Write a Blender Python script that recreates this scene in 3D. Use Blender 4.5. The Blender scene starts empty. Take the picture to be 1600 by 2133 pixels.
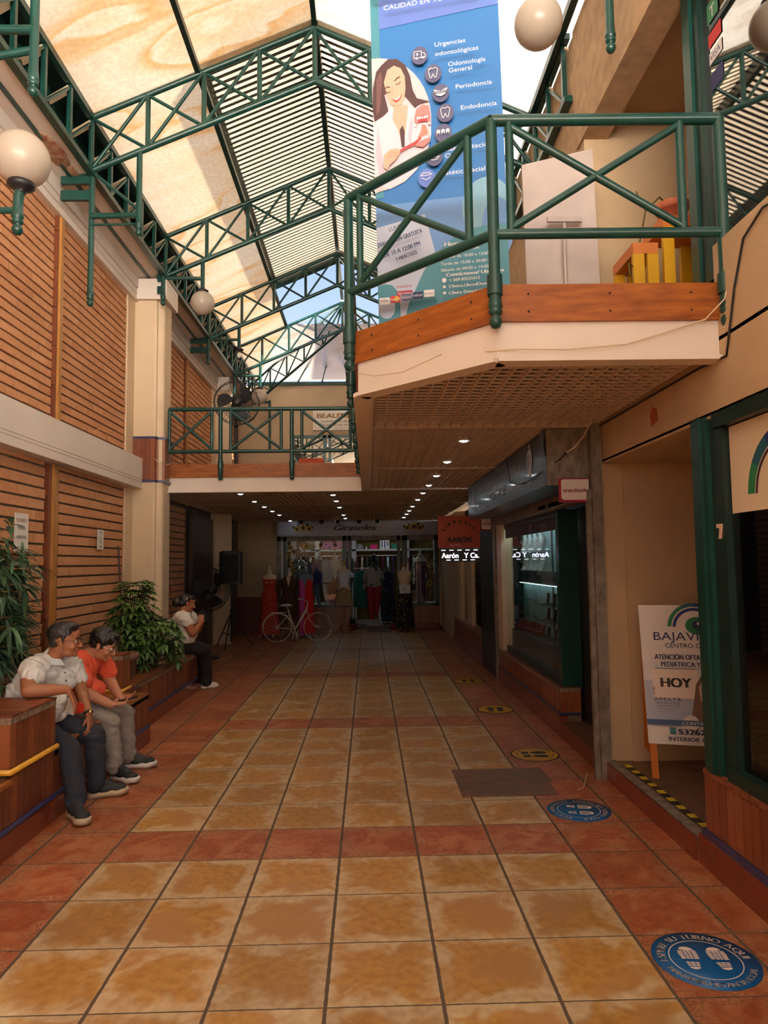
import bpy, bmesh, math, random
from mathutils import Vector, Matrix, Euler
R = random.Random(7)
S = bpy.context.scene
COL = S.collection

# ------------------------------------------------------------------ camera
FX = 1450.0
cf = Vector((0.0232739, 0.99709, 0.07259384)); cr = Vector((0.99967262, -0.02243909, -0.01229426)); cu = Vector((0.01062954, -0.07285621, 0.99728581))
cam = bpy.data.cameras.new('camera'); camo = bpy.data.objects.new('camera', cam); COL.objects.link(camo)
cam.sensor_fit = 'HORIZONTAL'; cam.sensor_width = 36; cam.lens = 36 * FX / 1600
cam.clip_start = 0.05; cam.clip_end = 200
camo.matrix_world = Matrix(((cr.x, cu.x, -cf.x, 0), (cr.y, cu.y, -cf.y, 0), (cr.z, cu.z, -cf.z, 1.605), (0, 0, 0, 1)))
S.camera = camo
# ------------------------------------------------------------------ light
S.view_settings.view_transform = 'Standard'; S.view_settings.look = 'None'
S.view_settings.exposure = 0.3; S.view_settings.gamma = 1.0
S.cycles.max_bounces = 7; S.cycles.diffuse_bounces = 5; S.cycles.glossy_bounces = 3
S.cycles.transmission_bounces = 5; S.cycles.transparent_max_bounces = 12
S.cycles.caustics_reflective = False; S.cycles.caustics_refractive = False
S.cycles.sample_clamp_indirect = 6.0
W = bpy.data.worlds.new('sky'); S.world = W; W.use_nodes = True
wn = W.node_tree.nodes; wl = W.node_tree.links; wn.clear()
wo = wn.new('ShaderNodeOutputWorld'); wb = wn.new('ShaderNodeBackground')
tc = wn.new('ShaderNodeTexCoord'); sx = wn.new('ShaderNodeSeparateXYZ'); rp = wn.new('ShaderNodeValToRGB')
wl.new(tc.outputs['Generated'], sx.inputs[0]); wl.new(sx.outputs['Z'], rp.inputs[0])
rp.color_ramp.elements[0].position = 0.0; rp.color_ramp.elements[0].color = (24.0, 21.4, 18.2, 1)
rp.color_ramp.elements[1].position = 0.5; rp.color_ramp.elements[1].color = (0.20, 0.36, 0.82, 1)
e = rp.color_ramp.elements.new(0.26); e.color = (0.55, 0.66, 0.92, 1)
e = rp.color_ramp.elements.new(0.06); e.color = (10.0, 9.2, 8.0, 1)
e = rp.color_ramp.elements.new(0.13); e.color = (1.2, 1.15, 1.1, 1)
wl.new(rp.outputs[0], wb.inputs[0]); wb.inputs[1].default_value = 1.15
wl.new(wb.outputs[0], wo.inputs[0])
sun = bpy.data.lights.new('sun', 'SUN'); suno = bpy.data.objects.new('sun', sun); COL.objects.link(suno)
sun.energy = 12.5; sun.angle = 0.01; sun.color = (1.0, 0.93, 0.82)
suno.rotation_euler = Vector((-.43, .43, -.52)).to_track_quat('-Z', 'Y').to_euler()

# ------------------------------------------------------------------ materials
MATS = {}
def mat(name, c, rough=.5, metal=0, var=.08, vs=6, bump=0, bs=60, spec=.5, emit=0, c2=None, stretch=None, coat=0, alpha=1, bdist=.01):
    if name in MATS: return MATS[name]
    m = bpy.data.materials.new(name); m.use_nodes = True
    n, l = m.node_tree.nodes, m.node_tree.links
    b = n['Principled BSDF']; b.inputs['Roughness'].default_value = rough; b.inputs['Metallic'].default_value = metal
    b.inputs['Specular IOR Level'].default_value = spec
    if coat: b.inputs['Coat Weight'].default_value = coat; b.inputs['Coat Roughness'].default_value = .08
    if alpha < 1: b.inputs['Alpha'].default_value = alpha
    t = n.new('ShaderNodeTexCoord'); mp = n.new('ShaderNodeMapping'); l.new(t.outputs['Object'], mp.inputs[0])
    if stretch: mp.inputs['Scale'].default_value = stretch
    nz = n.new('ShaderNodeTexNoise'); nz.inputs['Scale'].default_value = vs; nz.inputs['Detail'].default_value = 5
    l.new(mp.outputs[0], nz.inputs[0])
    mx = n.new('ShaderNodeMix'); mx.data_type = 'RGBA'
    mr = n.new('ShaderNodeMapRange'); mr.inputs[1].default_value = .3; mr.inputs[2].default_value = .7
    l.new(nz.outputs[0], mr.inputs[0]); l.new(mr.outputs[0], mx.inputs['Factor'])
    if c2 is None: c2 = tuple(x * (1 - 2.2 * var) for x in c); c1 = tuple(min(1, x * (1 + var)) for x in c)
    else: c1 = c
    mx.inputs['A'].default_value = (*c1, 1); mx.inputs['B'].default_value = (*c2, 1)
    l.new(mx.outputs['Result'], b.inputs['Base Color'])
    if emit: l.new(mx.outputs['Result'], b.inputs['Emission Color']); b.inputs['Emission Strength'].default_value = emit
    if bump:
        n2 = n.new('ShaderNodeTexNoise'); n2.inputs['Scale'].default_value = bs; n2.inputs['Detail'].default_value = 4
        l.new(mp.outputs[0], n2.inputs[0])
        bp = n.new('ShaderNodeBump'); bp.inputs['Strength'].default_value = bump; bp.inputs['Distance'].default_value = bdist
        l.new(n2.outputs[0], bp.inputs['Height']); l.new(bp.outputs[0], b.inputs['Normal'])
    MATS[name] = m; return m
def s2l(r, g, b):
    f = lambda v: (v / 255 / 12.92) if v <= 10 else ((v / 255 + .055) / 1.055) ** 2.4
    return (f(r), f(g), f(b))
def flat(name, rgb, rough=.6, **k): return mat(name, s2l(*rgb), rough=rough, var=k.pop('var', .02), **k)

def tinted(name, c1, c2, c3, rough, bump=.2, bs=60, coat=0, vs=25):
    """albedo picked per piece from the 'tint' attribute"""
    m = bpy.data.materials.new(name); m.use_nodes = True; n, l = m.node_tree.nodes, m.node_tree.links
    b = n['Principled BSDF']; b.inputs['Roughness'].default_value = rough
    if coat: b.inputs['Coat Weight'].default_value = coat; b.inputs['Coat Roughness'].default_value = .15
    a = n.new('ShaderNodeAttribute'); a.attribute_name = 'tint'
    r = n.new('ShaderNodeValToRGB'); r.color_ramp.elements[0].color = (*c1, 1); r.color_ramp.elements[1].color = (*c3, 1)
    e = r.color_ramp.elements.new(.5); e.color = (*c2, 1)
    t = n.new('ShaderNodeTexCoord'); nz = n.new('ShaderNodeTexNoise'); nz.inputs['Scale'].default_value = vs; nz.inputs['Detail'].default_value = 6
    l.new(t.outputs['Object'], nz.inputs[0])
    ad = n.new('ShaderNodeMath'); ad.operation = 'MULTIPLY_ADD'; ad.inputs[1].default_value = .9; ad.inputs[2].default_value = -.45
    l.new(nz.outputs[0], ad.inputs[0])
    a2 = n.new('ShaderNodeMath'); a2.operation = 'ADD'; l.new(ad.outputs[0], a2.inputs[0]); l.new(a.outputs['Fac'], a2.inputs[1])
    l.new(a2.outputs[0], r.inputs[0]); l.new(r.outputs[0], b.inputs['Base Color'])
    if bump:
        n2 = n.new('ShaderNodeTexNoise'); n2.inputs['Scale'].default_value = bs; l.new(t.outputs['Object'], n2.inputs[0])
        bp = n.new('ShaderNodeBump'); bp.inputs['Strength'].default_value = bump; bp.inputs['Distance'].default_value = .01
        l.new(n2.outputs[0], bp.inputs['Height']); l.new(bp.outputs[0], b.inputs['Normal'])
    MATS[name] = m; return m

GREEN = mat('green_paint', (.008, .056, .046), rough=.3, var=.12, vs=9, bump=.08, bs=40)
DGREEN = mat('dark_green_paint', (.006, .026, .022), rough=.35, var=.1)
CREAM = mat('cream_plaster', (.52, .37, .225), rough=.85, var=.04, vs=3, bump=.25, bs=130)
TAN = mat('tan_textured_plaster', (.52, .34, .19), rough=.9, var=.1, vs=9, bump=.8, bs=160)
WHITE = mat('off_white_paint', (.76, .68, .61), rough=.7, var=.03, vs=2)
PILLAR = mat('cream_pillar_paint', (.68, .52, .35), rough=.6, var=.03, vs=3)
BRICK = tinted('brick', (.46, .195, .085), (.59, .275, .13), (.67, .35, .185), .85, bump=.4, bs=90)
MORTAR = mat('mortar', (.16, .115, .08), rough=.95, var=.2, vs=30)
BTILE = tinted('brown_glazed_tile', (.12, .030, .014), (.20, .052, .022), (.30, .095, .038), .35, bump=.12, bs=30, coat=.25, vs=14)
GROUT = mat('grout', (.27, .19, .13), rough=.9, var=.25, vs=40)
SKIRT = mat('red_glazed_skirting', (.20, .037, .015), rough=.25, var=.06, vs=4, coat=.5)
BLUET = mat('blue_trim_tile', (.035, .042, .14), rough=.3, var=.1, vs=12, coat=.4)
YELT = mat('yellow_trim_tile', (.78, .42, .04), rough=.25, var=.08, vs=20, coat=.4)
WOOD = mat('varnished_board', (.42, .13, .022), rough=.42, c2=(.20, .052, .010), vs=3, stretch=(1.5, 1.5, 9), bump=.05, spec=.3)
STRIPW = mat('honey_wood_strip', (.50, .24, .06), rough=.4, c2=(.36, .15, .035), vs=4, stretch=(9, 9, 1))
SEATW = mat('seat_plank_wood', (.42, .16, .04), rough=.3, c2=(.24, .075, .02), vs=5, stretch=(1, 9, 9), coat=.2)
LATT = mat('ceiling_grid_paint', (.60, .49, .39), rough=.8, var=.04)
VOIDM = mat('ceiling_void', (.13, .10, .075), rough=.95, var=.1)
BLACK = mat('black_plastic', (.012, .012, .013), rough=.45, var=.1)
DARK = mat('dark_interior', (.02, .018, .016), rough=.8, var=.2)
STEEL = mat('worn_raw_steel', (.30, .27, .23), rough=.55, metal=.35, c2=(.13, .095, .07), vs=9, stretch=(2, 2, 1), bump=.15, bs=40)
CHROME = mat('polished_metal', (.6, .6, .6), rough=.2, metal=1, var=.02)
SOIL = mat('potting_soil', (.04, .025, .015), rough=1, var=.3, vs=60, bump=.8, bs=90)
TERRA = mat('terracotta', (.42, .11, .05), rough=.7, var=.12, vs=12, bump=.1)
WPAPER = flat('white_paper', (225, 222, 214), rough=.7)
WIREW = flat('cream_cable', (215, 195, 165))
WIREB = mat('black_cable', (.012, .012, .012), rough=.5)

def glass(name, tint=(.9, .95, .93), refl=.10, rough=.02):
    m = bpy.data.materials.new(name); m.use_nodes = True; n, l = m.node_tree.nodes, m.node_tree.links; n.clear()
    o = n.new('ShaderNodeOutputMaterial'); t = n.new('ShaderNodeBsdfTransparent'); t.inputs[0].default_value = (*tint, 1)
    g = n.new('ShaderNodeBsdfGlossy'); g.inputs['Roughness'].default_value = rough; g.inputs[0].default_value = (1, 1, 1, 1)
    fr = n.new('ShaderNodeFresnel'); fr.inputs[0].default_value = 1.5
    ad = n.new('ShaderNodeMath'); ad.operation = 'ADD'; ad.inputs[1].default_value = refl; ad.use_clamp = True; l.new(fr.outputs[0], ad.inputs[0])
    ge = n.new('ShaderNodeNewGeometry'); iv = n.new('ShaderNodeMath'); iv.operation = 'SUBTRACT'; iv.inputs[0].default_value = 1; l.new(ge.outputs['Backfacing'], iv.inputs[1]); mu = n.new('ShaderNodeMath'); mu.operation = 'MULTIPLY'; l.new(ad.outputs[0], mu.inputs[0]); l.new(iv.outputs[0], mu.inputs[1])
    x = n.new('ShaderNodeMixShader'); l.new(mu.outputs[0], x.inputs[0]); l.new(t.outputs[0], x.inputs[1]); l.new(g.outputs[0], x.inputs[2])
    l.new(x.outputs[0], o.inputs[0]); MATS[name] = m; return m
GLASS = glass('shop_glass', refl=.02)
GLASSD = glass('dark_shop_glass', tint=(.25, .27, .27), refl=.03)
GLASSU = glass('upper_reflective_glass', tint=(.35, .38, .36), refl=.35)

def translucent(name, c, stains=True, c_st=(.62, .36, .12)):
    m = bpy.data.materials.new(name); m.use_nodes = True; n, l = m.node_tree.nodes, m.node_tree.links; n.clear()
    o = n.new('ShaderNodeOutputMaterial'); t = n.new('ShaderNodeBsdfTranslucent'); d = n.new('ShaderNodeBsdfDiffuse')
    x = n.new('ShaderNodeMixShader'); x.inputs[0].default_value = .15
    l.new(t.outputs[0], x.inputs[1]); l.new(d.outputs[0], x.inputs[2]); l.new(x.outputs[0], o.inputs[0])
    tx = n.new('ShaderNodeTexCoord'); mp = n.new('ShaderNodeMapping'); mp.inputs['Scale'].default_value = (.35, 1.1, .35)
    l.new(tx.outputs['Object'], mp.inputs[0])
    nz = n.new('ShaderNodeTexNoise'); nz.inputs['Scale'].default_value = 1.1; nz.inputs['Detail'].default_value = 3; nz.inputs['Distortion'].default_value = .9
    l.new(mp.outputs[0], nz.inputs[0])
    cr_ = n.new('ShaderNodeValToRGB'); E = cr_.color_ramp.elements
    E[0].position = .38; E[0].color = (*c, 1); E[1].position = .75; E[1].color = (*c, 1)
    if stains:
        e = E.new(.50); e.color = tuple(.85 * a + .15 * b for a, b in zip(c, c_st)) + (1,)
        e = E.new(.56); e.color = tuple(.45 * a + .55 * b for a, b in zip(c, c_st)) + (1,)
        e = E.new(.58); e.color = (*c, 1)
        e = E.new(.66); e.color = tuple(.75 * a + .25 * b for a, b in zip(c, c_st)) + (1,)
    l.new(nz.outputs[0], cr_.inputs[0])
    # fine dirt
    n2 = n.new('ShaderNodeTexNoise'); n2.inputs['Scale'].default_value = 25; n2.inputs['Detail'].default_value = 6; l.new(tx.outputs['Object'], n2.inputs[0])
    r2 = n.new('ShaderNodeMapRange'); r2.inputs[1].default_value = .35; r2.inputs[2].default_value = .75; r2.inputs[3].default_value = 1; r2.inputs[4].default_value = .8; l.new(n2.outputs[0], r2.inputs[0])
    mu = n.new('ShaderNodeMix'); mu.data_type = 'RGBA'; mu.blend_type = 'MULTIPLY'; mu.inputs['Factor'].default_value = 1
    l.new(cr_.outputs[0], mu.inputs['A']); l.new(r2.outputs[0], mu.inputs['B'])
    l.new(mu.outputs['Result'], t.inputs[0]); l.new(mu.outputs['Result'], d.inputs[0]); MATS[name] = m; return m
POLY = translucent('stained_polycarbonate', (.68, .60, .49))
POLYR = translucent('dusty_polycarbonate', (.74, .70, .64), c_st=(.55, .47, .38))

# ------------------------------------------------------------------ mesh builder
class MB:
    def __init__(s): s.v = []; s.f = []; s.m = []; s.sm = []; s.t = []; s.mats = []
    def mi(s, m):
        if m not in s.mats: s.mats.append(m)
        return s.mats.index(m)
    def add(s, vs, fs, m, smooth=False, tint=None):
        o = len(s.v); s.v += [tuple(v) for v in vs]; k = s.mi(m)
        if tint is None: tint = .5
        for f in fs: s.f.append([i + o for i in f]); s.m.append(k); s.sm.append(smooth); s.t.append(tint)
        return s
    def box(s, x0, x1, y0, y1, z0, z1, m, tint=None):
        v = [(x, y, z) for z in (z0, z1) for y in (y0, y1) for x in (x0, x1)]
        return s.add(v, [(0, 2, 3, 1), (4, 5, 7, 6), (0, 1, 5, 4), (2, 6, 7, 3), (0, 4, 6, 2), (1, 3, 7, 5)], m, tint=tint)
    def obox(s, c, ax, ay, az, m, tint=None):
        c = Vector(c); ax, ay, az = Vector(ax), Vector(ay), Vector(az)
        v = [c + i * ax + j * ay + k * az for k in (-1, 1) for j in (-1, 1) for i in (-1, 1)]
        return s.add(v, [(0, 2, 3, 1), (4, 5, 7, 6), (0, 1, 5, 4), (2, 6, 7, 3), (0, 4, 6, 2), (1, 3, 7, 5)], m, tint=tint)
    def bar(s, p, q, w, h, m, up=(0, 0, 1)):
        p, q = Vector(p), Vector(q); d = q - p; n = d.normalized(); a = n.cross(Vector(up))
        if a.length < 1e-4: a = n.cross(Vector((1, 0, 0)))
        a.normalize(); b = a.cross(n)
        return s.obox((p + q) / 2, d / 2, a * w / 2, b * h / 2, m)
    def ptube(s, pts, rad, m, seg=10, caps=True, smooth=True):
        pts = [Vector(p) for p in pts]; n = len(pts)
        if not hasattr(rad, '__len__'): rad = [rad] * n
        vs = []; prev = None
        for i, p in enumerate(pts):
            d = (pts[min(i + 1, n - 1)] - pts[max(i - 1, 0)])
            d = d.normalized() if d.length > 1e-9 else Vector((0, 0, 1))
            if prev is None:
                a = d.cross(Vector((0, 0, 1)))
                if a.length < 1e-3: a = d.cross(Vector((1, 0, 0)))
            else: a = prev - d * prev.dot(d)
            a.normalize(); prev = a; b = d.cross(a)
            r = rad[i]; r = r if hasattr(r, '__len__') else (r, r)
            for k in range(seg):
                t = 2 * math.pi * k / seg; vs.append(p + a * (math.cos(t) * r[0]) + b * (math.sin(t) * r[1]))
        fs = [(i * seg + k, i * seg + (k + 1) % seg, (i + 1) * seg + (k + 1) % seg, (i + 1) * seg + k) for i in range(n - 1) for k in range(seg)]
        s.add(vs, fs, m, smooth)
        if caps:
            s.add(vs[:seg], [tuple(range(seg))[::-1]], m); s.add(vs[-seg:], [tuple(range(seg))], m)
        return s
    def tube(s, p, q, r, m, seg=10, r2=None): return s.ptube([p, q], [r, r if r2 is None else r2], m, seg)
    def lathe(s, prof, o, m, seg=16, axis=(0, 0, 1), sx=1, sy=1):
        o = Vector(o); az = Vector(axis).normalized(); ax = az.cross(Vector((0, 1, 0)))
        if ax.length < 1e-3: ax = az.cross(Vector((1, 0, 0)))
        ax.normalize(); ay = az.cross(ax); vs = []
        for r, z in prof:
            for k in range(seg):
                t = 2 * math.pi * k / seg; vs.append(o + ax * (math.cos(t) * r * sx) + ay * (math.sin(t) * r * sy) + az * z)
        fs = [(i * seg + k, i * seg + (k + 1) % seg, (i + 1) * seg + (k + 1) % seg, (i + 1) * seg + k) for i in range(len(prof) - 1) for k in range(seg)]
        s.add(vs, fs, m, True)
        s.add(vs[:seg], [tuple(range(seg))[::-1]], m); s.add(vs[-seg:], [tuple(range(seg))], m); return s
    def ball(s, c, r, m, seg=16, rings=10, rot=None):
        c = Vector(c); r = r if hasattr(r, '__len__') else (r, r, r); vs = []
        for i in range(rings + 1):
            ph = math.pi * i / rings
            for k in range(seg):
                t = 2 * math.pi * k / seg
                v = Vector((math.sin(ph) * math.cos(t) * r[0], math.sin(ph) * math.sin(t) * r[1], math.cos(ph) * r[2]))
                if rot is not None: v = rot @ v
                vs.append(c + v)
        fs = [(i * seg + k, (i + 1) * seg + k, (i + 1) * seg + (k + 1) % seg, i * seg + (k + 1) % seg) for i in range(rings) for k in range(seg)]
        return s.add(vs, fs, m, True)
    def prism(s, pts, d, m, tint=None):
        """pts: planar loop of 3-D points, extruded by vector d"""
        n = len(pts); pts = [Vector(p) for p in pts]; d = Vector(d); v = pts + [p + d for p in pts]
        s.add(v, [tuple(range(n))[::-1], tuple(range(n, 2 * n))] + [(i, (i + 1) % n, n + (i + 1) % n, n + i) for i in range(n)], m, tint=tint); return s
    def poly(s, pts, m): return s.add(pts, [tuple(range(len(pts)))], m)
    def build(s, name, parent=None, label=None, cat=None, group=None, kind=None, loc=None):
        me = bpy.data.meshes.new(name); me.from_pydata(s.v, [], s.f)
        for m in s.mats: me.materials.append(m)
        me.polygons.foreach_set('material_index', s.m); me.polygons.foreach_set('use_smooth', s.sm)
        if any(t != .5 for t in s.t):
            a = me.attributes.new('tint', 'FLOAT', 'FACE'); a.data.foreach_set('value', s.t)
        me.update()
        o = bpy.data.objects.new(name, me); COL.objects.link(o)
        if loc is not None:
            me.transform(Matrix.Translation(-Vector(loc))); o.location = loc
        if parent is not None:
            o.parent = parent; wp = wloc(parent)
            if not parent.get('_local'): o.matrix_parent_inverse = Matrix.Translation(-wp)
        tag(o, label, cat, group, kind); return o
def wloc(o):
    v = Vector((0, 0, 0)); p = o
    while p is not None:
        v = v + p.location + p.matrix_parent_inverse.translation; p = p.parent
    return v
def tag(o, label=None, cat=None, group=None, kind=None):
    for k, v in (('label', label), ('category', cat), ('group', group), ('kind', kind)):
        if v: o[k] = v
    return o
def thing(name, label, cat, loc=(0, 0, 0), group=None, rotz=0, local=False, kind=None):
    o = bpy.data.objects.new(name, None); COL.objects.link(o); o.empty_display_size = .05
    o.location = loc; o.rotation_euler = (0, 0, rotz); tag(o, label, cat, group, kind)
    if local: o['_local'] = 1
    return o
def dup(root, loc, rotz=0, label=None, group=None, scale=None):
    r = root.copy(); COL.objects.link(r); r.location = loc; r.rotation_euler = (0, 0, rotz)
    if scale: r.scale = (scale,) * 3
    if label: r['label'] = label
    if group: r['group'] = group
    for ch in list(root.children):
        c = ch.copy(); COL.objects.link(c); c.parent = r
        for g in list(ch.children):
            d = g.copy(); COL.objects.link(d); d.parent = c
    return r

# ------------------------------------------------------------------ flat lettering and print
_tc = {}
def text_geo(t, shear=0):
    if (t, shear) in _tc: return _tc[(t, shear)]
    cu_ = bpy.data.curves.new('t', 'FONT'); cu_.body = t; cu_.size = 1; cu_.resolution_u = 3; cu_.shear = shear
    o = bpy.data.objects.new('t', cu_); COL.objects.link(o)
    dg = bpy.context.evaluated_depsgraph_get(); dg.update()
    me = bpy.data.meshes.new_from_object(o.evaluated_get(dg))
    vs = [v.co.copy() for v in me.vertices]; fs = [tuple(p.vertices) for p in me.polygons]
    bpy.data.objects.remove(o); bpy.data.curves.remove(cu_); bpy.data.meshes.remove(me)
    if vs:
        x0 = min(v.x for v in vs); x1 = max(v.x for v in vs); y1 = max(v.y for v in vs)
    else: x0 = x1 = y1 = 0
    _tc[(t, shear)] = (vs, fs, x0, x1, max(.01, y1)); return _tc[(t, shear)]
class Sheet:
    """flat print: local metres (u right, v up) on a plane; each layer lies a hair above the last"""
    def __init__(s, mb, o, u, v, lift=.0006):
        s.mb = mb; s.o = Vector(o); s.u = Vector(u).normalized(); s.w = Vector(v).normalized(); s.n = s.u.cross(s.w); s.k = 1; s.lift = lift
    def P(s, a, b, k=None): return s.o + s.u * a + s.w * b + s.n * (s.lift * (s.k if k is None else k))
    def rect(s, a0, a1, b0, b1, m): s.mb.poly([s.P(a0, b0), s.P(a1, b0), s.P(a1, b1), s.P(a0, b1)], m); s.k += 1; return s
    def pg(s, pts, m): s.mb.poly([s.P(*p) for p in pts], m); s.k += 1; return s
    def ell(s, c, ra, rb, m, seg=28, a0=0, a1=360):
        pts = [(c[0] + ra * math.cos(math.radians(a0 + (a1 - a0) * i / seg)), c[1] + rb * math.sin(math.radians(a0 + (a1 - a0) * i / seg))) for i in range(seg + (0 if a1 - a0 >= 360 else 1))]
        return s.pg(pts, m)
    def ring(s, c, r0, r1, m, a0=0, a1=360, seg=32, asp=1):
        vs = []; 
        for i in range(seg + 1):
            t = math.radians(a0 + (a1 - a0) * i / seg)
            for r in (r0, r1): vs.append(s.P(c[0] + r * math.cos(t), c[1] + asp * r * math.sin(t)))
        s.mb.add(vs, [(2 * i, 2 * i + 1, 2 * i + 3, 2 * i + 2) for i in range(seg)], m); s.k += 1; return s
    def line(s, pts, w, m):
        for p, q in zip(pts, pts[1:]):
            dx, dy = q[0] - p[0], q[1] - p[1]; L = math.hypot(dx, dy) or 1; nx, ny = -dy / L * w / 2, dx / L * w / 2
            s.mb.poly([s.P(p[0] + nx, p[1] + ny), s.P(p[0] - nx, p[1] - ny), s.P(q[0] - nx, q[1] - ny), s.P(q[0] + nx, q[1] + ny)], m)
        s.k += 1; return s
    def text(s, t, a, b, h, m, width=None, align='l', rot=0, shear=0, bold=0):
        """h: cap height; width: force total width"""
        vs, fs, x0, x1, y1 = text_geo(t, shear)
        if not vs: return s
        sc = h / .73; sxx = sc if width is None else width / (x1 - x0)
        w = (x1 - x0) * sxx; off = {'l': 0, 'c': -w / 2, 'r': -w}[align]
        c, sn = math.cos(math.radians(rot)), math.sin(math.radians(rot))
        for bx in ((0,) if not bold else (-bold, bold)):
            P = []
            for q in vs:
                x = (q.x - x0) * sxx + off + bx; y = q.y * sc
                P.append(s.P(a + x * c - y * sn, b + x * sn + y * c))
            s.mb.add(P, fs, m)
        s.k += 1; return s
    def arc(s, t, c, r, h, m, a0, a1, inward=False, bold=0):
        """letters spread along an arc from angle a0 to a1 (degrees)"""
        n = len(t)
        ws = []
        for ch in t:
            g = text_geo(ch) if ch != ' ' else None
            ws.append((g[3] - g[2] + .1) if g and g[0] else .35)
        tot = sum(ws); acc = 0
        for ch, w in zip(t, ws):
            f = (acc + w / 2) / tot; acc += w; ang = a0 + (a1 - a0) * f; rad = math.radians(ang)
            if ch == ' ': continue
            x, y = c[0] + r * math.cos(rad), c[1] + r * math.sin(rad)
            rot = ang - 90 if not inward else ang + 90
            s.text(ch, x, y, h, m, align='c', rot=rot, bold=bold); s.k -= 1
        s.k += 1; return s
# ================================================================== SETTING
X0F, Y0F, TL = -1.463066, 2.648129, 0.43
def floor_mat():
    m = bpy.data.materials.new('terracotta_floor_tiles'); m.use_nodes = True; n, l = m.node_tree.nodes, m.node_tree.links
    b = n['Principled BSDF']
    def math_(op, a, b_=None, c=None, clamp=False):
        k = n.new('ShaderNodeMath'); k.operation = op; k.use_clamp = clamp
        for i, q in enumerate((a, b_, c)):
            if q is None: continue
            if isinstance(q, (int, float)): k.inputs[i].default_value = q
            else: l.new(q, k.inputs[i])
        return k.outputs[0]
    def mix(f, a, b_):
        k = n.new('ShaderNodeMix'); k.data_type = 'RGBA'
        if isinstance(f, (int, float)): k.inputs['Factor'].default_value = f
        else: l.new(f, k.inputs['Factor'])
        for nm, q in (('A', a), ('B', b_)):
            if isinstance(q, tuple): k.inputs[nm].default_value = (*q, 1)
            else: l.new(q, k.inputs[nm])
        return k.outputs['Result']
    def sm(v, a, b_):
        k = n.new('ShaderNodeMapRange'); k.interpolation_type = 'SMOOTHSTEP'; l.new(v, k.inputs[0]); k.inputs[1].default_value = a; k.inputs[2].default_value = b_; return k.outputs[0]
    def noise(sc, det=5, off=None, dist=0, vec=None):
        k = n.new('ShaderNodeTexNoise'); k.inputs['Scale'].default_value = sc; k.inputs['Detail'].default_value = det; k.inputs['Distortion'].default_value = dist
        l.new(vec if vec is not None else t.outputs['Object'], k.inputs[0]); return k.outputs[0]
    t = n.new('ShaderNodeTexCoord'); s = n.new('ShaderNodeSeparateXYZ'); l.new(t.outputs['Object'], s.inputs[0])
    u = math_('DIVIDE', math_('SUBTRACT', s.outputs['X'], X0F), TL); v = math_('DIVIDE', math_('SUBTRACT', s.outputs['Y'], Y0F), TL)
    iu, iv = math_('FLOOR', u), math_('FLOOR', v); fu, fv = math_('FRACT', u), math_('FRACT', v)
    du = math_('MINIMUM', fu, math_('SUBTRACT', 1.0, fu)); dv = math_('MINIMUM', fv, math_('SUBTRACT', 1.0, fv))
    # white noise per tile
    cmb = n.new('ShaderNodeCombineXYZ'); l.new(iu, cmb.inputs[0]); l.new(iv, cmb.inputs[1])
    wh = n.new('ShaderNodeTexWhiteNoise'); wh.noise_dimensions = '2D'; l.new(cmb.outputs[0], wh.inputs[0])
    # per tile shifted coordinates so that cloud patterns change from tile to tile
    ad = n.new('ShaderNodeVectorMath'); ad.operation = 'MULTIPLY_ADD'; l.new(wh.outputs['Color'], ad.inputs[0]); ad.inputs[1].default_value = (40, 40, 40); l.new(t.outputs['Object'], ad.inputs[2])
    V = ad.outputs[0]
    incol = math_('MULTIPLY', math_('GREATER_THAN', iu, -.5), math_('LESS_THAN', iu, 5.5))
    m7 = math_('MODULO', math_('ADD', iv, 70.0), 7.0)
    notrow = math_('GREATER_THAN', math_('ABSOLUTE', math_('SUBTRACT', m7, 3.0)), .5)
    yel = math_('MULTIPLY', incol, notrow)
    cloud = noise(5.5, 6, dist=1.2, vec=V); fine = noise(26, 6, vec=V); spk = noise(70, 5, vec=V)
    edge = math_('MINIMUM', du, dv)
    worn = sm(math_('ADD', math_('MULTIPLY', math_('SUBTRACT', cloud, .5), .85), math_('SUBTRACT', .165, edge)), -.07, .20)
    ycol = mix(sm(fine, .35, .7), (.44, .235, .06), (.35, .165, .036)); ycol = mix(sm(noise(3, 4, vec=V), .45, .65), ycol, (.38, .195, .072))
    yell = mix(worn, ycol, mix(sm(fine, .3, .7), (.56, .42, .26), (.45, .32, .18)))
    rcol = mix(sm(fine, .35, .7), (.36, .10, .038), (.27, .066, .026)); rcol = mix(sm(cloud, .42, .62), rcol, (.43, .16, .07))
    redd = mix(math_('MULTIPLY', worn, .55), rcol, mix(sm(spk, .42, .56), (.12, .06, .035), (.48, .22, .11)))
    col = mix(yel, redd, yell)
    val = n.new('ShaderNodeHueSaturation'); l.new(math_('ADD', .88, math_('MULTIPLY', wh.outputs['Value'], .26)), val.inputs['Value']); l.new(col, val.inputs['Color'])
    gu = math_('LESS_THAN', du, math_('ADD', .011, math_('MULTIPLY', fine, .012))); gv = math_('LESS_THAN', dv, math_('ADD', .004, math_('MULTIPLY', fine, .009)))
    g = math_('MAXIMUM', gu, gv)
    fin = mix(g, val.outputs[0], (.105, .075, .052)); l.new(fin, b.inputs['Base Color'])
    rr = math_('ADD', .30, math_('MULTIPLY', fine, .22)); l.new(math_('MAXIMUM', rr, math_('MULTIPLY', g, .9)), b.inputs['Roughness'])
    b.inputs['Specular IOR Level'].default_value = .45
    bp = n.new('ShaderNodeBump'); bp.inputs['Strength'].default_value = .35; bp.inputs['Distance'].default_value = .006
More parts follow.
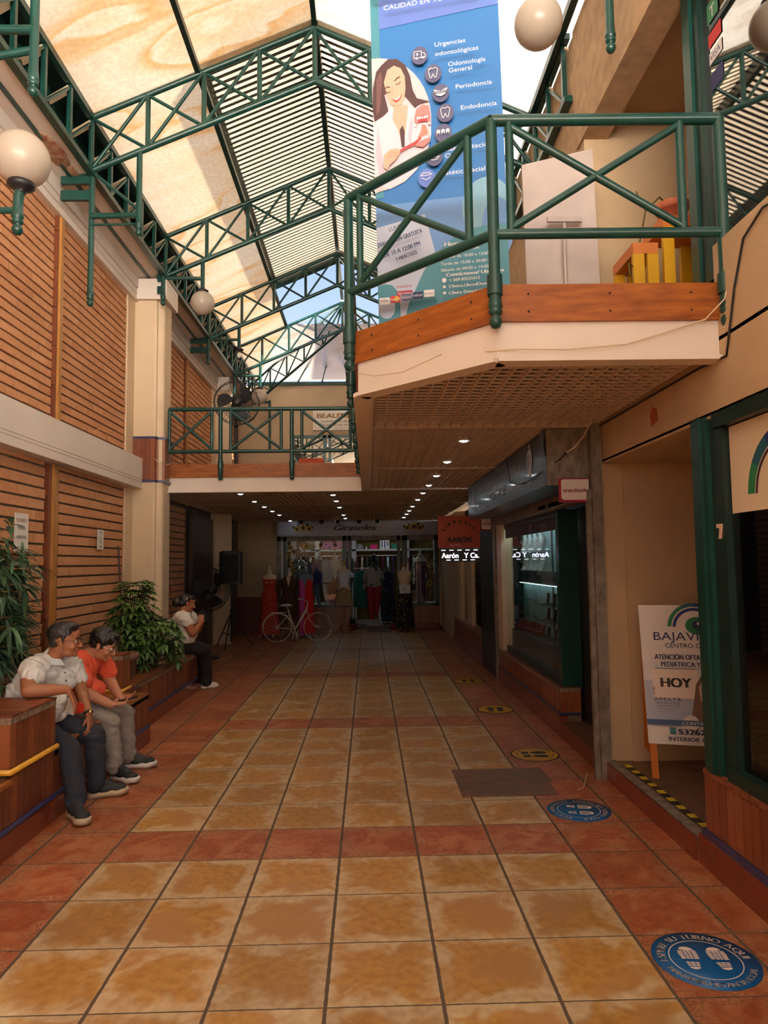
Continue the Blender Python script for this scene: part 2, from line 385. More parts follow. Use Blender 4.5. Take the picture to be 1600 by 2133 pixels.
    hh = math_('ADD', math_('MULTIPLY', math_('SUBTRACT', 1.0, g), 1.0), math_('MULTIPLY', noise(14, 4, vec=V), .5)); l.new(hh, bp.inputs['Height']); l.new(bp.outputs[0], b.inputs['Normal'])
    return m
FLOORM = floor_mat()
def st(mb, name, label): return mb.build(name, label=label, cat=name.split('_')[0], kind='structure')
st(MB().box(-3.3, 3.3, -9, 19.5, -.1, 0, FLOORM), 'floor', 'floor of large red and mustard clay tiles with dark grout')
# patch of dark stained tiles and the metal access cover
PATCH = mat('dark_stained_tile', (.10, .062, .045), rough=.5, c2=(.20, .095, .05), vs=9, bump=.2, bs=30)
mb = MB()
for (a, b_, c, d) in ((.625, .90, 4.87, 5.16), (.905, 1.29, 4.87, 5.16), (.625, .90, 5.165, 5.5), (.905, 1.32, 5.165, 5.5)): mb.box(a, b_, c, d, -.02, .004, PATCH)
mb.build('floor_patch', label='dark stained square of mismatched tiles set in the floor', cat='tile patch', loc=(.96, 5.2, 0))

# ---- left wall, bricks one by one in one surface
def bricks(mb, y0, y1, z0, z1, x=-3.15, bl=.33, bh=.108, gz=.022, holes=()):
    r = 0; z = z0
    while z < z1 - .03:
        y = y0 - (bl / 2 if r % 2 else 0); h = min(bh - gz, z1 - z)
        while y < y1:
            a, b_ = max(y, y0) + .003, min(y + bl, y1) - .003
            if b_ - a > .02 and not any(a < hb and b_ > ha and z < hd and z + h > hc for ha, hb, hc, hd in holes):
                k = R.uniform(-.003, .003)
                mb.box(x - .03, x + k, a, b_, z, z + h, BRICK, tint=max(0.02, min(.98, R.gauss(.5, .12))))
            y += bl
        z += bh; r += 1
mb = MB(); mb.box(-3.3, -3.172, -5, 9.03, 0, 5.55, MORTAR); mb.box(-3.3, -3.175, 8.9, 9.9, 0, 5.55, MORTAR); mb.box(-3.3, -3.172, 9.75, 17, 0, 5.35, MORTAR)
bricks(mb, 2.2, 6.84, .0, 2.63); bricks(mb, 7.10, 9.03, .0, 2.63); bricks(mb, -1, 2.2, 0, 2.63)
bricks(mb, 3.2, 6.92, 2.66, 5.2, bh=.092, gz=.02, bl=.30); bricks(mb, 7.09, 9.03, 2.66, 5.2, bh=.092, gz=.02, bl=.30)
bricks(mb, 9.75, 12.05, 0, 2.6); bricks(mb, 9.75, 11.9, 2.95, 5.2, bh=.092, gz=.02); bricks(mb, 12.05, 14.15, 2.95, 5.2, bh=.092, gz=.02); bricks(mb, 14.75, 17, 2.95, 5.2, bh=.092, gz=.02)
st(mb, 'wall_left', 'left wall of orange bricks laid with deep dark joints')
# wooden strips set between brown tiles in the wall
def wall_strip(y0, y1, z0, z1, label, gap=True):
    t = thing('wall_batten', label, 'wooden strip', (-3.14, (y0 + y1) / 2, z0))
    w = y1 - y0; mb = MB(); z = z0; i = 0
    while z < z1 - .02:
        h = min(.40, z1 - z)
        mb.box(-3.2, -3.125, y0, y0 + w * .27, z + .004, z + h - .004, BTILE, tint=R.uniform(.2, .5)); mb.box(-3.2, -3.125, y1 - w * .27, y1, z + .004 - .1, z + h - .104, BTILE, tint=R.uniform(.2, .5)); z += h
    mb.build('tile_border', t)
    MB().box(-3.2, -3.10, y0 + w * .29, y1 - w * .29, z0, z1, STRIPW).build('strip', t)
wall_strip(6.86, 7.09, 0.3, 2.62, 'tall honey wooden strip between brown tiles on the lower brick wall')
wall_strip(6.93, 7.08, 3.02, 5.2, 'upper wooden strip between brown tiles above the white ledge')
wall_strip(11.92, 12.06, 2.95, 5.2, 'upper wooden strip on the brick wall behind the far railing')
# white ledge band (beam) along the left wall
mb = MB()
prof = [(-3.17, 2.628), (-3.0, 2.628), (-3.0, 2.70), (-3.008, 2.703), (-3.008, 2.712), (-3.0, 2.715), (-3.0, 2.735), (-3.008, 2.738), (-3.008, 2.747), (-3.0, 2.75), (-3.0, 3.03), (-3.17, 3.05)]
mb.prism([(x, -5, z) for x, z in prof], (0, 14.42, 0), WHITE); st(mb, 'beam_left', 'off-white grooved beam running along the left brick wall')
# cornice under the roof
mb = MB()
prof = [(-3.2, 5.18), (-3.09, 5.18), (-3.09, 5.25), (-3.097, 5.253), (-3.097, 5.262), (-3.085, 5.265), (-3.085, 5.33), (-3.092, 5.333), (-3.092, 5.342), (-3.07, 5.345), (-3.07, 5.49), (-2.76, 5.525), (-2.76, 5.58), (-3.2, 5.58)]
mb.prism([(x, -5, z) for x, z in prof], (0, 22, 0), WHITE); st(mb, 'trim_1', 'off-white boarded cornice below the left eave')
DAMP = mat('flaking_damp_plaster', (.52, .40, .27), rough=1, c2=(.28, .07, .03), vs=14, bump=1, bs=40)
mb = MB(); mb.ball((-2.93, 6.35, 5.505), (.11, .30, .02), DAMP, 14, 8); mb.ball((-2.90, 6.70, 5.508), (.06, .15, .016), DAMP, 12, 6)
mb.build('flaking_patch', label='flaking damp patch with red stain on the soffit by the eave', cat='damp patch', loc=(-2.93, 6.4, 5.47))
# pillars
def pillar(y, label, z1=5.2, collar=True, xf=-2.75):
    mb = MB(); pts = [(-3.2, y), (-2.87, y), (-2.835, y + .012), (-2.83, y + .05), (-2.80, y + .06), (xf - .015, y + .075), (xf, y + .10), (xf, y + .4), (-3.2, y + .4)]
    mb.prism([(a, b_, 0) for a, b_ in pts], (0, 0, z1), PILLAR)
    mb.box(-3.16, -3.13, y - .27, y + .02, 0, z1, PILLAR)
    mb.box(-3.2, xf + .06, y - .06, y + .5, z1, z1 + .28, WHITE)
    o = st(mb, 'pillar', label)
    if collar:
        mb = MB(); e = .012
        for k in range(5): mb.box(-3.14 + k * .06, -3.082 + k * .06, y - e, y + .1, 2.74, 3.30, BTILE, tint=R.uniform(.4, .9))
        P = [(-2.84, y - e), (-2.825, y + .05), (xf + .02, y + .09), (xf + .02, y + .42)]
        for k in range(3):
            p, q = P[k], P[k + 1]; d = Vector((q[0] - p[0], q[1] - p[1], 0)); nn = max(1, int(d.length / .06))
            for j in range(nn):
                a = Vector((p[0], p[1], 2.74)) + d * (j / nn); c = a + d * (.95 / nn); n_ = Vector((d.y, -d.x, 0)).normalized() * .01
                mb.prism([a, c, c - n_ * 3, a - n_ * 3], (0, 0, .56), BTILE, tint=R.uniform(.3, .9))
        for z in (2.715, 3.30):
            mb.prism([(-3.16, y - .02, z), (-2.835, y - .02, z), (-2.81, y + .045, z), (xf + .035, y + .085, z), (xf + .035, y + .42, z), (-3.1, y + .42, z)], (0, 0, .03), BLUET)
        mb.build('tile_collar', o)
    return o
pillar(9.30, 'cream pillar with a brown tiled collar between the two floors')
pillar(14.3, 'far cream pillar on the left wall behind the loudspeaker', collar=False, xf=-2.9)

# ---- far wall and its openings
mb = MB()
mb.box(-3.3, -2.22, 17, 17.2, 0, 2.72, CREAM); mb.box(1.72, 3.2, 17, 17.2, 0, 2.72, CREAM)
mb.box(-3.3, 3.2, 17, 17.2, 2.72, 2.95, CREAM)
mb.box(-3.3, -1.86, 17, 17.2, 2.95, 6.0, CREAM); mb.box(-1.86, 3.2, 17, 17.2, 4.75, 6.0, CREAM); mb.box(.9, 3.2, 17, 17.2, 2.95, 4.75, CREAM)
mb.box(-3.3, -2.22, 16.97, 17, 0, .82, BTILE, tint=.15)
st(mb, 'wall_far', 'far cream wall above the clothes shop')
mb = MB(); mb.box(-3.3, 3, -5.2, -5, 0, 3.1, CREAM)  # unseen; opening above and at right shaped to let in fill daylight
st(mb, 'wall_near', 'near end wall behind the viewpoint')
t = thing('window', 'far upper green-framed window reflecting the roof trusses', 'window', (-1, 17, 2.95)); t['kind'] = 'structure'; t.name = 'window_1'
mb = MB()
for a in (-1.86, -1.08, -.95, .02, .86): mb.box(a, a + .07, 16.96, 17.06, 2.95, 4.75, GREEN)
mb.box(-1.86, .93, 16.96, 17.06, 4.68, 4.75, GREEN); mb.box(-.95, .9, 16.96, 17.06, 4.35, 4.42, GREEN)
mb.build('window_frame', t); MB().box(-1.8, .9, 17.0, 17.01, 2.95, 4.7, GLASSU).build('pane', t)
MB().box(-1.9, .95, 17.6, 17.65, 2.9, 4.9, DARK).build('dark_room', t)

# ---- floor slabs above, fascias and the egg-crate ceiling
mb = MB()
foot = [(1.78, 3.47), (.70, 3.49), (.03, 4.16), (.03, 9.70), (-3.15, 9.70), (-3.15, 17), (1.78, 17)]
mb.prism([(x, y, 2.76) for x, y in foot], (0, 0, .18), VOIDM)
mb.box(1.80, 3.2, -1.2, 17, 2.73, 2.94, CREAM)
st(mb, 'slab', 'upper gallery floor slab')
def offs(p, q, d):
    v = Vector((q[0] - p[0], q[1] - p[1], 0)).normalized(); n_ = Vector((v.y, -v.x, 0)) * d; return n_
def fascia(p, q, name, label, z0, z1, m, th=.03, out=0.0):
    n_ = offs(p, q, 1); a = Vector((*p, z0)) + n_ * out; b_ = Vector((*q, z0)) + n_ * out
    return MB().prism([a, b_, b_ - n_ * th, a - n_ * th], (0, 0, z1 - z0), m)
edges = [((.66, 3.42), (1.80, 3.40)), ((-.05, 4.13), (.66, 3.42)), ((-.05, 9.62), (-.05, 4.13)), ((-3.0, 9.62), (-.05, 9.62))]
edges = [(p, q) for p, q in edges]
mb = MB()
for p, q in edges:
    v = Vector((q[0] - p[0], q[1] - p[1], 0)); out = Vector((v.y, -v.x, 0)).normalized()
    a, b_ = Vector((*p, 2.62)), Vector((*q, 2.62))
    mb.prism([a, b_, b_ - out * .06, a - out * .06], (0, 0, .185), WHITE)
    a2, b2 = Vector((*p, 2.60)) + out * .03, Vector((*q, 2.60)) + out * .03
    mb.prism([a2, b2, b2 - out * .11, a2 - out * .11], (0, 0, .022), WHITE)
st(mb, 'fascia', 'off-white fascia around the edge of the upper gallery')
for i, (p, q) in enumerate(edges):
    v = Vector((q[0] - p[0], q[1] - p[1], 0)); out = Vector((v.y, -v.x, 0)).normalized()
    a, b_ = Vector((*p, 2.805)) + out * .02, Vector((*q, 2.805)) + out * .02
    mb = MB().prism([a, b_, b_ - out * .05, a - out * .05], (0, 0, .19), WOOD)
    for s_ in (.14, .5, .86):
        for zz in (.05, .14):
            c = a + (b_ - a) * s_ + Vector((0, 0, zz)) + out * .001; mb.ball(c, (.006, .006, .006), BLACK, 6, 4)
    mb.build('edge_board', label=['varnished wooden board along the front of the right balcony', 'varnished board on the angled corner of the balcony', 'varnished board along the long side of the balcony', 'varnished wooden board below the far railing'][i], cat='board', loc=tuple((a + b_) / 2))
# ceiling grid
mb = MB(); sp = .083
def xlim(y):
    if y < 3.50: return None
    if y < 4.2: return max(.03, .66 - (y - 3.44) + .09), 1.72
    if y < 9.7: return .04, 1.76
    return -3.12, 1.76
y = 3.52
while y < 16.9:
    r_ = xlim(y)
    if r_: mb.box(r_[0], r_[1], y - .004, y + .004, 2.640, 2.651, LATT)
    y += .078
x = -3.1
while x < 1.74:
    if x > .04:
        ys = 3.5 if x > .70 else 4.22 - (x - .0) + .02
        mb.box(x - .006, x + .006, max(3.5, ys), 16.9, 2.630, 2.672, LATT)
    else: mb.box(x - .005, x + .005, 9.7, 16.9, 2.630, 2.672, LATT)
    x += sp
for yy in (5.25, 7.56, 9.78, 12.0, 14.2, 16.3): mb.box(.0 if yy < 9.7 else -3.14, 1.78, yy - .028, yy + .028, 2.622, 2.68, LATT)
mb.box(-.045, .045, 4.2, 9.6, 2.617, 2.68, WHITE); mb.box(-3.14, 1.76, 9.635, 9.70, 2.617, 2.68, WHITE)
st(mb, 'ceiling', 'egg-crate grid ceiling below the gallery')

# ---- right side walls
mb = MB()
mb.box(1.78, 2.0, -1.2, 5.24, 2.345, 2.72, CREAM)            # band over the niche and shop window
mb.box(1.78, 2.0, -1.2, 3.42, 2.70, 3.2, CREAM)             # knee wall below the upper glass
mb.box(1.78, 2.9, -1.2, 5.2, 2.33, 2.36, CREAM)             # soffit
mb.box(1.765, 3.0, 5.2, 5.42, 0, 2.62, CREAM)             # cross wall, lower
mb.box(2.9, 3.0, 3.7, 5.3, 0, 2.4, CREAM)
mb.box(1.85, 3.0, 3.72, 3.80, .12, 2.34, DARK)
mb.box(1.93, 2.9, 5.18, 5.2, .13, 2.34, CREAM)
st(mb, 'wall_right', 'cream right wall with a recessed entrance')
mb = MB()
mb.box(1.78, 3.0, 5.36, 5.5, 2.94, 5.22, CREAM); mb.box(1.78, 1.95, 5.5, 17, 2.94, 6.04, TAN)
mb.box(2.62, 2.75, 3.3, 5.4, 2.94, 5.2, CREAM); mb.box(2.3, 2.5, 10.5, 19, 2.94, 10.6, TAN)  # last box: unseen tall building added to shade the far roof gap
st(mb, 'wall_upper_right', 'tan plastered upper wall on the right, with an added unseen building shading the roof gap')
mb = MB(); mb.box(1.76, 1.97, -1.2, 5.5, 5.0, 6.03, TAN); st(mb, 'beam_right', 'tan textured beam below the right eave')
mb = MB(); mb.box(1.97, 3.0, -1.2, 5.5, 5.2, 5.26, CREAM); st(mb, 'ceiling_gallery', 'cream ceiling of the upper gallery recess')
# entrance step
mb = MB(); mb.box(1.74, 2.95, 3.78, 5.2, -.02, .13, PATCH)
k = 3.80
while k < 5.2: mb.box(1.728, 1.745, k, min(k + .46, 5.2), 0, .128, SKIRT); k += .465
mb.box(1.735, 1.80, 3.78, 5.22, .13, .137, STEEL)
st(mb, 'step_entrance', 'tiled entrance step of the recess')
HY = mat('hazard_yellow', (.62, .45, .02), rough=.5); mb = MB(); k = 3.82
i = 0
while k < 5.08:
    e = min(k + .07, 5.08); mb.prism([(1.815, k, .1375), (1.86, k, .1375), (1.86, e - .01, .1375), (1.815, e - .01, .1375)], (0, 0, .002), HY if i % 2 else BLACK); k += .07; i += 1
mb.build('hazard_tape', label='yellow and black striped tape on the entrance step', cat='tape', loc=(1.84, 4.45, .1375))
RED = mat('exposed_red_primer', (.40, .085, .03), rough=.8)
MB().prism([(1.777, 4.22, 2.44), (1.777, 4.16, 2.45), (1.777, 4.17, 2.52), (1.777, 4.23, 2.55), (1.777, 4.27, 2.50), (1.777, 4.25, 2.43)], (-.003, 0, 0), RED).build('paint_chip', label='chipped patch showing red brick on the cream band over the entrance', cat='chip', loc=(1.777, 4.2, 2.5))
# skirting and tiled sill below the near shop window
def vtiles(mb, p, q, z0, z1, w=.075, th=.02, cap=True, lo=.1, hi=.9, m=None):
    """vertical tiles from p to q (xy), outward normal to the right of p->q"""
    m = m or BTILE; v = Vector((q[0] - p[0], q[1] - p[1], 0)); L = v.length; v.normalize(); out = Vector((v.y, -v.x, 0)); n_ = max(1, round(L / w)); w = L / n_
    a = Vector((*p, z0)); e_ = v * .009; mb.prism([a + e_ - out * .03, a + v * L - e_ - out * .03, a + v * L - e_ - out * .006, a + e_ - out * .006], (0, 0, z1 - z0 - .001), GROUT)
    for i in range(n_):
        s_ = a + v * (i * w + .003); e_ = a + v * ((i + 1) * w - .003)
        mb.prism([s_ - out * th, e_ - out * th, e_, s_], (0, 0, z1 - z0 - (.034 if cap else 0)), m, tint=R.uniform(lo, hi))
        if cap:
            up = Vector((0, 0, z1 - z0 - .028)); mb.prism([s_ + up - out * th, e_ + up - out * th, e_ + up + out * .006, s_ + up + out * .006], (0, 0, .02), m, tint=R.uniform(lo, hi))
            mb.prism([s_ + up - out * .02 + Vector((0, 0, .02)), e_ + up - out * .02 + Vector((0, 0, .02)), e_ + up + out * .0 + Vector((0, 0, .02)), s_ + up + Vector((0, 0, .02))], (0, 0, .008), m, tint=R.uniform(lo, hi))
SBT = tinted('lighter_brown_tile', (.17, .045, .018), (.23, .065, .026), (.30, .095, .04), .4, bump=.12, bs=30, coat=.2, vs=14)  # lighter brown glaze of the near sill and jewellery doorstep
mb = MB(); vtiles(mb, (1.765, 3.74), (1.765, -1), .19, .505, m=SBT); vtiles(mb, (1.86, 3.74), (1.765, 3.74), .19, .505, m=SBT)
mb.box(1.77, 1.9, -1, 3.735, .0, .50, GROUT)
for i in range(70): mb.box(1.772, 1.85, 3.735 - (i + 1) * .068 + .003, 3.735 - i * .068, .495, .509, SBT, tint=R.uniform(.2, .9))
mb.box(1.75, 1.775, -1, 3.76, .155, .185, BLUET); mb.box(1.738, 1.78, -1, 3.775, 0, .155, SKIRT)
mb.build('window_sill', label='brown tiled sill wall below the near right shop window', cat='sill', loc=(1.8, 2.4, 0))

# ---- roof
def rz(x): return 7.07 - .435 * abs(x + .49)
EA, EB, RG, PA, PB = -2.74, 1.76, -.49, -1.665, .685
mb = MB()
def slab(x0, x1, y0, y1, dz=.0, m=POLY, th=.012):
    z0, z1 = rz(x0) + dz, rz(x1) + dz
    mb.prism([(x0, y0, z0), (x1, y0, z1), (x1, y1, z1), (x0, y1, z0)], (0, 0, th), m)
slab(EA - .0, PA, -9, 6.76, .05); slab(PA, RG, -9, 6.76, .05); slab(RG, EB + .34, -9, 6.76, .05, POLYR)
slab(EA, PA, 6.76, 14.3, .05); slab(PB, EB + .30, 6.76, 14.3, .05, POLYR)
# far hip
mb.prism([(EA, 14.3, rz(EA) + .05), (RG, 14.3, rz(RG) + .05), (EA, 16.9, 6.12)], (0, 0, .012), POLY) if False else None
mb.prism([(EA, 14.3, rz(EA) + .05), (PA, 14.3, rz(PA) + .05), (EA + .02, 17, rz(EA) + .05)], (0, 0, .012), POLY)
mb.prism([(EA + .02, 17, 6.14), (PA, 14.3, rz(PA) + .05), (RG, 14.3, 6.6), (PB, 14.3, rz(PB) + .05), (EB, 17, 6.14)], (0, 0, .012), POLYR)
mb.prism([(EB, 14.3, rz(EB) + .05), (EB, 17, rz(EB) + .05), (PB, 14.3, rz(PB) + .05)], (0, 0, .012), POLYR)
st(mb, 'roof_1', 'stained translucent roof sheets over the hall')
LP = translucent('louver_cover_sheet', (.80, .70, .56), stains=False)
H = .30
mb = MB()
mb.prism([(PA - .02, 6.70, rz(PA) + H), (RG, 6.70, rz(RG) + H), (RG, 12.5, rz(RG) + H), (PA - .02, 12.5, rz(PA) + H)], (0, 0, .01), LP)
mb.prism([(RG, 6.70, rz(RG) + H), (PB + .02, 6.70, rz(PB) + H), (PB + .02, 12.5, rz(PB) + H), (RG, 12.5, rz(RG) + H)], (0, 0, .01), LP)
for yy in (6.69, 12.48):
    for x0, x1 in ((PA, RG), (RG, PB)): mb.prism([(x0, yy, rz(x0) + .06), (x1, yy, rz(x1) + .06), (x1, yy, rz(x1) + H), (x0, yy, rz(x0) + H)], (0, .01, 0), DGREEN)  # closing end plates added to keep the sun out
mb.box(PB + .02, PB + .03, 6.70, 12.5, rz(PB) + .04, rz(PB) + H, LP)  # right side sheet added to stop sun entering through the vents
st(mb, 'roof_2', 'raised cream cover above the louvered middle of the roof, with added sun-blocking plates')
t = thing('roof_louver', 'raised louver of dark slats along the middle of the roof', 'louver', (RG, 9.6, rz(RG) + .05))
mb = MB(); y = 6.80; SL = mat('slat_paint', (.03, .045, .035), rough=.6, c2=(.10, .09, .065), vs=5)
while y < 12.4:
    for x0, x1 in ((PA, RG), (RG, PB)):
        mb.prism([(x0, y, rz(x0) + .17), (x1, y, rz(x1) + .17), (x1, y + .060, rz(x1) + .187), (x0, y + .060, rz(x0) + .187)], (0, 0, .006), SL)
    y += .094
mb.build('slats', t)
for x in (PA, PB):
    mb = MB()
    for k in range(6): mb.obox((x, 9.6, rz(x) + .04 + k * .045), (.015, 0, .012), (0, 2.85, 0), (0, 0, .006), SL)
    for k in range(12): mb.box(x - .01, x + .01, 6.78 + k * .51, 6.81 + k * .51, rz(x), rz(x) + .29, GREEN)
    mb.box(x - .02, x + .02, 6.74, 12.5, rz(x) + .27, rz(x) + .30, GREEN); mb.box(x - .03, x + .03, 6.74, 14.3, rz(x) - .0, rz(x) + .05, GREEN)
    mb.build('side_vent', t)
MB().box(RG - .03, RG + .03, 6.7, 14.3, rz(RG) + .02, rz(RG) + .17, DGREEN).build('ridge_beam', t)
# ridge and purlins of the near part
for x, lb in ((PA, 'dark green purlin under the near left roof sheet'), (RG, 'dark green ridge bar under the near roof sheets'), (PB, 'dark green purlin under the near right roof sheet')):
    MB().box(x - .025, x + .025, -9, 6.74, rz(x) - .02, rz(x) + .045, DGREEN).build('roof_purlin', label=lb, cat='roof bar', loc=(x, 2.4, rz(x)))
# ---- trusses
NODES = [-2.72, -2.28 + .0, -1.665, -1.075, -.49, .095, .685, 1.30 + .0, 1.74]
NODES = [-2.72 + i * (2.23 / 4) for i in range(9)]
def zt(x): return rz(x) - .015
def zb(x): return 5.53 + (2.23 - abs(x + .49)) * .425
def truss(y, label, hang=True):
    t = thing('roof_truss', label, 'truss', (RG, y, zb(RG)), group='roof trusses')
    for nm, fz, r_ in (('top_chord', zt, .030), ('bottom_chord', zb, .032)):
        mb = MB()
        for a, b_ in ((-2.72, RG), (RG, 1.74)): mb.tube((a, y, fz(a)), (b_, y, fz(b_)), r_, GREEN, 10)
        mb.build(nm, t)
    for x in NODES[0:]:
        MB().tube((x, y, zb(x)), (x, y, zt(x)), .026, GREEN, 8).build('upright', t)
    for a, b_ in zip(NODES, NODES[1:]):
        mb = MB().tube((a, y - .01, zb(a)), (b_, y - .01, zt(b_)), .018, GREEN, 8); mb.tube((a, y + .012, zt(a)), (b_, y + .012, zb(b_)), .018, GREEN, 8); mb.build('cross_brace', t)
    return t
TY = [4.40, 6.73, 9.28, 11.93, 14.26]
for y, lb in zip(TY, ['nearest green tubular roof truss, mostly above the frame', 'green roof truss where the raised louver begins', 'green roof truss directly above the pillar with the tiled collar', 'green roof truss near the end of the louver', 'green roof truss at the open gap showing sky']): truss(y, lb)
# hip trusses
HT = thing('hip_truss', 'fan of green trusses running down from the ridge end to the far corners', 'truss', (RG, 16, 5.55))
def hip(px, py, label):
    t = HT
    A = Vector((RG, 14.26, 0)); B = Vector((px, py, 0)); n_ = 5
    P = [A + (B - A) * i / n_ for i in range(n_ + 1)]
    tz = lambda i: 7.05 + (6.03 - 7.05) * i / n_
    bz = lambda i: 6.47 + (5.50 - 6.47) * i / n_
    MB().ptube([(p.x, p.y, tz(i)) for i, p in enumerate(P)], .028, GREEN, 8).build('top_chord', t)
    MB().ptube([(p.x, p.y, bz(i)) for i, p in enumerate(P)], .028, GREEN, 8).build('bottom_chord', t)
    for i in range(1, n_ + 1): MB().tube((P[i].x, P[i].y, bz(i)), (P[i].x, P[i].y, tz(i)), .022, GREEN, 6).build('upright', t)
    for i in range(n_):
        MB().tube((P[i].x, P[i].y, bz(i)), (P[i + 1].x, P[i + 1].y, tz(i + 1)), .016, GREEN, 6).tube((P[i].x, P[i].y, tz(i)), (P[i + 1].x, P[i + 1].y, bz(i + 1)), .016, GREEN, 6).build('cross_brace', t)
hip(-2.72, 16.75, 'diagonal hip truss running down to the far left corner')
for x in (-1.7, -1.1, -.49, .2): MB().tube((RG, 14.26, 6.98), (x, 16.93, 6.06), .022, GREEN, 8).build('hip_purlin', HT)
hip(1.74, 16.75, 'diagonal hip truss running down to the far right corner')
MB().box(-2.9, 1.9, 16.93, 17.0, 6.0, 6.08, GREEN).build('eave_beam', label='green beam along the top of the far wall', cat='beam', loc=(-.5, 16.96, 6.04))
# ---- eave lattice girders
def eave(xs, label, y0, y1):
    sgn = -1 if xs < 0 else 1
    t = thing('eave_girder', label, 'girder', (xs, (y0 + y1) / 2, 5.53))
    mb = MB(); mb.box(xs - .035, xs + .035, y0, y1, 5.49, 5.545, GREEN); mb.box(xs + sgn * .20, xs + sgn * .23, y0, y1, 5.49, 5.53, GREEN); mb.build('bottom_chord', t)
    mb = MB(); mb.box(xs - .03, xs + .03, y0, y1, 6.05, 6.10, GREEN); mb.build('top_chord', t)
    MB().box(xs + sgn * .235, xs + sgn * .245, -5 if xs < 0 else y0, y1, 5.5, 6.10, DGREEN).build('gutter_plate', t)
    ys = []
    y = 6.73 - .51 * 12
    while y < y1: 
        if y > y0: ys.append(y)
        y += .51
    for a in ys: MB().box(xs - .02, xs + .02, a - .02, a + .02, 5.54, 6.06, GREEN).build('upright', t)
    for a in ys: 
        MB().bar((xs, a, 6.03), (xs + sgn * .21, a + .02, 5.92), .075, .02, PILLAR).bar((xs + sgn * .21, a, 5.52), (xs + sgn * .21, a, 6.05), .03, .03, GREEN).build('cross_bracket', t)  # green bracket given a cream colour: grazing light painted into the strip
    for a, b_ in zip(ys, ys[1:]):
        MB().bar((xs, a, 5.55), (xs, b_, 6.04), .022, .022, GREEN).bar((xs + sgn * .2, a, 6.04), (xs + sgn * .2, b_, 5.52), .022, .022, GREEN).build('diagonal', t)
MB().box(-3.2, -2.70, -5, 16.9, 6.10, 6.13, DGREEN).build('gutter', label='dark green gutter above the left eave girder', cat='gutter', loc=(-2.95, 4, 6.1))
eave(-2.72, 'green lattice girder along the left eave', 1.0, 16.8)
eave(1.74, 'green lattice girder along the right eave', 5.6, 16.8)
MB().box(1.66, 1.72, -9, 6.74, 6.05, 6.12, DGREEN).build('eave_bar', label='dark green bar along the edge of the near right roof sheet', cat='roof bar', loc=(1.69, 2.4, 6.08))
# ================================================================== BENCHES AND PLANTERS
def slab_tiles(mb, x0, x1, y0, y1, z, m=BTILE, w=.075, along='y', lo=.1, hi=.8):
    """narrow tiles laid flat, long side across"""
    mb.box(x0 + .004, x1 - .004, y0 + .004, y1 - .004, z - .05, z - .004, GROUT); n_ = max(1, round((y1 - y0) / w)) if along == 'y' else max(1, round((x1 - x0) / w))
    for i in range(n_):
        if along == 'y':
            a, b_ = y0 + (y1 - y0) * i / n_ + .003, y0 + (y1 - y0) * (i + 1) / n_ - .003; mb.box(x0, x1, a, b_, z - .012, z, m, tint=R.uniform(lo, hi))
        else:
            a, b_ = x0 + (x1 - x0) * i / n_ + .003, x0 + (x1 - x0) * (i + 1) / n_ - .003; mb.box(a, b_, y0, y1, z - .012, z, m, tint=R.uniform(lo, hi))
BX = -2.02
t = thing('tiled_bench', 'near brown tiled bench block between two armrest piers, with a blue trim and red skirting', 'bench', (-2.4, 4.5, 0))
mb = MB(); mb.box(-2.52, BX - .03, 1.0, 6.50, 0, .425, GROUT)
vtiles(mb, (BX, 2.2), (BX, 6.52), .168, .43, cap=False)
slab_tiles(mb, -2.50, BX + .004, 4.60, 6.52, .448, SEATW, w=.10, along='x')
mb.build('base', t)
MB().ptube([(BX + .004, 1, .152), (BX + .004, 6.5, .152)], .016, BLUET, 8).build('blue_trim', t)
MB().box(-2.5, BX + .012, 1, 6.53, 0, .135, SKIRT).build('skirting', t)
def pier(x0, x1, y0, y1, z0, z1, label, ch=0):
    t = thing('armrest_pier', label, 'pier', ((x0 + x1) / 2, (y0 + y1) / 2, z0)); mb = MB()
    mb.box(x0 + .02, x1 - .02, y0 + .02, y1 - .02, z0, z1 - .01, GROUT)
    vtiles(mb, (x1, y0 + ch), (x1, y1), z0 + .03, z1 - .016, cap=False)
    if ch: vtiles(mb, (x1 - ch, y0), (x1, y0 + ch), z0 + .03, z1 - .016, cap=False, lo=.5, hi=1)
    n_ = round((x1 - ch - x0) / .09); w_ = (x1 - ch - x0) / n_
    for i in range(n_): mb.box(x0 + i * w_ + .003, x0 + (i + 1) * w_ - .003, y0, y0 + .03, z0 + .03, z1 - .016, BTILE, tint=R.uniform(.45, .95))
    mb.box(x0 + .005, x1 - ch - .005, y0 + .006, y0 + .05, z0 + .02, z1 - .014, GROUT)
    vtiles(mb, (x1, y1), (x0, y1), z0 + .03, z1 - .016, cap=False)
    slab_tiles(mb, x0, x1 + .008, y0 - .008, y1, z1, w=.075); mb.build('tiled_body', t)
    MB().ptube([(x0, y0 - .01, z0 + .012), (x1 - ch, y0 - .01, z0 + .012), (x1 + .012, y0 + ch - .01, z0 + .012), (x1 + .012, y1, z0 + .012)], .017, YELT, 8).build('yellow_trim', t)
pier(-2.62, BX + .002, 4.03, 4.60, .45, .772, 'near tiled armrest pier with yellow trim under the elbow of the man in white')
pier(-2.95, -2.27, 6.53, 6.74, .452, .79, 'brown tiled pier with yellow trim behind the man in the orange T-shirt')
MB().box(-2.45, BX + .03, 3.2, 4.02, .40, .425, SEATW).build('seat_plank', label='corner of a wooden seat plank at the left edge below the near pier', cat='seat', loc=(-2.2, 3.6, .4))
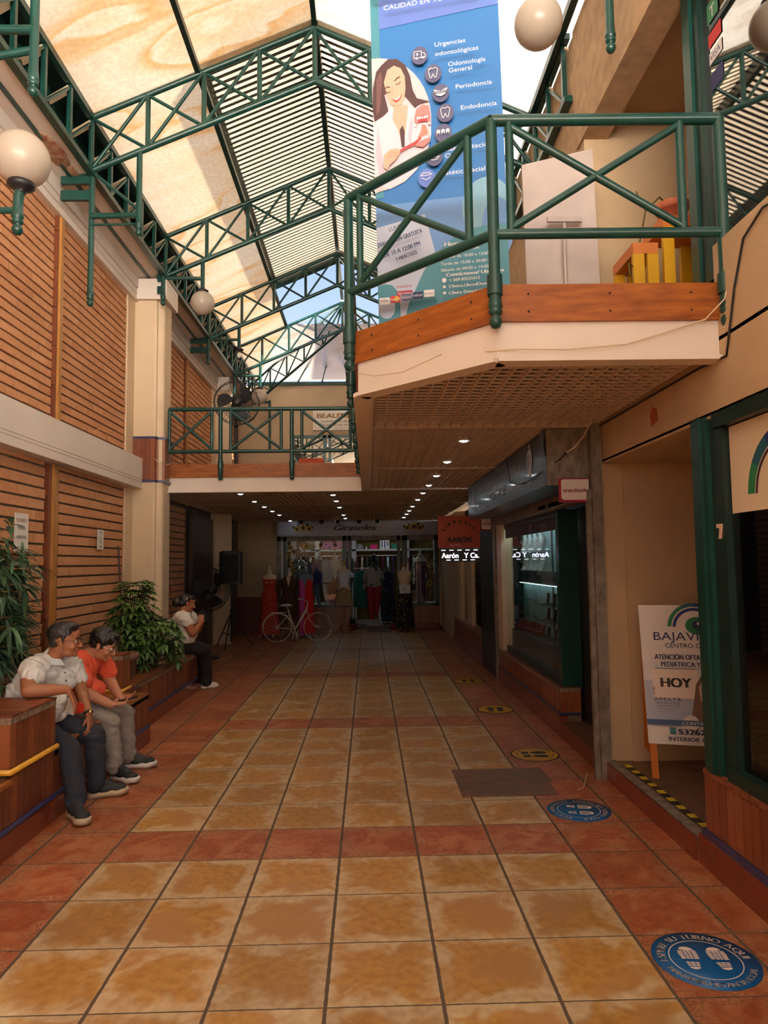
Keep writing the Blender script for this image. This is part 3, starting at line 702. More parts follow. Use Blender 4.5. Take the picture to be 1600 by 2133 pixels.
# raised planter wall behind the near bench
t = thing('planter', 'raised brown tiled planter behind the two seated men, holding the bamboo', 'planter', (-2.85, 4.6, 0))
mb = MB(); mb.box(-2.80, -2.58, 1, 6.50, 0, .80, GROUT); vtiles(mb, (-2.56, 2.4), (-2.56, 6.5), .45, .83, cap=False); slab_tiles(mb, -2.80, -2.545, 2.4, 6.5, .845)
mb.build('tiled_wall', t); MB().box(-3.12, -2.8, 1, 6.5, .0, .74, SOIL).build('soil', t)
# far bench / planter
t = thing('planter', 'far brown tiled planter bench with the leafy potted shrubs and the seated woman', 'planter', (-2.6, 7.9, 0))
mb = MB(); mb.box(-2.54, -2.25, 6.75, 9.10, 0, .46, GROUT); vtiles(mb, (-2.22, 6.53), (-2.22, 9.13), .175, .47, cap=False); vtiles(mb, (-2.22, 9.13), (-3.1, 9.13), .175, .47, cap=False)
slab_tiles(mb, -2.56, -2.212, 6.75, 9.14, .484, w=.062); slab_tiles(mb, -3.12, -2.55, 8.72, 9.14, .484, w=.062); mb.box(-3.12, -2.5, 8.75, 9.1, 0, .46, GROUT); mb.build('tiled_wall', t)
MB().ptube([(-2.216, 6.55, .158), (-2.216, 9.14, .158)], .016, BLUET, 8).build('blue_trim', t)
MB().box(-3.1, -2.21, 6.54, 9.15, 0, .142, SKIRT).build('skirting', t)
MB().box(-3.12, -2.56, 6.76, 8.72, .1, .36, SOIL).build('soil', t)

# ================================================================== RAILINGS
def knob(mb, x, y, z):  # turned foot at the bottom of a post, z = lowest point
    mb.lathe([(.0, 0), (.022, .006), (.034, .03), (.030, .05), (.016, .066), (.030, .072), (.036, .085), (.030, .098), (.033, .104), (.038, .115), (.033, .13), (.030, .18), (.028, .25)], (x, y, z), GREEN, 12)
def post(t, x, y, z0, z1):
    mb = MB(); knob(mb, x, y, z0); mb.tube((x, y, z0 + .17), (x, y, z0 + .27), .039, GREEN, 12); mb.tube((x, y, z0 + .2), (x, y, z1), .029, GREEN, 12); return mb.build('post', t)
def rail_run(t, p, q, zt_, zb_, ins=(.12, .12), cont=False):
    P, Q = Vector((*p, 0)), Vector((*q, 0)); d = (Q - P).normalized(); T, B = Vector((0, 0, zt_)), Vector((0, 0, zb_))
    MB().tube(P + T, Q + T, .029, GREEN, 12).build('top_rail', t); MB().tube(P + B, Q + B, .026, GREEN, 12).build('bottom_rail', t)
    a, b_ = P + d * ins[0], Q - d * ins[1]
    for c in (a, b_): MB().tube(c + B, c + T, .022, GREEN, 10).build('upright', t)
    dn, du_ = Vector((0, 0, .03)), Vector((0, 0, -.03))
    MB().tube(a + B + dn, b_ + T + du_, .020, GREEN, 8).tube(a + T + du_, b_ + B + dn, .020, GREEN, 8).build('cross_brace', t)
t = thing('balcony_railing', 'dark green tubular railing around the near right balcony', 'railing', (.64, 3.36, 2.76))
K0, K1, K2 = (-.10, 4.12), (.645, 3.365), (1.80, 3.345)
ZT, ZB = 3.835, 3.24
rail_run(t, K0, K1, ZT, ZB, (.10, .15)); rail_run(t, K1, K2, ZT, ZB, (.09, .20))
for p in (K0, K1, K2): post(t, *p, 2.755, ZT)
t = thing('balcony_railing', 'long green railing seen end-on beside the banner, its turned post feet in a row', 'railing', (-.11, 7, 2.76))
YS = [4.22, 5.12, 6.08, 7.05, 8.05, 9.0]
for a, b_ in zip(YS, YS[1:] + [9.55]): rail_run(t, (-.11, a), (-.11, b_), 3.80, 3.20, (.12, .12))
for y in YS[1:]: post(t, -.115, y, 2.755, 3.80)
t = thing('balcony_railing', 'green railing with crossed bars along the far gallery edge', 'railing', (-1.4, 9.55, 2.76))
XS = [(-2.73, -2.02, .01, .12), (-2.02, -1.04, .14, .145), (-1.04, -.07, .14, .16)]
for a, b_, i0, i1 in XS: rail_run(t, (a, 9.55), (b_, 9.55), 3.75, 3.16, (i0, i1))
for x in (-2.02, -1.04, -.07): post(t, x, 9.55, 2.755, 3.75)

# ================================================================== BRACKETS AND GLOBES
GLOBE = bpy.data.materials.new('milk_glass'); GLOBE.use_nodes = True
_n, _l = GLOBE.node_tree.nodes, GLOBE.node_tree.links; _b = _n['Principled BSDF']; _b.inputs['Base Color'].default_value = (.54, .46, .38, 1); _b.inputs['Roughness'].default_value = .25
_t = _n.new('ShaderNodeBsdfTranslucent'); _t.inputs[0].default_value = (.62, .52, .42, 1); _x = _n.new('ShaderNodeMixShader'); _x.inputs[0].default_value = .3
_l.new(_b.outputs[0], _x.inputs[1]); _l.new(_t.outputs[0], _x.inputs[2]); _l.new(_x.outputs[0], _n['Material Output'].inputs[0])
def wall_post(y, z0, label, tabs=True, z1=5.52, x=-2.725, tab_to=-3.03):
    t = thing('hanging_bracket', label, 'bracket', (x, y, z0)); mb = MB(); knob(mb, x, y, z0); mb.tube((x, y, z0 + .2), (x, y, z1), .029, GREEN, 12); mb.build('post', t)
    if tabs:
        for z in (z1 - .05, z1 - .22): MB().box(min(tab_to, x), max(tab_to, x), y - .02, y + .02, z - .05, z + .05, GREEN).build('wall_tab', t)
    return t
def hang_post(t, y, z0, x=-2.165, z1=None, kn=True):
    mb = MB()
    if kn: knob(mb, x, y, z0)
    mb.tube((x, y, z0 + (.18 if kn else 0)), (x, y, z1 or zb(x)), .029, GREEN, 12); mb.build('drop_post', t)
def globe(t, x, y, zc, r=.16, up=False, bulb=False):
    mb = MB(); s_ = -1 if up else 1
    mb.lathe([(.02, 0), (.075, .005), (.08, .03), (.055, .045), (.03, .06), (.03, .07)], (x, y, zc + s_ * (r - .02)), BLACK, 20, axis=(0, 0, s_))
    mb.build('fitter', t)
    if not bulb: MB().ball((x, y, zc), r, GLOBE, 28, 18).build('globe', t)
    else: MB().ball((x, y, zc + .06), (.035, .035, .05), WPAPER, 12, 8).build('bulb', t)
# truss at 6.73
t = wall_post(6.78, 4.165, 'long green bracket post hanging from the left eave with two wall tabs')
hang_post(t, 6.73, 4.86, x=-2.24); MB().tube((-2.725, 6.76, 5.08), (-2.24, 6.74, 5.08), .029, GREEN, 10).tube((-2.725, 6.76, 4.99), (-2.24, 6.74, 4.99), .012, GREEN, 8).tube((-2.70, 6.75, 5.52), (-2.25, 6.74, 5.14), .016, GREEN, 8).build('tie_bar', t)
# truss at 9.28, with globe
t = wall_post(9.2, 5.09, 'short green bracket at the tiled-collar pillar carrying a hanging globe', tab_to=-2.8)
hang_post(t, 9.28, 5.36, x=-2.215, kn=False); MB().tube((-2.725, 9.25, 5.49), (-2.215, 9.27, 5.49), .026, GREEN, 10).build('tie_bar', t)
t2 = thing('globe_lamp', 'white globe lamp hanging under the second truss by the pillar', 'lamp', (-2.215, 9.28, 5.35), group='globe lamps'); globe(t2, -2.215, 9.28, 5.155)
t = wall_post(11.85, 5.05, 'green bracket with wall tabs above the fan, ending in a bare bulb holder')
hang_post(t, 11.93, 5.33, x=-2.21, kn=False); MB().tube((-2.72, 11.93, 5.51), (-2.21, 11.93, 5.51), .024, GREEN, 10).build('tie_bar', t)
t2 = thing('globe_lamp', 'lamp fitting without its globe, bare bulb below a green post', 'lamp', (-2.21, 11.93, 5.3)); globe(t2, -2.21, 11.93, 5.17, bulb=True)
t = wall_post(14.2, 4.55, 'far green bracket post hanging behind the standing fan', tabs=False)
hang_post(t, 14.26, 5.28, x=-2.2, kn=False); MB().tube((-2.72, 14.26, 5.5), (-2.2, 14.26, 5.5), .024, GREEN, 10).build('tie_bar', t)
t2 = thing('globe_lamp', 'far white globe lamp to the right of the standing fan', 'lamp', (-2.22, 14.26, 5.28), group='globe lamps'); globe(t2, -2.22, 14.26, 5.07)
t = thing('hanging_bracket', 'small green post hanging at the far left eave corner', 'bracket', (-2.35, 16.6, 4.4)); mb = MB(); knob(mb, -2.35, 16.7, 4.30); mb.tube((-2.35, 16.7, 4.5), (-2.35, 16.7, 5.56), .03, GREEN, 10).tube((-2.72, 16.7, 5.52), (-2.35, 16.7, 5.52), .025, GREEN, 10); mb.build('post', t)
# near truss 4.4
t = thing('hanging_bracket', 'near green knob-ended post in front of the left eave girder', 'bracket', (-2.2, 4.4, 4.7)); hang_post(t, 4.4, 4.68, x=-2.165)
MB().tube((-2.9, 4.4, 5.14), (-2.165, 4.4, 5.14), .029, GREEN, 10).tube((-2.9, 4.4, 4.86), (-2.165, 4.4, 5.0), .026, GREEN, 10).build('tie_bar', t)
t = thing('hanging_bracket', 'green knob-ended post beside the near right globe', 'bracket', (1.665, 4.4, 5.0)); hang_post(t, 4.4, 5.0, x=1.665, z1=5.9)
t = thing('globe_lamp', 'near right white globe lamp cut off by the top of the frame', 'lamp', (1.18, 4.4, 5.3)); globe(t, 1.18, 4.4, 5.205); hang_post(t, 4.4, 5.37, x=1.18, kn=False)
# near left standing globe
t = thing('globe_lamp', 'large near left white globe lamp standing on a short green post', 'lamp', (-2.12, 4.15, 3.6)); globe(t, -2.10, 4.15, 4.10, r=.165, up=True)
mb = MB(); knob(mb, -2.115, 4.15, 3.62); mb.tube((-2.115, 4.15, 3.8), (-2.105, 4.15, 3.92), .029, GREEN, 12); mb.build('post', t); MB().tube((-3.1, 4.15, 3.775), (-2.115, 4.15, 3.775), .02, GREEN, 10).build('arm', t)

# ================================================================== FANS, SPEAKER
def fan(x, y, z0, zc, r, ang, label, tilt=0, base=True):
    t = thing('standing_fan', label, 'fan', (x, y, z0)); f = Vector((math.sin(ang), -math.cos(ang), math.sin(tilt))).normalized()   # facing direction
    u = Vector((0, 0, 1)).cross(f).normalized(); w = f.cross(u); c = Vector((x, y, zc)); mb = MB()
    P = lambda rr, a, d: c + u * (rr * math.cos(a)) + w * (rr * math.sin(a)) + f * d
    N = 24
    for rr, d in ((r, 0), (r * .97, .05), (r * .97, -.05), (r * .35, .085), (r * .66, .075), (r * .66, -.075)):
        mb.ptube([P(rr, 2 * math.pi * k / N, d) for k in range(N + 1)], .006 if rr > r * .9 else .003, BLACK, 5, caps=False)
    for k in range(36):
        a = 2 * math.pi * k / 36
        for s_ in (1, -1): mb.ptube([P(r, a, 0), P(r * .85, a, .06 * s_), P(r * .2, a, .09 * s_)], .0025, BLACK, 4, caps=False)
    mb.lathe([(.0, .0), (r * .22, .005), (r * .22, .02), (.0, .022)], c + f * .085, BLACK, 16, axis=tuple(f)); mb.build('wire_guard', t)
    mb = MB()
    for k in range(3):
        a0 = .5 + k * 2 * math.pi / 3; vs = []
        for i in range(7):
            q = i / 6; rr = r * (.12 + .74 * q); wd = (.35 + .35 * math.sin(q * 2.6)) * (1 - .35 * q); ac = a0 + .5 * q
            for j in (-1, 0, 1): vs.append(P(rr, ac + wd * j, .028 * j))
        mb.add(vs, [(i * 3 + j, i * 3 + j + 1, i * 3 + j + 4, i * 3 + j + 3) for i in range(6) for j in (0, 1)], BLACK, True)
    mb.lathe([(0, .05), (.04, .045), (.05, .0), (.05, -.03), (0, -.03)], c, BLACK, 14, axis=tuple(f)); mb.build('blades', t)
    mb = MB(); mb.lathe([(0, -.07), (.06, -.075), (.075, -.13), (.07, -.22), (.03, -.26), (0, -.262)], c, BLACK, 16, axis=tuple(f)); mb.build('motor', t)
    q = c - f * .15; mb = MB(); mb.tube(q, q - Vector((0, 0, .16)), .03, BLACK, 10); mb.tube((q.x, q.y, zc - .14), (q.x, q.y, z0 + .7), .017, BLACK, 10); mb.tube((q.x, q.y, z0 + .72), (q.x, q.y, z0 + .02), .024, BLACK, 10); mb.ball((q.x, q.y, z0 + .74), (.035, .035, .03), BLACK, 10, 6); mb.build('pole', t)
    MB().lathe([(.0, 0), (.24, 0), (.25, .02), (.2, .035), (.05, .05), (.03, .09)], (q.x, q.y, z0), BLACK, 24).build('base', t)
fan(-1.93, 10.25, 2.94, 4.0, .335, .25, 'tall black standing fan on the upper gallery behind the far railing')
fan(-2.72, 12.1, 0, 1.18, .37, .75, 'black standing fan in the dark corner behind the seated woman')
t = thing('loudspeaker', 'black loudspeaker raised on a tripod against the dark far left', 'loudspeaker', (-2.66, 13.65, 1.2))
mb = MB(); yy = 13.65; pts = [(-.225, -.02), (-.20, -.12), (-.12, -.15), (.12, -.15), (.20, -.12), (.225, -.02), (.15, .16), (-.15, .16)]
mb.prism([(-2.67 + a, yy + b_, 1.23) for a, b_ in pts], (0, 0, .62), BLACK); mb.prism([(-2.67 + a * .85, yy + b_ * .85, 1.85) for a, b_ in pts], (0, 0, .02), BLACK); mb.build('cabinet', t)
MB().box(-2.83, -2.51, yy - .158, yy - .148, 1.28, 1.80, mat('speaker_grille', (.02, .02, .02), rough=.7, bump=.6, bs=400)).build('grille', t)
MB().tube((-2.91, yy, 1.6), (-2.88, yy, 1.6), .02, BLACK).build('handle', t)
t = thing('tripod_stand', 'black tripod stand under the loudspeaker', 'stand', (-2.66, 13.65, 0)); MB().tube((-2.66, yy, .12), (-2.66, yy, 1.23), .02, BLACK).ball((-2.66, yy, .72), .035, BLACK, 10, 6).build('pole', t)
for a in (.4, 2.5, 4.6): MB().tube((-2.66, yy, .70), (-2.66 + .42 * math.cos(a), yy + .42 * math.sin(a), .01), .012, BLACK).tube((-2.66, yy, .25), (-2.66 + .26 * math.cos(a), yy + .26 * math.sin(a), .28), .009, BLACK).build('leg', t)

# ================================================================== PRINT COLOURS
PB_ = flat('print_blue', (45, 112, 178), rough=.35); PB2 = flat('print_light_blue', (96, 140, 196), rough=.35); PB3 = flat('print_purple_blue', (92, 118, 190), rough=.35); PT = flat('print_teal', (66, 132, 150), rough=.35)
PTL = flat('print_pale_teal', (120, 165, 190), rough=.35); PGY = flat('print_pale_grey_blue', (176, 184, 206), rough=.35); PW = flat('print_white', (228, 222, 222), rough=.4); PPK = flat('print_pink_grey', (208, 180, 186), rough=.4)
PIC = flat('print_icon_grey', (84, 84, 118), rough=.4); HAIRP = flat('print_hair', (72, 46, 48)); HAIRP2 = flat('print_hair_light', (104, 70, 70)); SKP = flat('print_skin', (212, 158, 138)); SKP2 = flat('print_skin_dark', (186, 124, 108)); SHP = flat('print_shirt', (206, 192, 204)); SHP2 = flat('print_shirt_fold', (184, 168, 184))
PR = flat('print_red', (200, 58, 58)); PGUM = flat('print_gum', (205, 120, 118)); PNV = flat('print_navy', (40, 46, 92)); PBK = flat('print_black', (24, 22, 22)); PCR = flat('print_crimson', (160, 24, 62)); PGR = flat('print_green', (66, 130, 98)); PGRY = flat('print_grey', (150, 148, 150)); PYL = flat('print_yellow', (214, 168, 30)); POR = flat('print_orange', (224, 98, 62)); PDG = flat('print_dark_green', (28, 60, 40))
PRED = flat('print_transbank_red', (170, 30, 60))

# ================================================================== BANNER (roll-up on the balcony)
O = Vector((.07, 4.40, 2.94)); U = Vector((.80, -.18, 0)).normalized(); V = Vector((-.016, 0, 1)).normalized(); Nn = U.cross(V)
t = thing('rollup_banner', 'tall blue dental clinic banner with a smiling woman standing on the right balcony', 'banner', tuple(O + U * .42))
mb = MB(); mb.prism([O + U * .02 + V * .15, O + U * .86 + V * .15, O + U * .86 + V * 2.62, O + U * .02 + V * 2.62], -Nn * .003, PW)
s = Sheet(mb, O + V * .04, U, V, .0007)
s.rect(.02, .86, .13, 2.57, PB_); s.rect(.02, .86, .13, .95, PB2); 
s.pg([(.02, .13), (.40, .13), (.40, .60), (.34, .86), (.02, .80)], PGY)
s.rect(.02, .078, 1.0, 2.57, PT); s.pg([(.078, 2.16), (.86, 2.20), (.86, 2.57), (.078, 2.57)], PB3)
s.ell((.74, .86), .16, .20, PTL); s.ell((.80, .72), .10, .20, PB2)
hill = [(.175, .13), (.22, .28), (.271, .378), (.32, .48), (.383, .565), (.45, .63), (.523, .685), (.62, .73), (.72, .743), (.86, .743), (.86, .13)]; s.pg(hill, PT)
s.pg([(.02, .41), (.07, .42), (.115, .408), (.145, .37), (.161, .33), (.165, .13), (.02, .13)], PT); s.ell((.075, .26), .055, .07, PGY)
# photo in a half ellipse
ph = [(.02, 1.96)] + [(.02 + .385 * math.sin(math.radians(a)), 1.50 + .46 * math.cos(math.radians(a))) for a in range(8, 180, 8)] + [(.02, 1.03)]
s.pg(ph, PPK)
s.pg([(.02, 1.10), (.02, 1.50), (.06, 1.56), (.12, 1.60), (.25, 1.60), (.33, 1.585), (.385, 1.58), (.402, 1.48), (.40, 1.38), (.37, 1.27), (.30, 1.16), (.22, 1.09), (.12, 1.05)], SHP)
s.pg([(.05, 1.50), (.03, 1.30), (.06, 1.10), (.09, 1.10), (.07, 1.32)], SHP2); s.pg([(.27, 1.52), (.25, 1.40), (.26, 1.30), (.275, 1.40), (.285, 1.50)], SHP2)
s.pg([(.16, 1.62), (.15, 1.52), (.185, 1.44), (.215, 1.32), (.235, 1.44), (.25, 1.54), (.255, 1.60)], SKP)
s.pg([(.195, 1.44), (.205, 1.32), (.225, 1.32), (.228, 1.43), (.215, 1.47)], HAIRP)
s.pg([(.085, 1.90), (.13, 1.935), (.19, 1.93), (.245, 1.88), (.275, 1.80), (.29, 1.70), (.315, 1.64), (.40, 1.605), (.33, 1.595), (.30, 1.575), (.27, 1.62), (.24, 1.66), (.10, 1.70), (.125, 1.58), (.09, 1.55), (.03, 1.52), (.02, 1.60), (.025, 1.75), (.05, 1.86)], HAIRP)
s.pg([(.05, 1.80), (.08, 1.86), (.09, 1.80), (.07, 1.60), (.045, 1.56)], HAIRP2)
s.pg([(.10, 1.78), (.125, 1.86), (.17, 1.885), (.215, 1.86), (.24, 1.80), (.243, 1.72), (.235, 1.66), (.215, 1.615), (.18, 1.602), (.145, 1.62), (.118, 1.68)], SKP)
for a, b_ in (((.112, 1.712), (.142, 1.708)), ((.178, 1.752), (.212, 1.766))): s.line([a, ((a[0] + b_[0]) / 2, (a[1] + b_[1]) / 2 - .008), b_], .006, HAIRP)
for a, b_ in (((.108, 1.735), (.142, 1.738)), ((.172, 1.775), (.21, 1.800))): s.line([a, ((a[0] + b_[0]) / 2, (a[1] + b_[1]) / 2 + .008), b_], .007, HAIRP)
s.line([(.158, 1.735), (.150, 1.700), (.166, 1.693)], .004, SKP2); s.pg([(.148, 1.655), (.185, 1.645), (.222, 1.683), (.205, 1.645), (.180, 1.627)], PR); s.pg([(.155, 1.655), (.185, 1.650), (.214, 1.675), (.20, 1.652), (.182, 1.640)], PW)
# model jaw, hand, brush
s.pg([(.295, 1.50), (.31, 1.56), (.35, 1.585), (.39, 1.575), (.40, 1.52), (.40, 1.44), (.385, 1.44), (.375, 1.51), (.34, 1.515), (.315, 1.46), (.298, 1.45)], PGUM); s.pg([(.318, 1.47), (.33, 1.51), (.365, 1.515), (.38, 1.47)], PR)
for k in range(7): s.ell((.302 + .015 * k, 1.452 + (.045 if 0 < k < 6 else 0)), .006, .011, PW, 8)
s.pg([(.31, 1.36), (.335, 1.40), (.345, 1.45), (.37, 1.44), (.385, 1.385), (.36, 1.36)], SKP2); s.pg([(.295, 1.31), (.33, 1.36), (.39, 1.375), (.395, 1.33), (.35, 1.295)], PGUM)
for k in range(5): s.ell((.315 + .016 * k, 1.345 + .004 * k), .007, .014, PW, 8)
s.pg([(.155, 1.275), (.23, 1.31), (.29, 1.335), (.335, 1.365), (.338, 1.352), (.295, 1.315), (.235, 1.295), (.16, 1.262)], PR)
s.pg([(.085, 1.19), (.09, 1.27), (.13, 1.305), (.18, 1.305), (.20, 1.285), (.185, 1.255), (.16, 1.225), (.125, 1.20), (.11, 1.17)], SKP); s.line([(.12, 1.28), (.19, 1.275)], .004, SKP2); s.line([(.12, 1.26), (.18, 1.255)], .004, SKP2)
# icons
CI = [(.345, 1.912), (.429, 1.776), (.474, 1.637), (.499, 1.498), (.481, 1.365), (.418, 1.215), (.365, 1.079)]
for k, c in enumerate(CI): s.ell(c, .054, .062, PIC if k < 6 else PB3)
x, y = CI[0]; s.line([(x - .036, y - .02), (x - .036, y + .026), (x + .012, y + .026), (x + .012, y - .02), (x - .036, y - .02)], .004, PW).line([(x + .012, y + .012), (x + .028, y + .012), (x + .038, y - .004), (x + .038, y - .02), (x + .012, y - .02)], .004, PW)
s.ring((x - .018, y - .022), .004, .008, PW, seg=12).ring((x + .024, y - .022), .004, .008, PW, seg=12); s.rect(x - .024, x - .006, y + .001, y + .006, PW).rect(x - .018, x - .012, y - .006, y + .013, PW)
def tooth(c, k=1, m=PW, w=.004):
    x, y = c; P = [(0, .024), (.014, .034), (.030, .022), (.026, -.004), (.018, -.036), (.010, -.034), (.0, -.008), (-.010, -.034), (-.018, -.036), (-.026, -.004), (-.030, .022), (-.014, .034), (0, .024)]
    s.line([(x + a * k, y + b_ * k) for a, b_ in P], w, m)
tooth(CI[1]); s.rect(CI[1][0] - .03, CI[1][0] - .014, CI[1][1] + .02, CI[1][1] + .026, PW); tooth(CI[3])
x, y = CI[2]; s.pg([(x - .045, y + .02), (x - .03, y - .018), (x, y - .03), (x + .03, y - .018), (x + .045, y + .025), (x, y + .008)], PW)
for k in range(7): s.rect(x - .034 + k * .0105, x - .027 + k * .0105, y - .012, y + .008, PIC)
x, y = CI[4]; [s.pg([(x + d - .012, y + .012), (x + d, y + .018), (x + d + .012, y + .012), (x + d + .009, y - .018), (x + d + .003, y - .005), (x + d - .003, y - .005), (x + d - .009, y - .018)], PW) for d in (-.03, 0, .03)]
x, y = CI[5]
for d in (.014, -.014):
    for k in range(6): s.ell((x - .028 + k * .0115, y + d), .005, .009, PW, 8)
s.line([(x - .03, y + .03), (x, y + .036), (x + .03, y + .03)], .004, PW).line([(x - .03, y - .03), (x, y - .036), (x + .03, y - .03)], .004, PW)
x, y = CI[6]; s.line([(x - .036, y + .004), (x - .015, y + .024), (x, y + .018), (x + .015, y + .024), (x + .036, y + .008), (x, y + .004), (x - .036, y + .004)], .004, PW).line([(x - .03, y - .01), (x, y - .025), (x + .03, y - .01)], .004, PW)
TX = [('Urgencias', .448, 1.932, .197), ('odontológicas', .449, 1.868, .276), ('Odontología', .531, 1.785, .236), ('General', .533, 1.742, .147), ('Periodoncia', .574, 1.627, .227), ('Endodoncia', .601, 1.483, .225), ('Rehabilitación', .49, 1.222, .30), ('Oral', .49, 1.178, .085), ('Estética facial', .468, 1.066, .27)]
for a, b_, c, w in TX: s.text(a, b_, c, .030, PW, width=w)
s.text('CALIDAD EN TU SONRISA', .123, 2.232, .033, PW, width=.62); s.text('ultradent', .055, 2.315, .09, PW, width=.72, bold=.004)
s.text('LUNES', .12, .735, .028, PNV, width=.09, rot=13); s.text('EVALUACION GRATUITA', .045, .635, .031, PNV, width=.295, rot=14, bold=.001); s.text('DE 10 A 12:00 PM', .082, .566, .031, PNV, width=.24, rot=14, bold=.001); s.text('Y MIERCOLES', .158, .533, .026, PNV, width=.14, rot=16, bold=.001)
for a, b_, c, h, w, bo in (('Horarios', .468, .600, .028, .18, .0015), ('de Atención', .52, .565, .018, .16, 0), ('Mañana de 10:00 a 13:00 hrs', .444, .522, .019, .34, 0), ('Tarde de 15:00 a 20:00 hrs', .440, .478, .019, .33, 0), ('Sábado de 09:00 a 14:00 hrs', .441, .438, .019, .34, 0), ('Contáctanos/ Ubícanos', .472, .404, .022, .354, .0015), ('+ 569 83521612', .49, .370, .019, .19, .001), ('Clinica.UltradDent', .486, .330, .019, .24, .001), ('Clínica Dental Ultradent', .485, .288, .019, .30, .001)): s.text(a, b_, c, h, PW, width=w, bold=bo)
for k, y in enumerate((.38, .34, .30)): s.ell((.458, y), .014, .015, PW, 12) if k == 0 else s.rect(.449, .466, y - .010, y + .006, PW)
s.text('transbank.', .157, .355, .022, PRED, width=.10); s.rect(.157, .255, .308, .335, PRED); s.text('Red compra', .165, .313, .016, PW, width=.085)
for k, (m, tt, tm) in enumerate(((PW, 'VISA', PNV), (PR, 'MasterCard', PW), (PIC, 'MAGNA', PW), (PNV, 'AMERICAN', PW), (PW, 'Diners', PNV))):
    x = .043 + k * .072; s.rect(x, x + .064, .255 + .006 * k, .30 + .006 * k, m)
    if k == 1: s.ell((x + .04, .285), .018, .018, PYL, 12)
    s.text(tt, x + .004, .27 + .006 * k, .014 if k else .02, tm, width=.056)
mb.build('printed_sheet', t)
mb = MB(); mb.prism([O + U * -.0 + Vector((0, 0, 0)) + Nn * .06, O + U * .88 + Nn * .06, O + U * .88 - Nn * .06, O - Nn * .06], (0, 0, .16), WHITE); mb.tube(O + Nn * .062 + V * .12, O + U * .88 + Nn * .062 + V * .12, .035, WHITE, 10); mb.build('base_cassette', t)
MB().tube(O + U * .02 + V * 2.62, O + U * .86 + V * 2.62, .014, CHROME).build('top_rail', t)
# ================================================================== CEILING SPOTS
SPOT = mat('spot_lamp_lens', (.85, .95, 1.0), var=0, emit=26)
def spot(x, y, lb, first=[None]):
    if first[0] is None:
        t = thing('ceiling_spotlight', lb, 'light', (x, y, 2.62), group='recessed ceiling spotlights', local=True)
        m = MB(); m.lathe([(.052, .0), (.052, .03), (.040, .04)], (0, 0, 0), WHITE, 18); m.build('rim', t)
        m = MB(); m.ball((0, 0, .004), (.036, .036, .014), SPOT, 14, 8); m.build('lens', t); first[0] = t
    else: dup(first[0], (x, y, 2.62), label=lb)
SY = [5.80, 7.03, 8.16, 9.18, 10.19, 11.28, 12.62, 13.67, 14.61, 15.69]
ORD = ['first', 'second', 'third', 'fourth', 'fifth', 'sixth', 'seventh', 'eighth', 'ninth', 'tenth']
for k, y in enumerate(SY): spot(.815, y, ORD[k] + ' ceiling spotlight of the right row, counted from the balcony front')
for k, y in enumerate((10.34, 11.39, 12.67, 14.69, 15.8)): spot(-.515, y, ORD[k] + ' ceiling spotlight of the middle row, counted from the far railing')
for k, y in enumerate((10.07, 11.32, 12.39, 13.42, 14.49, 16.5)): spot(-1.84, y, ORD[k] + ' ceiling spotlight of the left row, counted from the far railing')

# ================================================================== NEAR OPTICIAN WINDOW (right edge)
t = thing('shop_window', 'near right shop window in a dark green frame with an eye-logo poster and a number seven', 'window', (1.82, 2.5, .5))
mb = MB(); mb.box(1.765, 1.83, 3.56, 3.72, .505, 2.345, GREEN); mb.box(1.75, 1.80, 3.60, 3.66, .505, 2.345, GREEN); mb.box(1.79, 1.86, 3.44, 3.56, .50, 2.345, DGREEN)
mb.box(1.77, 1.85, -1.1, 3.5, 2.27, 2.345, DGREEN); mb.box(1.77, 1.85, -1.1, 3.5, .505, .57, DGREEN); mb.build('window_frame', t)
MB().box(1.826, 1.832, -1.1, 3.45, .56, 2.28, GLASSD).build('pane', t)
s0 = MB(); s = Sheet(s0, (1.824, 3.43, 0), (0, -1, 0), (0, 0, 1), .0007)
YG = mat('poster_cream', s2l(214, 212, 160), rough=.3, c2=s2l(228, 206, 190), vs=1.2, var=0)
s.rect(.0, .95, 1.828, 2.265, YG)
def band(c, r0, r1, a0, a1, ms, asp=1.0):
    n_ = len(ms)
    for i, m in enumerate(ms): s.ring(c, r0, r1, m, a0 + (a1 - a0) * i / n_, a0 + (a1 - a0) * (i + 1) / n_, 8, asp); s.k -= 1
    s.k += 1
P1, P2, P3 = flat('logo_green', (40, 128, 84)), flat('logo_teal', (28, 92, 112)), flat('logo_blue', (24, 50, 120)); PM = flat('logo_maroon', (56, 20, 50))
band((.455, 1.90), .245, .305, 178, 60, [P1, P2, P3, P3]); band((.455, 1.90), .222, .238, 178, 60, [PM, PM, PM]); s.ell((.47, 1.97), .10, .09, P1)
s0.build('poster', t)
mb = MB(); s = Sheet(mb, (1.795, 3.52, 1.705), (0, -1, 0), (0, 0, 1))
for z in (0, .012): pass
mb.prism([s.P(.0, .055), s.P(0, .075), s.P(.05, .075), s.P(.05, .06), s.P(.035, .0), s.P(.018, .0), s.P(.030, .055)], (-.012, 0, 0), flat('pale_pink_number', (222, 192, 170))); mb.build('number', t)
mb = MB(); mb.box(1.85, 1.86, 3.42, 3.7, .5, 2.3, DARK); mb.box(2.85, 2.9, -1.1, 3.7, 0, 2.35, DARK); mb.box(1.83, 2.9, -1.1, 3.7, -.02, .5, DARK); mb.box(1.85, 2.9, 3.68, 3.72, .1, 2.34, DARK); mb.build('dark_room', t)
t = thing('display_stand', 'thin brass-edged glass display stand inside the dark near window', 'stand', (2.3, 3.3, .5))
MB().tube((2.02, 3.36, .55), (2.04, 3.40, 1.62), .007, STRIPW, 8).build('upright', t); m = MB()
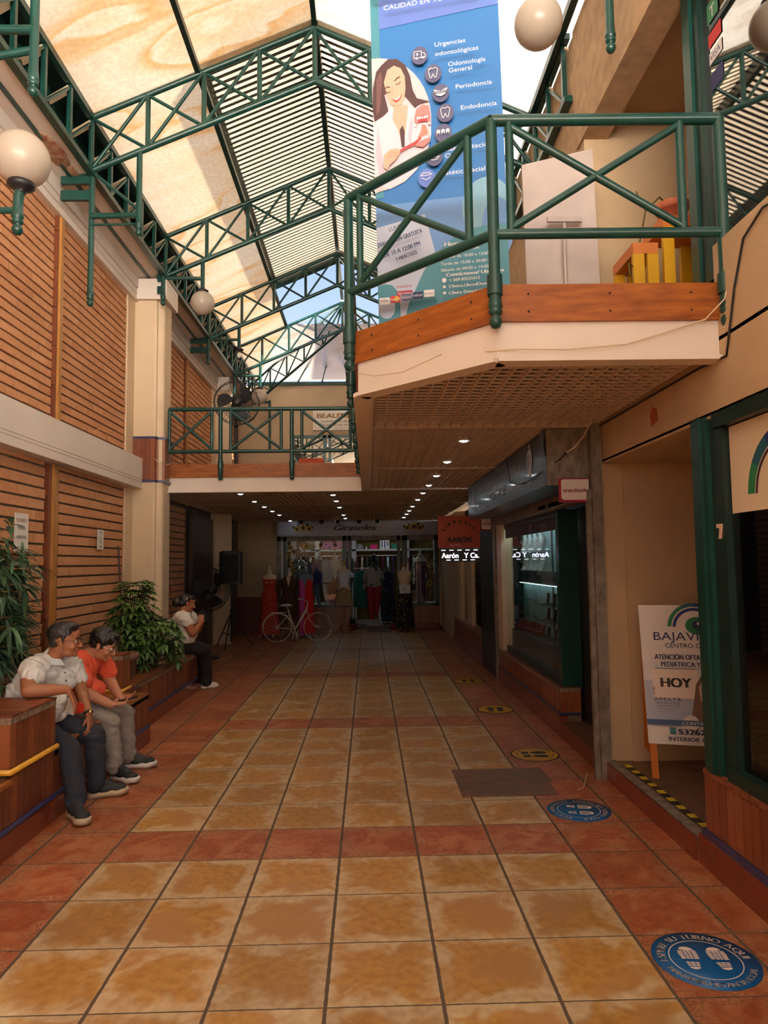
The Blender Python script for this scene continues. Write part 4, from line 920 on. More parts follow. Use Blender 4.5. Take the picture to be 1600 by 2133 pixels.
for z in (.62, .98, 1.3, 1.6): m.box(2.02, 2.5, 2.6, 3.38, z, z + .006, GLASS); m.tube((2.02, 3.38, z), (2.5, 3.38, z), .004, CHROME, 6)
m.build('shelf', t)

# A-board in the recess
O = Vector((1.895, 4.80, .36)); U = Vector((.95, -.28, 0)).normalized(); V = Vector((.0, .10, 1)).normalized(); N_ = U.cross(V)
t = thing('standing_sign', 'optician A-board reading BAJAVISION and HOY standing in the entrance recess', 'sign', (2.1, 4.8, .13)); t['label'] = 'white optician board with a HOY note standing on wooden legs in the recess'
mb = MB(); mb.prism([O, O + U * .62, O + U * .62 + V * .93, O + V * .93], -N_ * .006, PW); s = Sheet(mb, O, U, V, .0007)
s.rect(0, .62, 0, .93, PW); s.rect(0, .62, .13, .42, PGY); s.pg([(.0, .42), (.62, .42), (.62, .55), (0, .55)], flat('board_pale', (214, 214, 220)))
band((.355, .77), .15, .175, 175, 60, [P1, P1, P2, P3]); band((.355, .77), .122, .142, 175, 50, [P3, P3]); s.ell((.37, .79), .075, .06, P1); s.ell((.375, .795), .035, .032, PNV); s.ell((.38, .805), .01, .01, PW)
s.text('BAJAVISIÓN', .085, .690, .058, flat('board_blue', (58, 58, 104)), width=.52); s.text('CENTRO ÓPTICO', .155, .640, .032, PNV, width=.36)
s.text('ATENCIÓN OFTALMOLÓGICA', .082, .560, .036, PNV, width=.50, bold=.0015); s.text('PEDIÁTRICA Y ADULTO', .120, .512, .034, PNV, width=.42, bold=.0008); s.rect(.08, .55, .498, .501, PNV)
s.rect(.055, .345, .30, .495, flat('note_paper', (232, 216, 208))); s.text('HOY', .11, .375, .065, PBK, width=.19, bold=.005)
for k, (tt, y, h, w) in enumerate((('E', .350, .022, .012), ('Z', .322, .02, .012), ('O F C L T B', .285, .022, .17), ('T E P O L F D Z', .262, .014, .155), ('L P O R E D F D Z', .243, .010, .15), ('F E L O P Z D E O', .226, .007, .11), ('D E F P O T E C', .208, .005, .08))): s.text(tt, .055 + .006 * max(0, k - 2), y, h, PBK, width=w)
s.pg([(.26, .14), (.29, .20), (.31, .30), (.33, .40), (.37, .46), (.44, .47), (.50, .40), (.53, .25), (.55, .14)], flat('board_hair', (120, 92, 76))); s.pg([(.35, .30), (.345, .38), (.38, .43), (.43, .42), (.455, .36), (.44, .27), (.40, .225), (.37, .25)], flat('board_skin', (206, 176, 158))); s.line([(.36, .35), (.385, .358)], .008, PBK).line([(.415, .35), (.44, .355)], .008, PBK); s.line([(.385, .275), (.415, .27)], .006, PR); s.ell((.28, .145), .05, .05, PW)
s.rect(0, .62, .125, .16, flat('board_band', (72, 96, 140))); s.text('CONTACTO', .22, .131, .022, PW, width=.22, bold=.001); s.rect(.14, .178, .068, .112, PT); s.text('532626', .195, .068, .036, PNV, width=.20, bold=.003); s.text('INTERIOR GALERÍA', .13, .024, .028, PNV, width=.38, bold=.001); s.rect(0, .62, .0, .008, PW)
mb.build('printed_panel', t)
for a in (.03, .56):
    MB().obox(O + U * a - V * .11 - N_ * .02, U * .022, V * .12, N_ * .012, flat('orange_wood', (190, 108, 34), rough=.4)).build('leg', t)
    MB().bar(O + U * a + V * .9 - N_ * .02, O + U * a - N_ * .45 + Vector((0, 0, -.22)), .04, .02, MATS['orange_wood']).build('leg', t)

# ================================================================== JEWELLERY SHOP
mb = MB(); vtiles(mb, (1.755, 9.62), (1.755, 6.48), .21, .43, cap=False, lo=.2, hi=.9); vtiles(mb, (1.755, 6.48), (1.95, 6.48), .21, .43, cap=False, lo=.6, hi=1)
slab_tiles(mb, 1.745, 1.95, 6.47, 9.62, .445, w=.075, lo=.1, hi=.6); mb.box(1.78, 1.95, 6.5, 9.62, 0, .43, GROUT)
mb.box(1.742, 1.77, 6.46, 9.62, .19, .21, BLUET); mb.box(1.742, 1.95, 6.462, 6.48, .19, .21, BLUET); mb.box(1.735, 1.80, 6.44, 9.62, 0, .19, SKIRT)
mb.build('window_sill', label='brown tiled sill wall below the jewellery shop window', cat='sill', loc=(1.8, 8, 0))
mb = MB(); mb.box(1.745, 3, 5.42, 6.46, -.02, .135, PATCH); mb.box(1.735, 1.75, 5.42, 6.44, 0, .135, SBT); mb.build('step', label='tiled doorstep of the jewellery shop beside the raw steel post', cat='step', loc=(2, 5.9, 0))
mb = MB(); mb.box(1.69, 1.765, 5.17, 5.24, 0, 2.62, STEEL); mb.box(1.655, 1.69, 5.20, 5.24, .0, 2.14, STEEL); [mb.ball((1.70, 5.165, z), (.012, .012, .03), STEEL, 8, 6) for z in (1.3, 1.9, 2.3, 2.42)]
mb.build('steel_post', label='raw rusty steel shutter post beside the entrance recess', cat='post', loc=(1.72, 5.2, 0))
t = thing('shop_window', 'jewellery shop window with lit display shelves behind the glass', 'window', (1.82, 8, .45))
mb = MB(); mb.box(1.775, 1.96, 6.46, 6.56, .445, 2.08, GREEN); mb.box(1.79, 1.86, 6.5, 9.1, .445, .52, DGREEN); mb.box(1.79, 1.86, 6.5, 9.1, 2.02, 2.10, DGREEN)
mb.build('window_frame', t)
MB().box(1.745, 1.9, 9.12, 9.42, .445, 2.1, PILLAR).build('side_panel', t); MB().box(1.72, 1.765, 9.50, 9.60, 0, 2.12, STEEL).build('shutter_guide', t)
MB().box(1.812, 1.818, 6.56, 9.12, .5, 2.03, GLASS).build('pane', t)
mb = MB(); s = Sheet(mb, (1.806, 9.1, 0), (0, -1, 0), (0, 0, 1), .0007); s.rect(0, 2.5, 1.90, 2.03, flat('grey_sticker', (58, 56, 66))); s.ell((1.40, 1.968), .06, .045, flat('gold_ring', (176, 130, 84))); s.ell((1.40, 1.962), .035, .024, MATS['grey_sticker']); s.text('joyas', 1.75, 1.965, .03, PGRY, width=.35); s.text('569', 1.9, 1.92, .03, PGRY, width=.2); mb.build('sticker_band', t)
mb = MB(); mb.box(1.70, 1.80, 5.3, 9.55, 2.08, 2.20, STEEL); mb.box(1.70, 1.72, 6.0, 6.5, 2.10, 2.14, PYL); mb.box(1.70, 1.72, 6.6, 6.9, 2.10, 2.14, POR); mb.build('shutter_box', t)
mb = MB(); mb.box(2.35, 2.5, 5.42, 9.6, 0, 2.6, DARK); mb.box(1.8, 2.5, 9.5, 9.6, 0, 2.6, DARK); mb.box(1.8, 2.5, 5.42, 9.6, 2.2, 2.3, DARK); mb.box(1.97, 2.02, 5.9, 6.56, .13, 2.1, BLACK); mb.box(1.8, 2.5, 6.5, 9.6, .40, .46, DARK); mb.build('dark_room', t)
CASE = flat('display_backing', (150, 190, 196), rough=.5); t = thing('display_case', 'lit jewellery display case with glass shelves inside the shop window', 'display case', (2.08, 8.3, .45))
mb = MB(); mb.box(2.10, 2.14, 7.15, 9.45, .74, 2.0, CASE); mb.box(2.05, 2.12, 7.15, 9.45, 1.33, 1.48, BLACK); mb.box(2.09, 2.11, 7.88, 7.92, .74, 2.0, BLACK); mb.box(1.86, 2.12, 7.1, 9.45, .46, .73, DARK); mb.build('back_panel', t)
mb = MB(); [mb.box(1.9, 2.10, a, b_, z, z + .008, GLASS).tube((1.9, a, z), (1.9, b_, z), .005, BLACK, 6) for a, b_, z in ((7.92, 9.4, 1.15), (7.92, 9.4, .97), (7.2, 7.88, 1.12), (7.2, 7.88, .95), (7.92, 9.4, 1.70), (7.2, 7.88, 1.70))]; mb.build('shelf', t)
MB().box(1.88, 1.92, 7.2, 9.4, 1.985, 2.0, mat('cool_strip_light', (.75, .95, 1), emit=7, var=0)).box(2.04, 2.05, 7.2, 9.4, 1.318, 1.321, MATS['cool_strip_light']).build('strip_light', t)
BUST = flat('bust_velvet', (206, 214, 214), rough=.5)
def bust(x, y, z, h, lb, first=[None]):
    if first[0] is None:
        m = MB(); P = [(0, 0), (.01, .05), (.035, .10), (.05, .16), (.03, .20)]
        for k in range(3):
            pass
        L_ = [Vector((0, -.06, 0)), Vector((0, .06, 0))]
        vs = []; prof = [(0, .055), (.02, .055), (.05, .05), (.09, .052), (.13, .060), (.17, .055), (.20, .03), (.24, .026)]
        for z_, w_ in prof:
            dx = .05 * math.sin(z_ * 9); vs += [(dx, -w_, z_), (dx, w_, z_), (dx + .02, w_ * .9, z_), (dx + .02, -w_ * .9, z_)]
        fs = [(i * 4 + j, i * 4 + (j + 1) % 4, i * 4 + 4 + (j + 1) % 4, i * 4 + 4 + j) for i in range(len(prof) - 1) for j in range(4)] + [(3, 2, 1, 0), tuple(range(len(vs) - 4, len(vs)))]
        m.add(vs, fs, BUST, True); m.ptube([(-.004, .03 * math.cos(a), .17 + .05 * math.sin(a)) for a in [math.pi + k * math.pi / 8 for k in range(9)]], .003, CHROME, 5)
        o = m.build('necklace_bust', label=lb, cat='display bust', group='necklace busts in the jewellery window'); first[0] = o
    else: o = first[0].copy(); COL.objects.link(o); o['label'] = lb
    o.location = (x, y, z); o.rotation_euler = (0, 0, math.pi * .12); o.scale = (1, 1, h / .24)
for row, z in enumerate((1.708, 1.485)):
    for k in range(4): bust(2.0, 9.0 - k * .27, z, .235 if row == 0 else .19, 'pale necklace bust in the %s row of the jewellery window' % ('top' if row == 0 else 'second'))
BXR = flat('red_jewel_box', (128, 22, 34), rough=.4); fb = None
for k in range(6):
    o = MB().box(-.05, .05, -.06, .06, 0, .05, BXR).prism([(.03, -.06, .05), (.05, -.06, .05), (.065, -.06, .12), (.055, -.06, .12)], (0, .12, 0), BXR).build('jewel_box', label='small open red jewellery box on the bottom shelf of the lit case', cat='box', group='red jewellery boxes') if fb is None else fb.copy()
    if fb is not None: COL.objects.link(o)
    fb = fb or o; o.location = (1.98, 9.25 - k * .22, .735)
fb = None
for z, lb in ((.96, 'middle'), (1.13, 'top'), (.75, 'bottom')):
    for k in range(2):
        if fb is None: fb = o = MB().box(-.04, .04, -.04, .04, 0, .006, BLACK).bar((0, 0, 0), (.0, -.05, .12), .03, .012, BLACK).build('watch_stand', cat='stand', label='x', group='slanted black jewellery stands')
        else: o = fb.copy(); COL.objects.link(o)
        o['label'] = 'slanted black stand on the %s right shelf of the jewellery case' % lb; o.location = (1.99, 7.75 - k * .28, z)
# sign box of the jewellery shop
DSG = flat('dark_sign_metal', (42, 46, 52), rough=.3, coat=.2); t = thing('shop_sign', 'long dark sign box reading JOYAS DE PLATA POR MAYOR Y DETALLE', 'sign', (1.56, 7.4, 2.18))
mb = MB(); mb.box(1.38, 1.74, 5.30, 9.48, 2.185, 2.612, DSG); mb.build('box', t)
mb = MB(); mb.box(1.38, 1.765, 5.27, 5.30, 2.18, 2.615, STEEL); mb.build('end_plate', t)
mb = MB(); s = Sheet(mb, (1.379, 9.45, 2.185), (0, -1, 0), (0, 0, 1), .0007); SIL = flat('silver_letters', (232, 230, 236))
s.text('JOYAS DE PLATA POR MAYOR', .85, .235, .085, SIL, width=2.42, bold=.004); s.text('Y DETALLE', 1.62, .085, .095, SIL, width=.98, bold=.004); s.text('+569 8210 3670', .80, .045, .035, SIL, width=.55); s.text('+569 8210 3670', 2.70, .085, .045, SIL, width=.62)
def angel(c, k):
    x, y = c; s.ell((x, y + .14 * k), .022 * k, .022 * k, SIL, 12); s.pg([(x - .02 * k, y + .12 * k), (x + .02 * k, y + .12 * k), (x + .03 * k, y - .1 * k), (x - .03 * k, y - .1 * k)], SIL)
    for q in (-1, 1):
        for j in range(3): s.line([(x + q * .02 * k, y + .10 * k), (x + q * (.07 + .01 * j) * k, y + (.10 - .03 * j) * k), (x + q * (.06) * k, y - (.04 + .03 * j) * k)], .012 * k, SIL)
    s.text('ANGELUS', x, y - .16 * k, .03 * k, SIL, width=.16 * k, align='c')
angel((3.62, .24), 1.05); angel((.50, .22), .95)
s.pg([(4.05, .43), (4.15, .43), (4.15, 0), (4.12, 0), (4.12, .25), (4.06, .22)], flat('sign_chip', (96, 110, 112))); mb.build('lettering', t)
# transbank plates
def tb(x0, x1, y, z0, z1, label, cut=False):
    t = thing('payment_sign', label, 'sign', ((x0 + x1) / 2, y, z0), group='white payment signs with a crimson edge'); mb = MB(); mb.box(x0, x1, y - .01, y + .03, z0, z1, PCR); s = Sheet(mb, (x0, y - .011, z0), (1, 0, 0), (0, 0, 1), .0008); w, h = x1 - x0, z1 - z0
    s.pg([(.02, .022), (.01, .035), (.01, h - .02), (.022, h - .008), (w, h - .008), (w, .016), (.03, .016)], PW); s.text('transbank.', .025, h * .42, .032, PRED, width=w - .035, bold=.0012); mb.build('plate', t)
tb(1.455, 1.675, 5.22, 2.045, 2.225, 'white transbank payment sign hanging beside the steel post'); bpy.data.objects['payment_sign']['label'] = 'white payment sign with crimson edge beside the raw steel post'
tb(1.605, 1.80, 9.88, 2.045, 2.232, 'far payment sign'); bpy.data.objects['payment_sign.001']['label'] = 'far white payment sign with crimson edge beside the brown bookshop sign'
# bookshop signs
t = thing('shop_sign', 'brown hanging bookshop sign reading LIBRERIA AARON', 'sign', (1.3, 9.9, 1.8)); BRN = flat('sign_rust', (168, 62, 34), rough=.5)
mb = MB(); mb.box(1.0, 1.60, 9.9, 9.96, 1.805, 2.26, BRN); s = Sheet(mb, (1.0, 9.899, 1.805), (1, 0, 0), (0, 0, 1), .0008)
s.arc('LIBRERIA', (.30, .09), .26, .05, PBK, 150, 30, bold=.003); s.text('AARÓN', .30, .075, .08, PBK, width=.36, align='c', shear=.2, bold=.006); s.rect(.10, .34, .022, .055, PCR); s.text('Caja Vecina', .16, .028, .02, PW, width=.16); mb.build('panel', t)
t = thing('led_sign', 'glowing LED ticker sign reading Aarón Y Ca below the bookshop sign', 'sign', (1.3, 9.9, 1.6)); LEDM = mat('led_white', (.85, .88, 1.0), emit=1.8, var=0)
mb = MB(); mb.box(1.03, 1.60, 9.9, 9.95, 1.605, 1.79, BLACK); mb.build('case', t); mb = MB(); s = Sheet(mb, (1.03, 9.899, 1.605), (1, 0, 0), (0, 0, 1), .0008)
s.text('Aarón   Y Ca.', .015, .055, .075, LEDM, width=.53, bold=.0025)
for k in range(5): s.rect(.01 + k * .115, .07 + k * .115, .160, .170, LEDM)
for k in range(4): s.rect(.08 + k * .115, .14 + k * .115, .020, .030, LEDM)
mb.build('led_letters', t)
# bookshop and dark far right side
mb = MB(); mb.box(1.75, 1.95, 9.62, 10.9, 0, 2.62, DGREEN); mb.box(2.4, 2.5, 9.6, 17, 0, 2.62, DARK); mb.box(1.78, 2.0, 13.9, 17, 0, 2.62, CREAM); mb.box(1.95, 2.0, 10.9, 13.9, 2.1, 2.62, DARK)
st(mb, 'wall_far_right', 'dark far right side wall by the bookshop')
mb = MB(); vtiles(mb, (1.755, 14.4), (1.755, 10.85), .14, .47, cap=False); slab_tiles(mb, 1.745, 1.95, 10.85, 14.4, .485); mb.box(1.78, 1.95, 10.9, 14.4, 0, .45, GROUT); mb.box(1.735, 1.8, 10.8, 14.4, 0, .14, SKIRT)
mb.build('window_sill', label='dark tiled sill wall of the bookshop at the far right', cat='sill', loc=(1.8, 12.5, 0))
t = thing('shop_window', 'bookshop window with a cream pilaster on the far right', 'window', (1.85, 12.4, .5)); MB().box(1.80, 1.86, 12.2, 12.7, .485, 2.2, PILLAR).box(1.8, 1.86, 13.6, 13.9, .485, 2.2, PILLAR).build('pilaster', t); MB().box(1.835, 1.84, 10.9, 13.9, .5, 2.1, GLASS).build('pane', t)
MB().box(2.0, 2.38, 11.0, 12.0, .5, .52, WHITE).box(2.0, 2.38, 11, 12, 1.0, 1.02, WHITE).box(2.1, 2.2, 11.2, 11.6, 1.02, 1.3, PGR).box(2.1, 2.2, 11.3, 11.7, .52, .9, PW).build('shelf', t)

# ================================================================== CLOTHES SHOP AT THE END
t = thing('shop_sign', 'white shop sign reading Girasoles with sunflowers at both ends', 'sign', (-.25, 16.9, 2.27))
mb = MB(); mb.box(-2.22, 1.72, 16.88, 17.0, 2.275, 2.66, flat('sign_frame_grey', (150, 148, 150), rough=.3)); mb.box(-2.17, 1.67, 16.87, 16.88, 2.31, 2.63, flat('sign_face', (176, 178, 196), rough=.25)); mb.build('box', t)
mb = MB(); s = Sheet(mb, (-2.17, 16.869, 2.31), (1, 0, 0), (0, 0, 1), .001); SGR = flat('script_green', (44, 66, 62)); s.text('Girasoles', 1.35, .09, .14, SGR, width=1.02, shear=.35, bold=.008)
def sunflower(c, r, lw=14):
    for k in range(lw): a = 2 * math.pi * k / lw; s.pg([(c[0] + r * .4 * math.cos(a - .36), c[1] + r * .4 * math.sin(a - .36)), (c[0] + r * math.cos(a), c[1] + r * math.sin(a)), (c[0] + r * .4 * math.cos(a + .36), c[1] + r * .4 * math.sin(a + .36))], PYL); s.k -= 1
    s.k += 1; s.ell(c, r * .34, r * .34, flat('seed_brown', (70, 42, 20)), 14); s.k += 1
for cx in (.60, 3.28):
    for dx, dy in ((-.22, .03), (-.12, .10), (.12, .10), (.22, .03), (-.16, -.02), (.16, -.02), (0, .13)): s.pg([(cx + dx * .5, .14 + dy * .3), (cx + dx - .03, .14 + dy + .03), (cx + dx * 1.2, .14 + dy), (cx + dx, .14 + dy - .05)], PDG)
    sunflower((cx - .15, .13), .09); sunflower((cx + .15, .13), .09); sunflower((cx, .16), .12)
mb.build('lettering', t)
for k, x in enumerate((-1.60, -1.11, -.72, -.21, .22)):
    if k == 0:
        f0 = thing('sign_floodlight', 'x', 'light', (x, 16.62, 2.63), group='round floodlights above the clothes shop sign', local=True); m = MB(); m.ptube([(.06 * math.cos(a), -.02, .06 * math.sin(a) - .03) for a in [2 * math.pi * j / 20 for j in range(21)]], .008, CHROME, 6, caps=False); m.build('ring', f0); MB().lathe([(.02, 0), (.05, .06), (.05, .08), (.01, .1)], (0, .06, -.03), BLACK, 14, axis=(0, -1, 0)).tube((0, 0, 0), (0, 0, .05), .008, BLACK).build('body', f0); o = f0
    else: o = dup(f0, (x, 16.62, 2.63))
    o['label'] = ['leftmost', 'second from left', 'middle', 'fourth from left', 'rightmost'][k] + ' round floodlight above the clothes shop sign'
t = thing('shopfront', 'glazed front of the clothes shop with stickers of sunflowers', 'shopfront', (-.25, 17, 0))
mb = MB()
for a, b_ in ((-2.20, -2.12), (-2.07, -1.98), (-.63, -.53), (-.50, -.42), (.70, .78), (.82, .95), (1.62, 1.72)): mb.box(a, b_, 16.98, 17.06, 0 if -.6 < a < .9 else .45, 2.27, STEEL if a < -2.1 else DGREEN)
mb.box(-2.2, 1.72, 16.98, 17.06, 2.15, 2.27, STEEL); mb.box(-2.1, -.5, 16.98, 17.06, .52, .60, DGREEN); mb.box(.85, 1.7, 16.98, 17.06, .52, .60, DGREEN); mb.build('frame', t)
MB().box(-2.0, -.62, 17.01, 17.015, .6, 2.15, GLASS).build('pane', t); MB().box(.95, 1.64, 17.01, 17.015, .6, 2.15, GLASS).build('pane', t)
for a, b_ in ((-2.2, -.42), (.82, 1.72)): mb = MB(); vtiles(mb, (a, 16.96), (b_, 16.96), .14, .55, cap=False); mb.box(a, b_, 16.94, 17, 0, .14, SKIRT); mb.build('sill_tiles', t)
mb = MB(); s = Sheet(mb, (-2.0, 17.005, .6), (1, 0, 0), (0, 0, 1), .0007)
for c, r in (((.12, 1.40), .10), ((.2, 1.28), .09), ((.08, 1.2), .07), ((.15, 1.02), .07), ((.16, .86), .09), ((.08, .76), .06), ((.2, .68), .06), ((.5, 1.42), .07), ((.85, 1.45), .09), ((1.2, 1.44), .07)): sunflower(c, r, 12)
for k in range(40): x, y = R.choice(((R.uniform(.05, .3), R.uniform(.5, 1.4)), (R.uniform(.4, 1.35), R.uniform(1.3, 1.52)))); s.pg([(x, y), (x + .03, y + .02), (x + .05, y), (x + .02, y - .015)], PDG); s.k -= 1
mb.build('flower_stickers', t); mb = MB(); s = Sheet(mb, (.95, 17.005, .6), (1, 0, 0), (0, 0, 1), .0007)
for c, r in (((.52, .95), .07), ((.6, 1.0), .06), ((.55, .5), .08), ((.48, .44), .05), ((.6, .75), .05)): sunflower(c, r, 12)
for k in range(26): x, y = R.uniform(.45, .66), R.uniform(.1, 1.4); s.pg([(x, y), (x + .025, y + .02), (x + .04, y), (x + .02, y - .015)], PDG); s.k -= 1
mb.build('flower_stickers', t)
mb = MB(); OCH = flat('ochre_wall', (120, 96, 30)); mb.box(-2.3, 1.9, 19.4, 19.5, 0, 2.7, OCH); mb.box(-2.3, -2.2, 17.05, 19.4, 0, 2.7, CREAM); mb.box(1.8, 1.9, 17.05, 19.4, 0, 2.7, WHITE); mb.box(-2.3, 1.9, 17.05, 19.5, 2.62, 2.72, WHITE)
st(mb, 'shop_room', 'interior walls of the clothes shop'); st(MB().box(-2.2, 1.8, 17.0, 19.4, 0, .06, VOIDM), 'step_shop', 'raised grey floor of the clothes shop')
WSH = flat('shelf_white', (190, 186, 180)); t = thing('wall_shelf', 'white shelving along the back wall of the clothes shop', 'shelving', (-.2, 19.2, 1.2)); mb = MB(); mb.box(-2.2, 1.75, 19.0, 19.4, 1.93, 1.98, WSH); mb.box(-2.2, 1.75, 19.0, 19.4, 2.33, 2.38, WSH)
for x in (-2.1, -1.45, -.45, 1.0): mb.box(x, x + .12, 19.0, 19.4, .06, 2.6, WSH)
mb.build('boards', t); MB().tube((-2.1, 19.1, 1.80), (1.7, 19.1, 1.80), .012, CHROME).build('clothes_rail', t)
t = thing('shelf_lamp', 'lit strip lamp at the ceiling inside the clothes shop', 'light', (0, 18.6, 2.6)); MB().box(-1.6, -.9, 18.2, 18.35, 2.60, 2.618, mat('shop_strip', (.8, .9, 1.0), emit=9, var=0)).box(.2, .9, 18.2, 18.35, 2.60, 2.618, MATS['shop_strip']).build('diffuser', t)
MB().box(-1.3, -.5, 19.385, 19.398, 2.0, 2.3, flat('pink_board', (200, 110, 170))).build('pink_board', label='pink board on the back wall of the clothes shop', cat='board', loc=(-1.1, 19.37, 2.0))
def item(name, lb, cat, mbs): return mbs.build(name, label=lb, cat=cat)
item('gift_bag', 'white patterned gift bag on the shop shelf', 'bag', MB().box(.32, .58, 19.05, 19.2, 1.98, 2.22, PW).box(.36, .39, 19.045, 19.05, 2.02, 2.2, PNV).box(.44, .47, 19.045, 19.05, 2.0, 2.2, PNV).box(.52, .55, 19.045, 19.05, 2.05, 2.18, PNV))
item('pink_box', 'pink box on the shop shelf', 'box', MB().box(.05, .25, 19.05, 19.2, 1.98, 2.10, flat('hot_pink', (224, 30, 120)))); item('green_box', 'green box on the shop shelf beside the gift bag', 'box', MB().box(.64, .78, 19.05, 19.2, 1.98, 2.12, flat('emerald', (20, 120, 90)))); item('shelf_basket', 'domed wire basket on the shop shelf', 'basket', MB().lathe([(.12, 0), (.12, .04), (.10, .1), (.05, .14), (0, .15)], (-.25, 19.15, 1.98), PGRY, 14)); item('candle', 'small white candle on the shop shelf', 'candle', MB().tube((-.05, 19.1, 1.98), (-.05, 19.1, 2.05), .025, WPAPER))
# garments on the rail
GC = [(30, 34, 60), (24, 24, 28), (96, 34, 60), (190, 176, 160), (60, 60, 66), (150, 150, 170), (28, 40, 52), (70, 20, 34), (180, 200, 210), (40, 30, 60)]
gm = {}
for k in range(26):
    c = GC[k % 10]; x = -2.0 + k * .14
    if c not in gm:
        m = flat('garment_%d_%d_%d' % c, c, rough=.9); b = MB(); b.prism([(-.012, -.22, -.08), (-.012, -.05, 0), (-.012, .05, 0), (-.012, .22, -.08), (-.012, .20, -.75 + .05 * (k % 3)), (-.012, -.20, -.72 + .05 * (k % 3))], (.05, 0, 0), m); b.tube((0.01, 0, 0), (.01, 0, .05), .004, CHROME, 5); o = gm[c] = b.build('hanging_garment', cat='clothing', group='clothes hanging on the rail at the back of the shop')
    else: o = gm[c].copy(); COL.objects.link(o)
    o.location = (x, 19.1, 1.76); o['label'] = 'garment hanging on the rail at the back of the clothes shop'
# ---- mannequins
def loft(mb, c, secs, m, seg=16, caps=True, wave=0, nw=7):
    c = Vector(c); vs = []
    for (z, rx, ry, *o_) in secs:
        ox, oy = (o_ + [0, 0])[:2]
        for k in range(seg):
            a = 2 * math.pi * k / seg; w = 1 + wave * math.sin(nw * a) * max(0, (secs[-1][0] - z) / (secs[-1][0] - secs[0][0] + 1e-6)) if wave else 1
            vs.append(c + Vector((ox + rx * w * math.cos(a), oy + ry * w * math.sin(a), z)))
    n_ = len(secs); mb.add(vs, [(i * seg + k, i * seg + (k + 1) % seg, (i + 1) * seg + (k + 1) % seg, (i + 1) * seg + k) for i in range(n_ - 1) for k in range(seg)], m, True)
    if caps: mb.add(vs[:seg], [tuple(range(seg))[::-1]], m); mb.add(vs[-seg:], [tuple(range(seg))], m)
    return mb
def patt(name, c1, c2, sc, thr=.5, c3=None):
    m = bpy.data.materials.new(name); m.use_nodes = True; n, l = m.node_tree.nodes, m.node_tree.links; b = n['Principled BSDF']; b.inputs['Roughness'].default_value = .85
    t = n.new('ShaderNodeTexCoord'); v = n.new('ShaderNodeTexVoronoi'); v.inputs['Scale'].default_value = sc; l.new(t.outputs['Object'], v.inputs['Vector']); r = n.new('ShaderNodeValToRGB'); r.color_ramp.interpolation = 'CONSTANT'
    r.color_ramp.elements[0].color = (*s2l(*c2), 1); r.color_ramp.elements[1].position = thr; r.color_ramp.elements[1].color = (*s2l(*c1), 1)
    if c3: e = r.color_ramp.elements.new(thr * .5); e.color = (*s2l(*c3), 1)
    l.new(v.outputs['Distance'], r.inputs[0]); l.new(r.outputs[0], b.inputs['Base Color']); MATS[name] = m; return m
BODY = flat('mannequin_cream', (222, 196, 160), rough=.5); MWH = flat('mannequin_white', (215, 212, 205), rough=.3); MSV = mat('mannequin_silver', (.5, .5, .48), rough=.2, metal=.9)
def torso(t, x, y, z, m=BODY, capm=MWH, s=1.0, head=False):
    """dress form: hips at z, neck top about z+.72"""
    mb = MB(); loft(mb, (x, y, z), [(0, .15 * s, .10 * s), (.08, .165 * s, .11 * s), (.22, .115 * s, .085 * s), (.36, .15 * s, .11 * s, 0, -.01), (.46, .165 * s, .095 * s), (.52, .14 * s, .07 * s), (.545, .06 * s, .055 * s), (.62, .05 * s, .05 * s)], m); mb.build('torso', t)
    mb = MB()
    if head: mb.ball((x, y, z + .74), (.075, .09, .11), m, 14, 10); mb.build('head', t)
    else: mb.lathe([(.055, 0), (.058, .012), (.02, .02), (.016, .04), (.032, .06), (.03, .085), (.008, .10), (0, .12)], (x, y, z + .62), capm, 12); mb.build('neck_cap', t)
def stand(t, x, y, z, m=STRIPW, white=False):
    mb = MB(); mb.tube((x, y, .02), (x, y, z), .017, MWH if white else m, 8)
    for k in range(4):
        a = k * math.pi / 2 + .5; mm = MWH if white else m; mb.ptube([(x, y, .22), (x + .09 * math.cos(a), y + .09 * math.sin(a), .2), (x + .16 * math.cos(a), y + .16 * math.sin(a), .06), (x + .24 * math.cos(a), y + .24 * math.sin(a), .015)], .013, mm, 6)
    mb.build('stand', t)
FLO = patt('red_floral', (176, 52, 30), (40, 30, 44), 11, .28, (190, 100, 40)); LEO = patt('leopard', (150, 118, 84), (34, 26, 20), 26, .35, (200, 180, 150)); BLKL = patt('dark_leaf_print', (20, 18, 16), (140, 96, 50), 16, .26, (180, 140, 80)); NAVF = patt('navy_floral', (22, 24, 44), (70, 74, 110), 14, .3); RPT = patt('maroon_swirl', (96, 26, 40), (170, 120, 120), 20, .3); PUR = patt('purple_print', (96, 62, 110), (170, 140, 180), 26, .35); BWP = patt('silver_print', (170, 170, 180), (50, 50, 54), 18, .3); TFL = patt('flower_top', (150, 146, 140), (160, 52, 56), 5, .32, (44, 70, 74)); BRC = patt('brown_stripe_coat', (84, 50, 20), (46, 26, 12), 30, .35)
t = thing('mannequin', 'mannequin in a long strapless red floral dress beside the rear bicycle wheel', 'mannequin', (-2.2, 15.6, 0)); x, y = -2.2, 15.6; torso(t, x, y, .84); stand(t, x, y, .9, white=True)
loft(MB(), (x, y, 0), [(.06, .25, .19), (.4, .20, .16), (.8, .17, .13), (.94, .172, .125), (1.06, .13, .10), (1.2, .155, .12), (1.27, .165, .11)], FLO, wave=.10).build('dress', t)
t = thing('mannequin', 'mannequin in a brown striped coat behind the bicycle saddle', 'mannequin', (-1.80, 15.9, 0)); x, y = -1.80, 15.9; torso(t, x, y, .78); stand(t, x, y, .9)
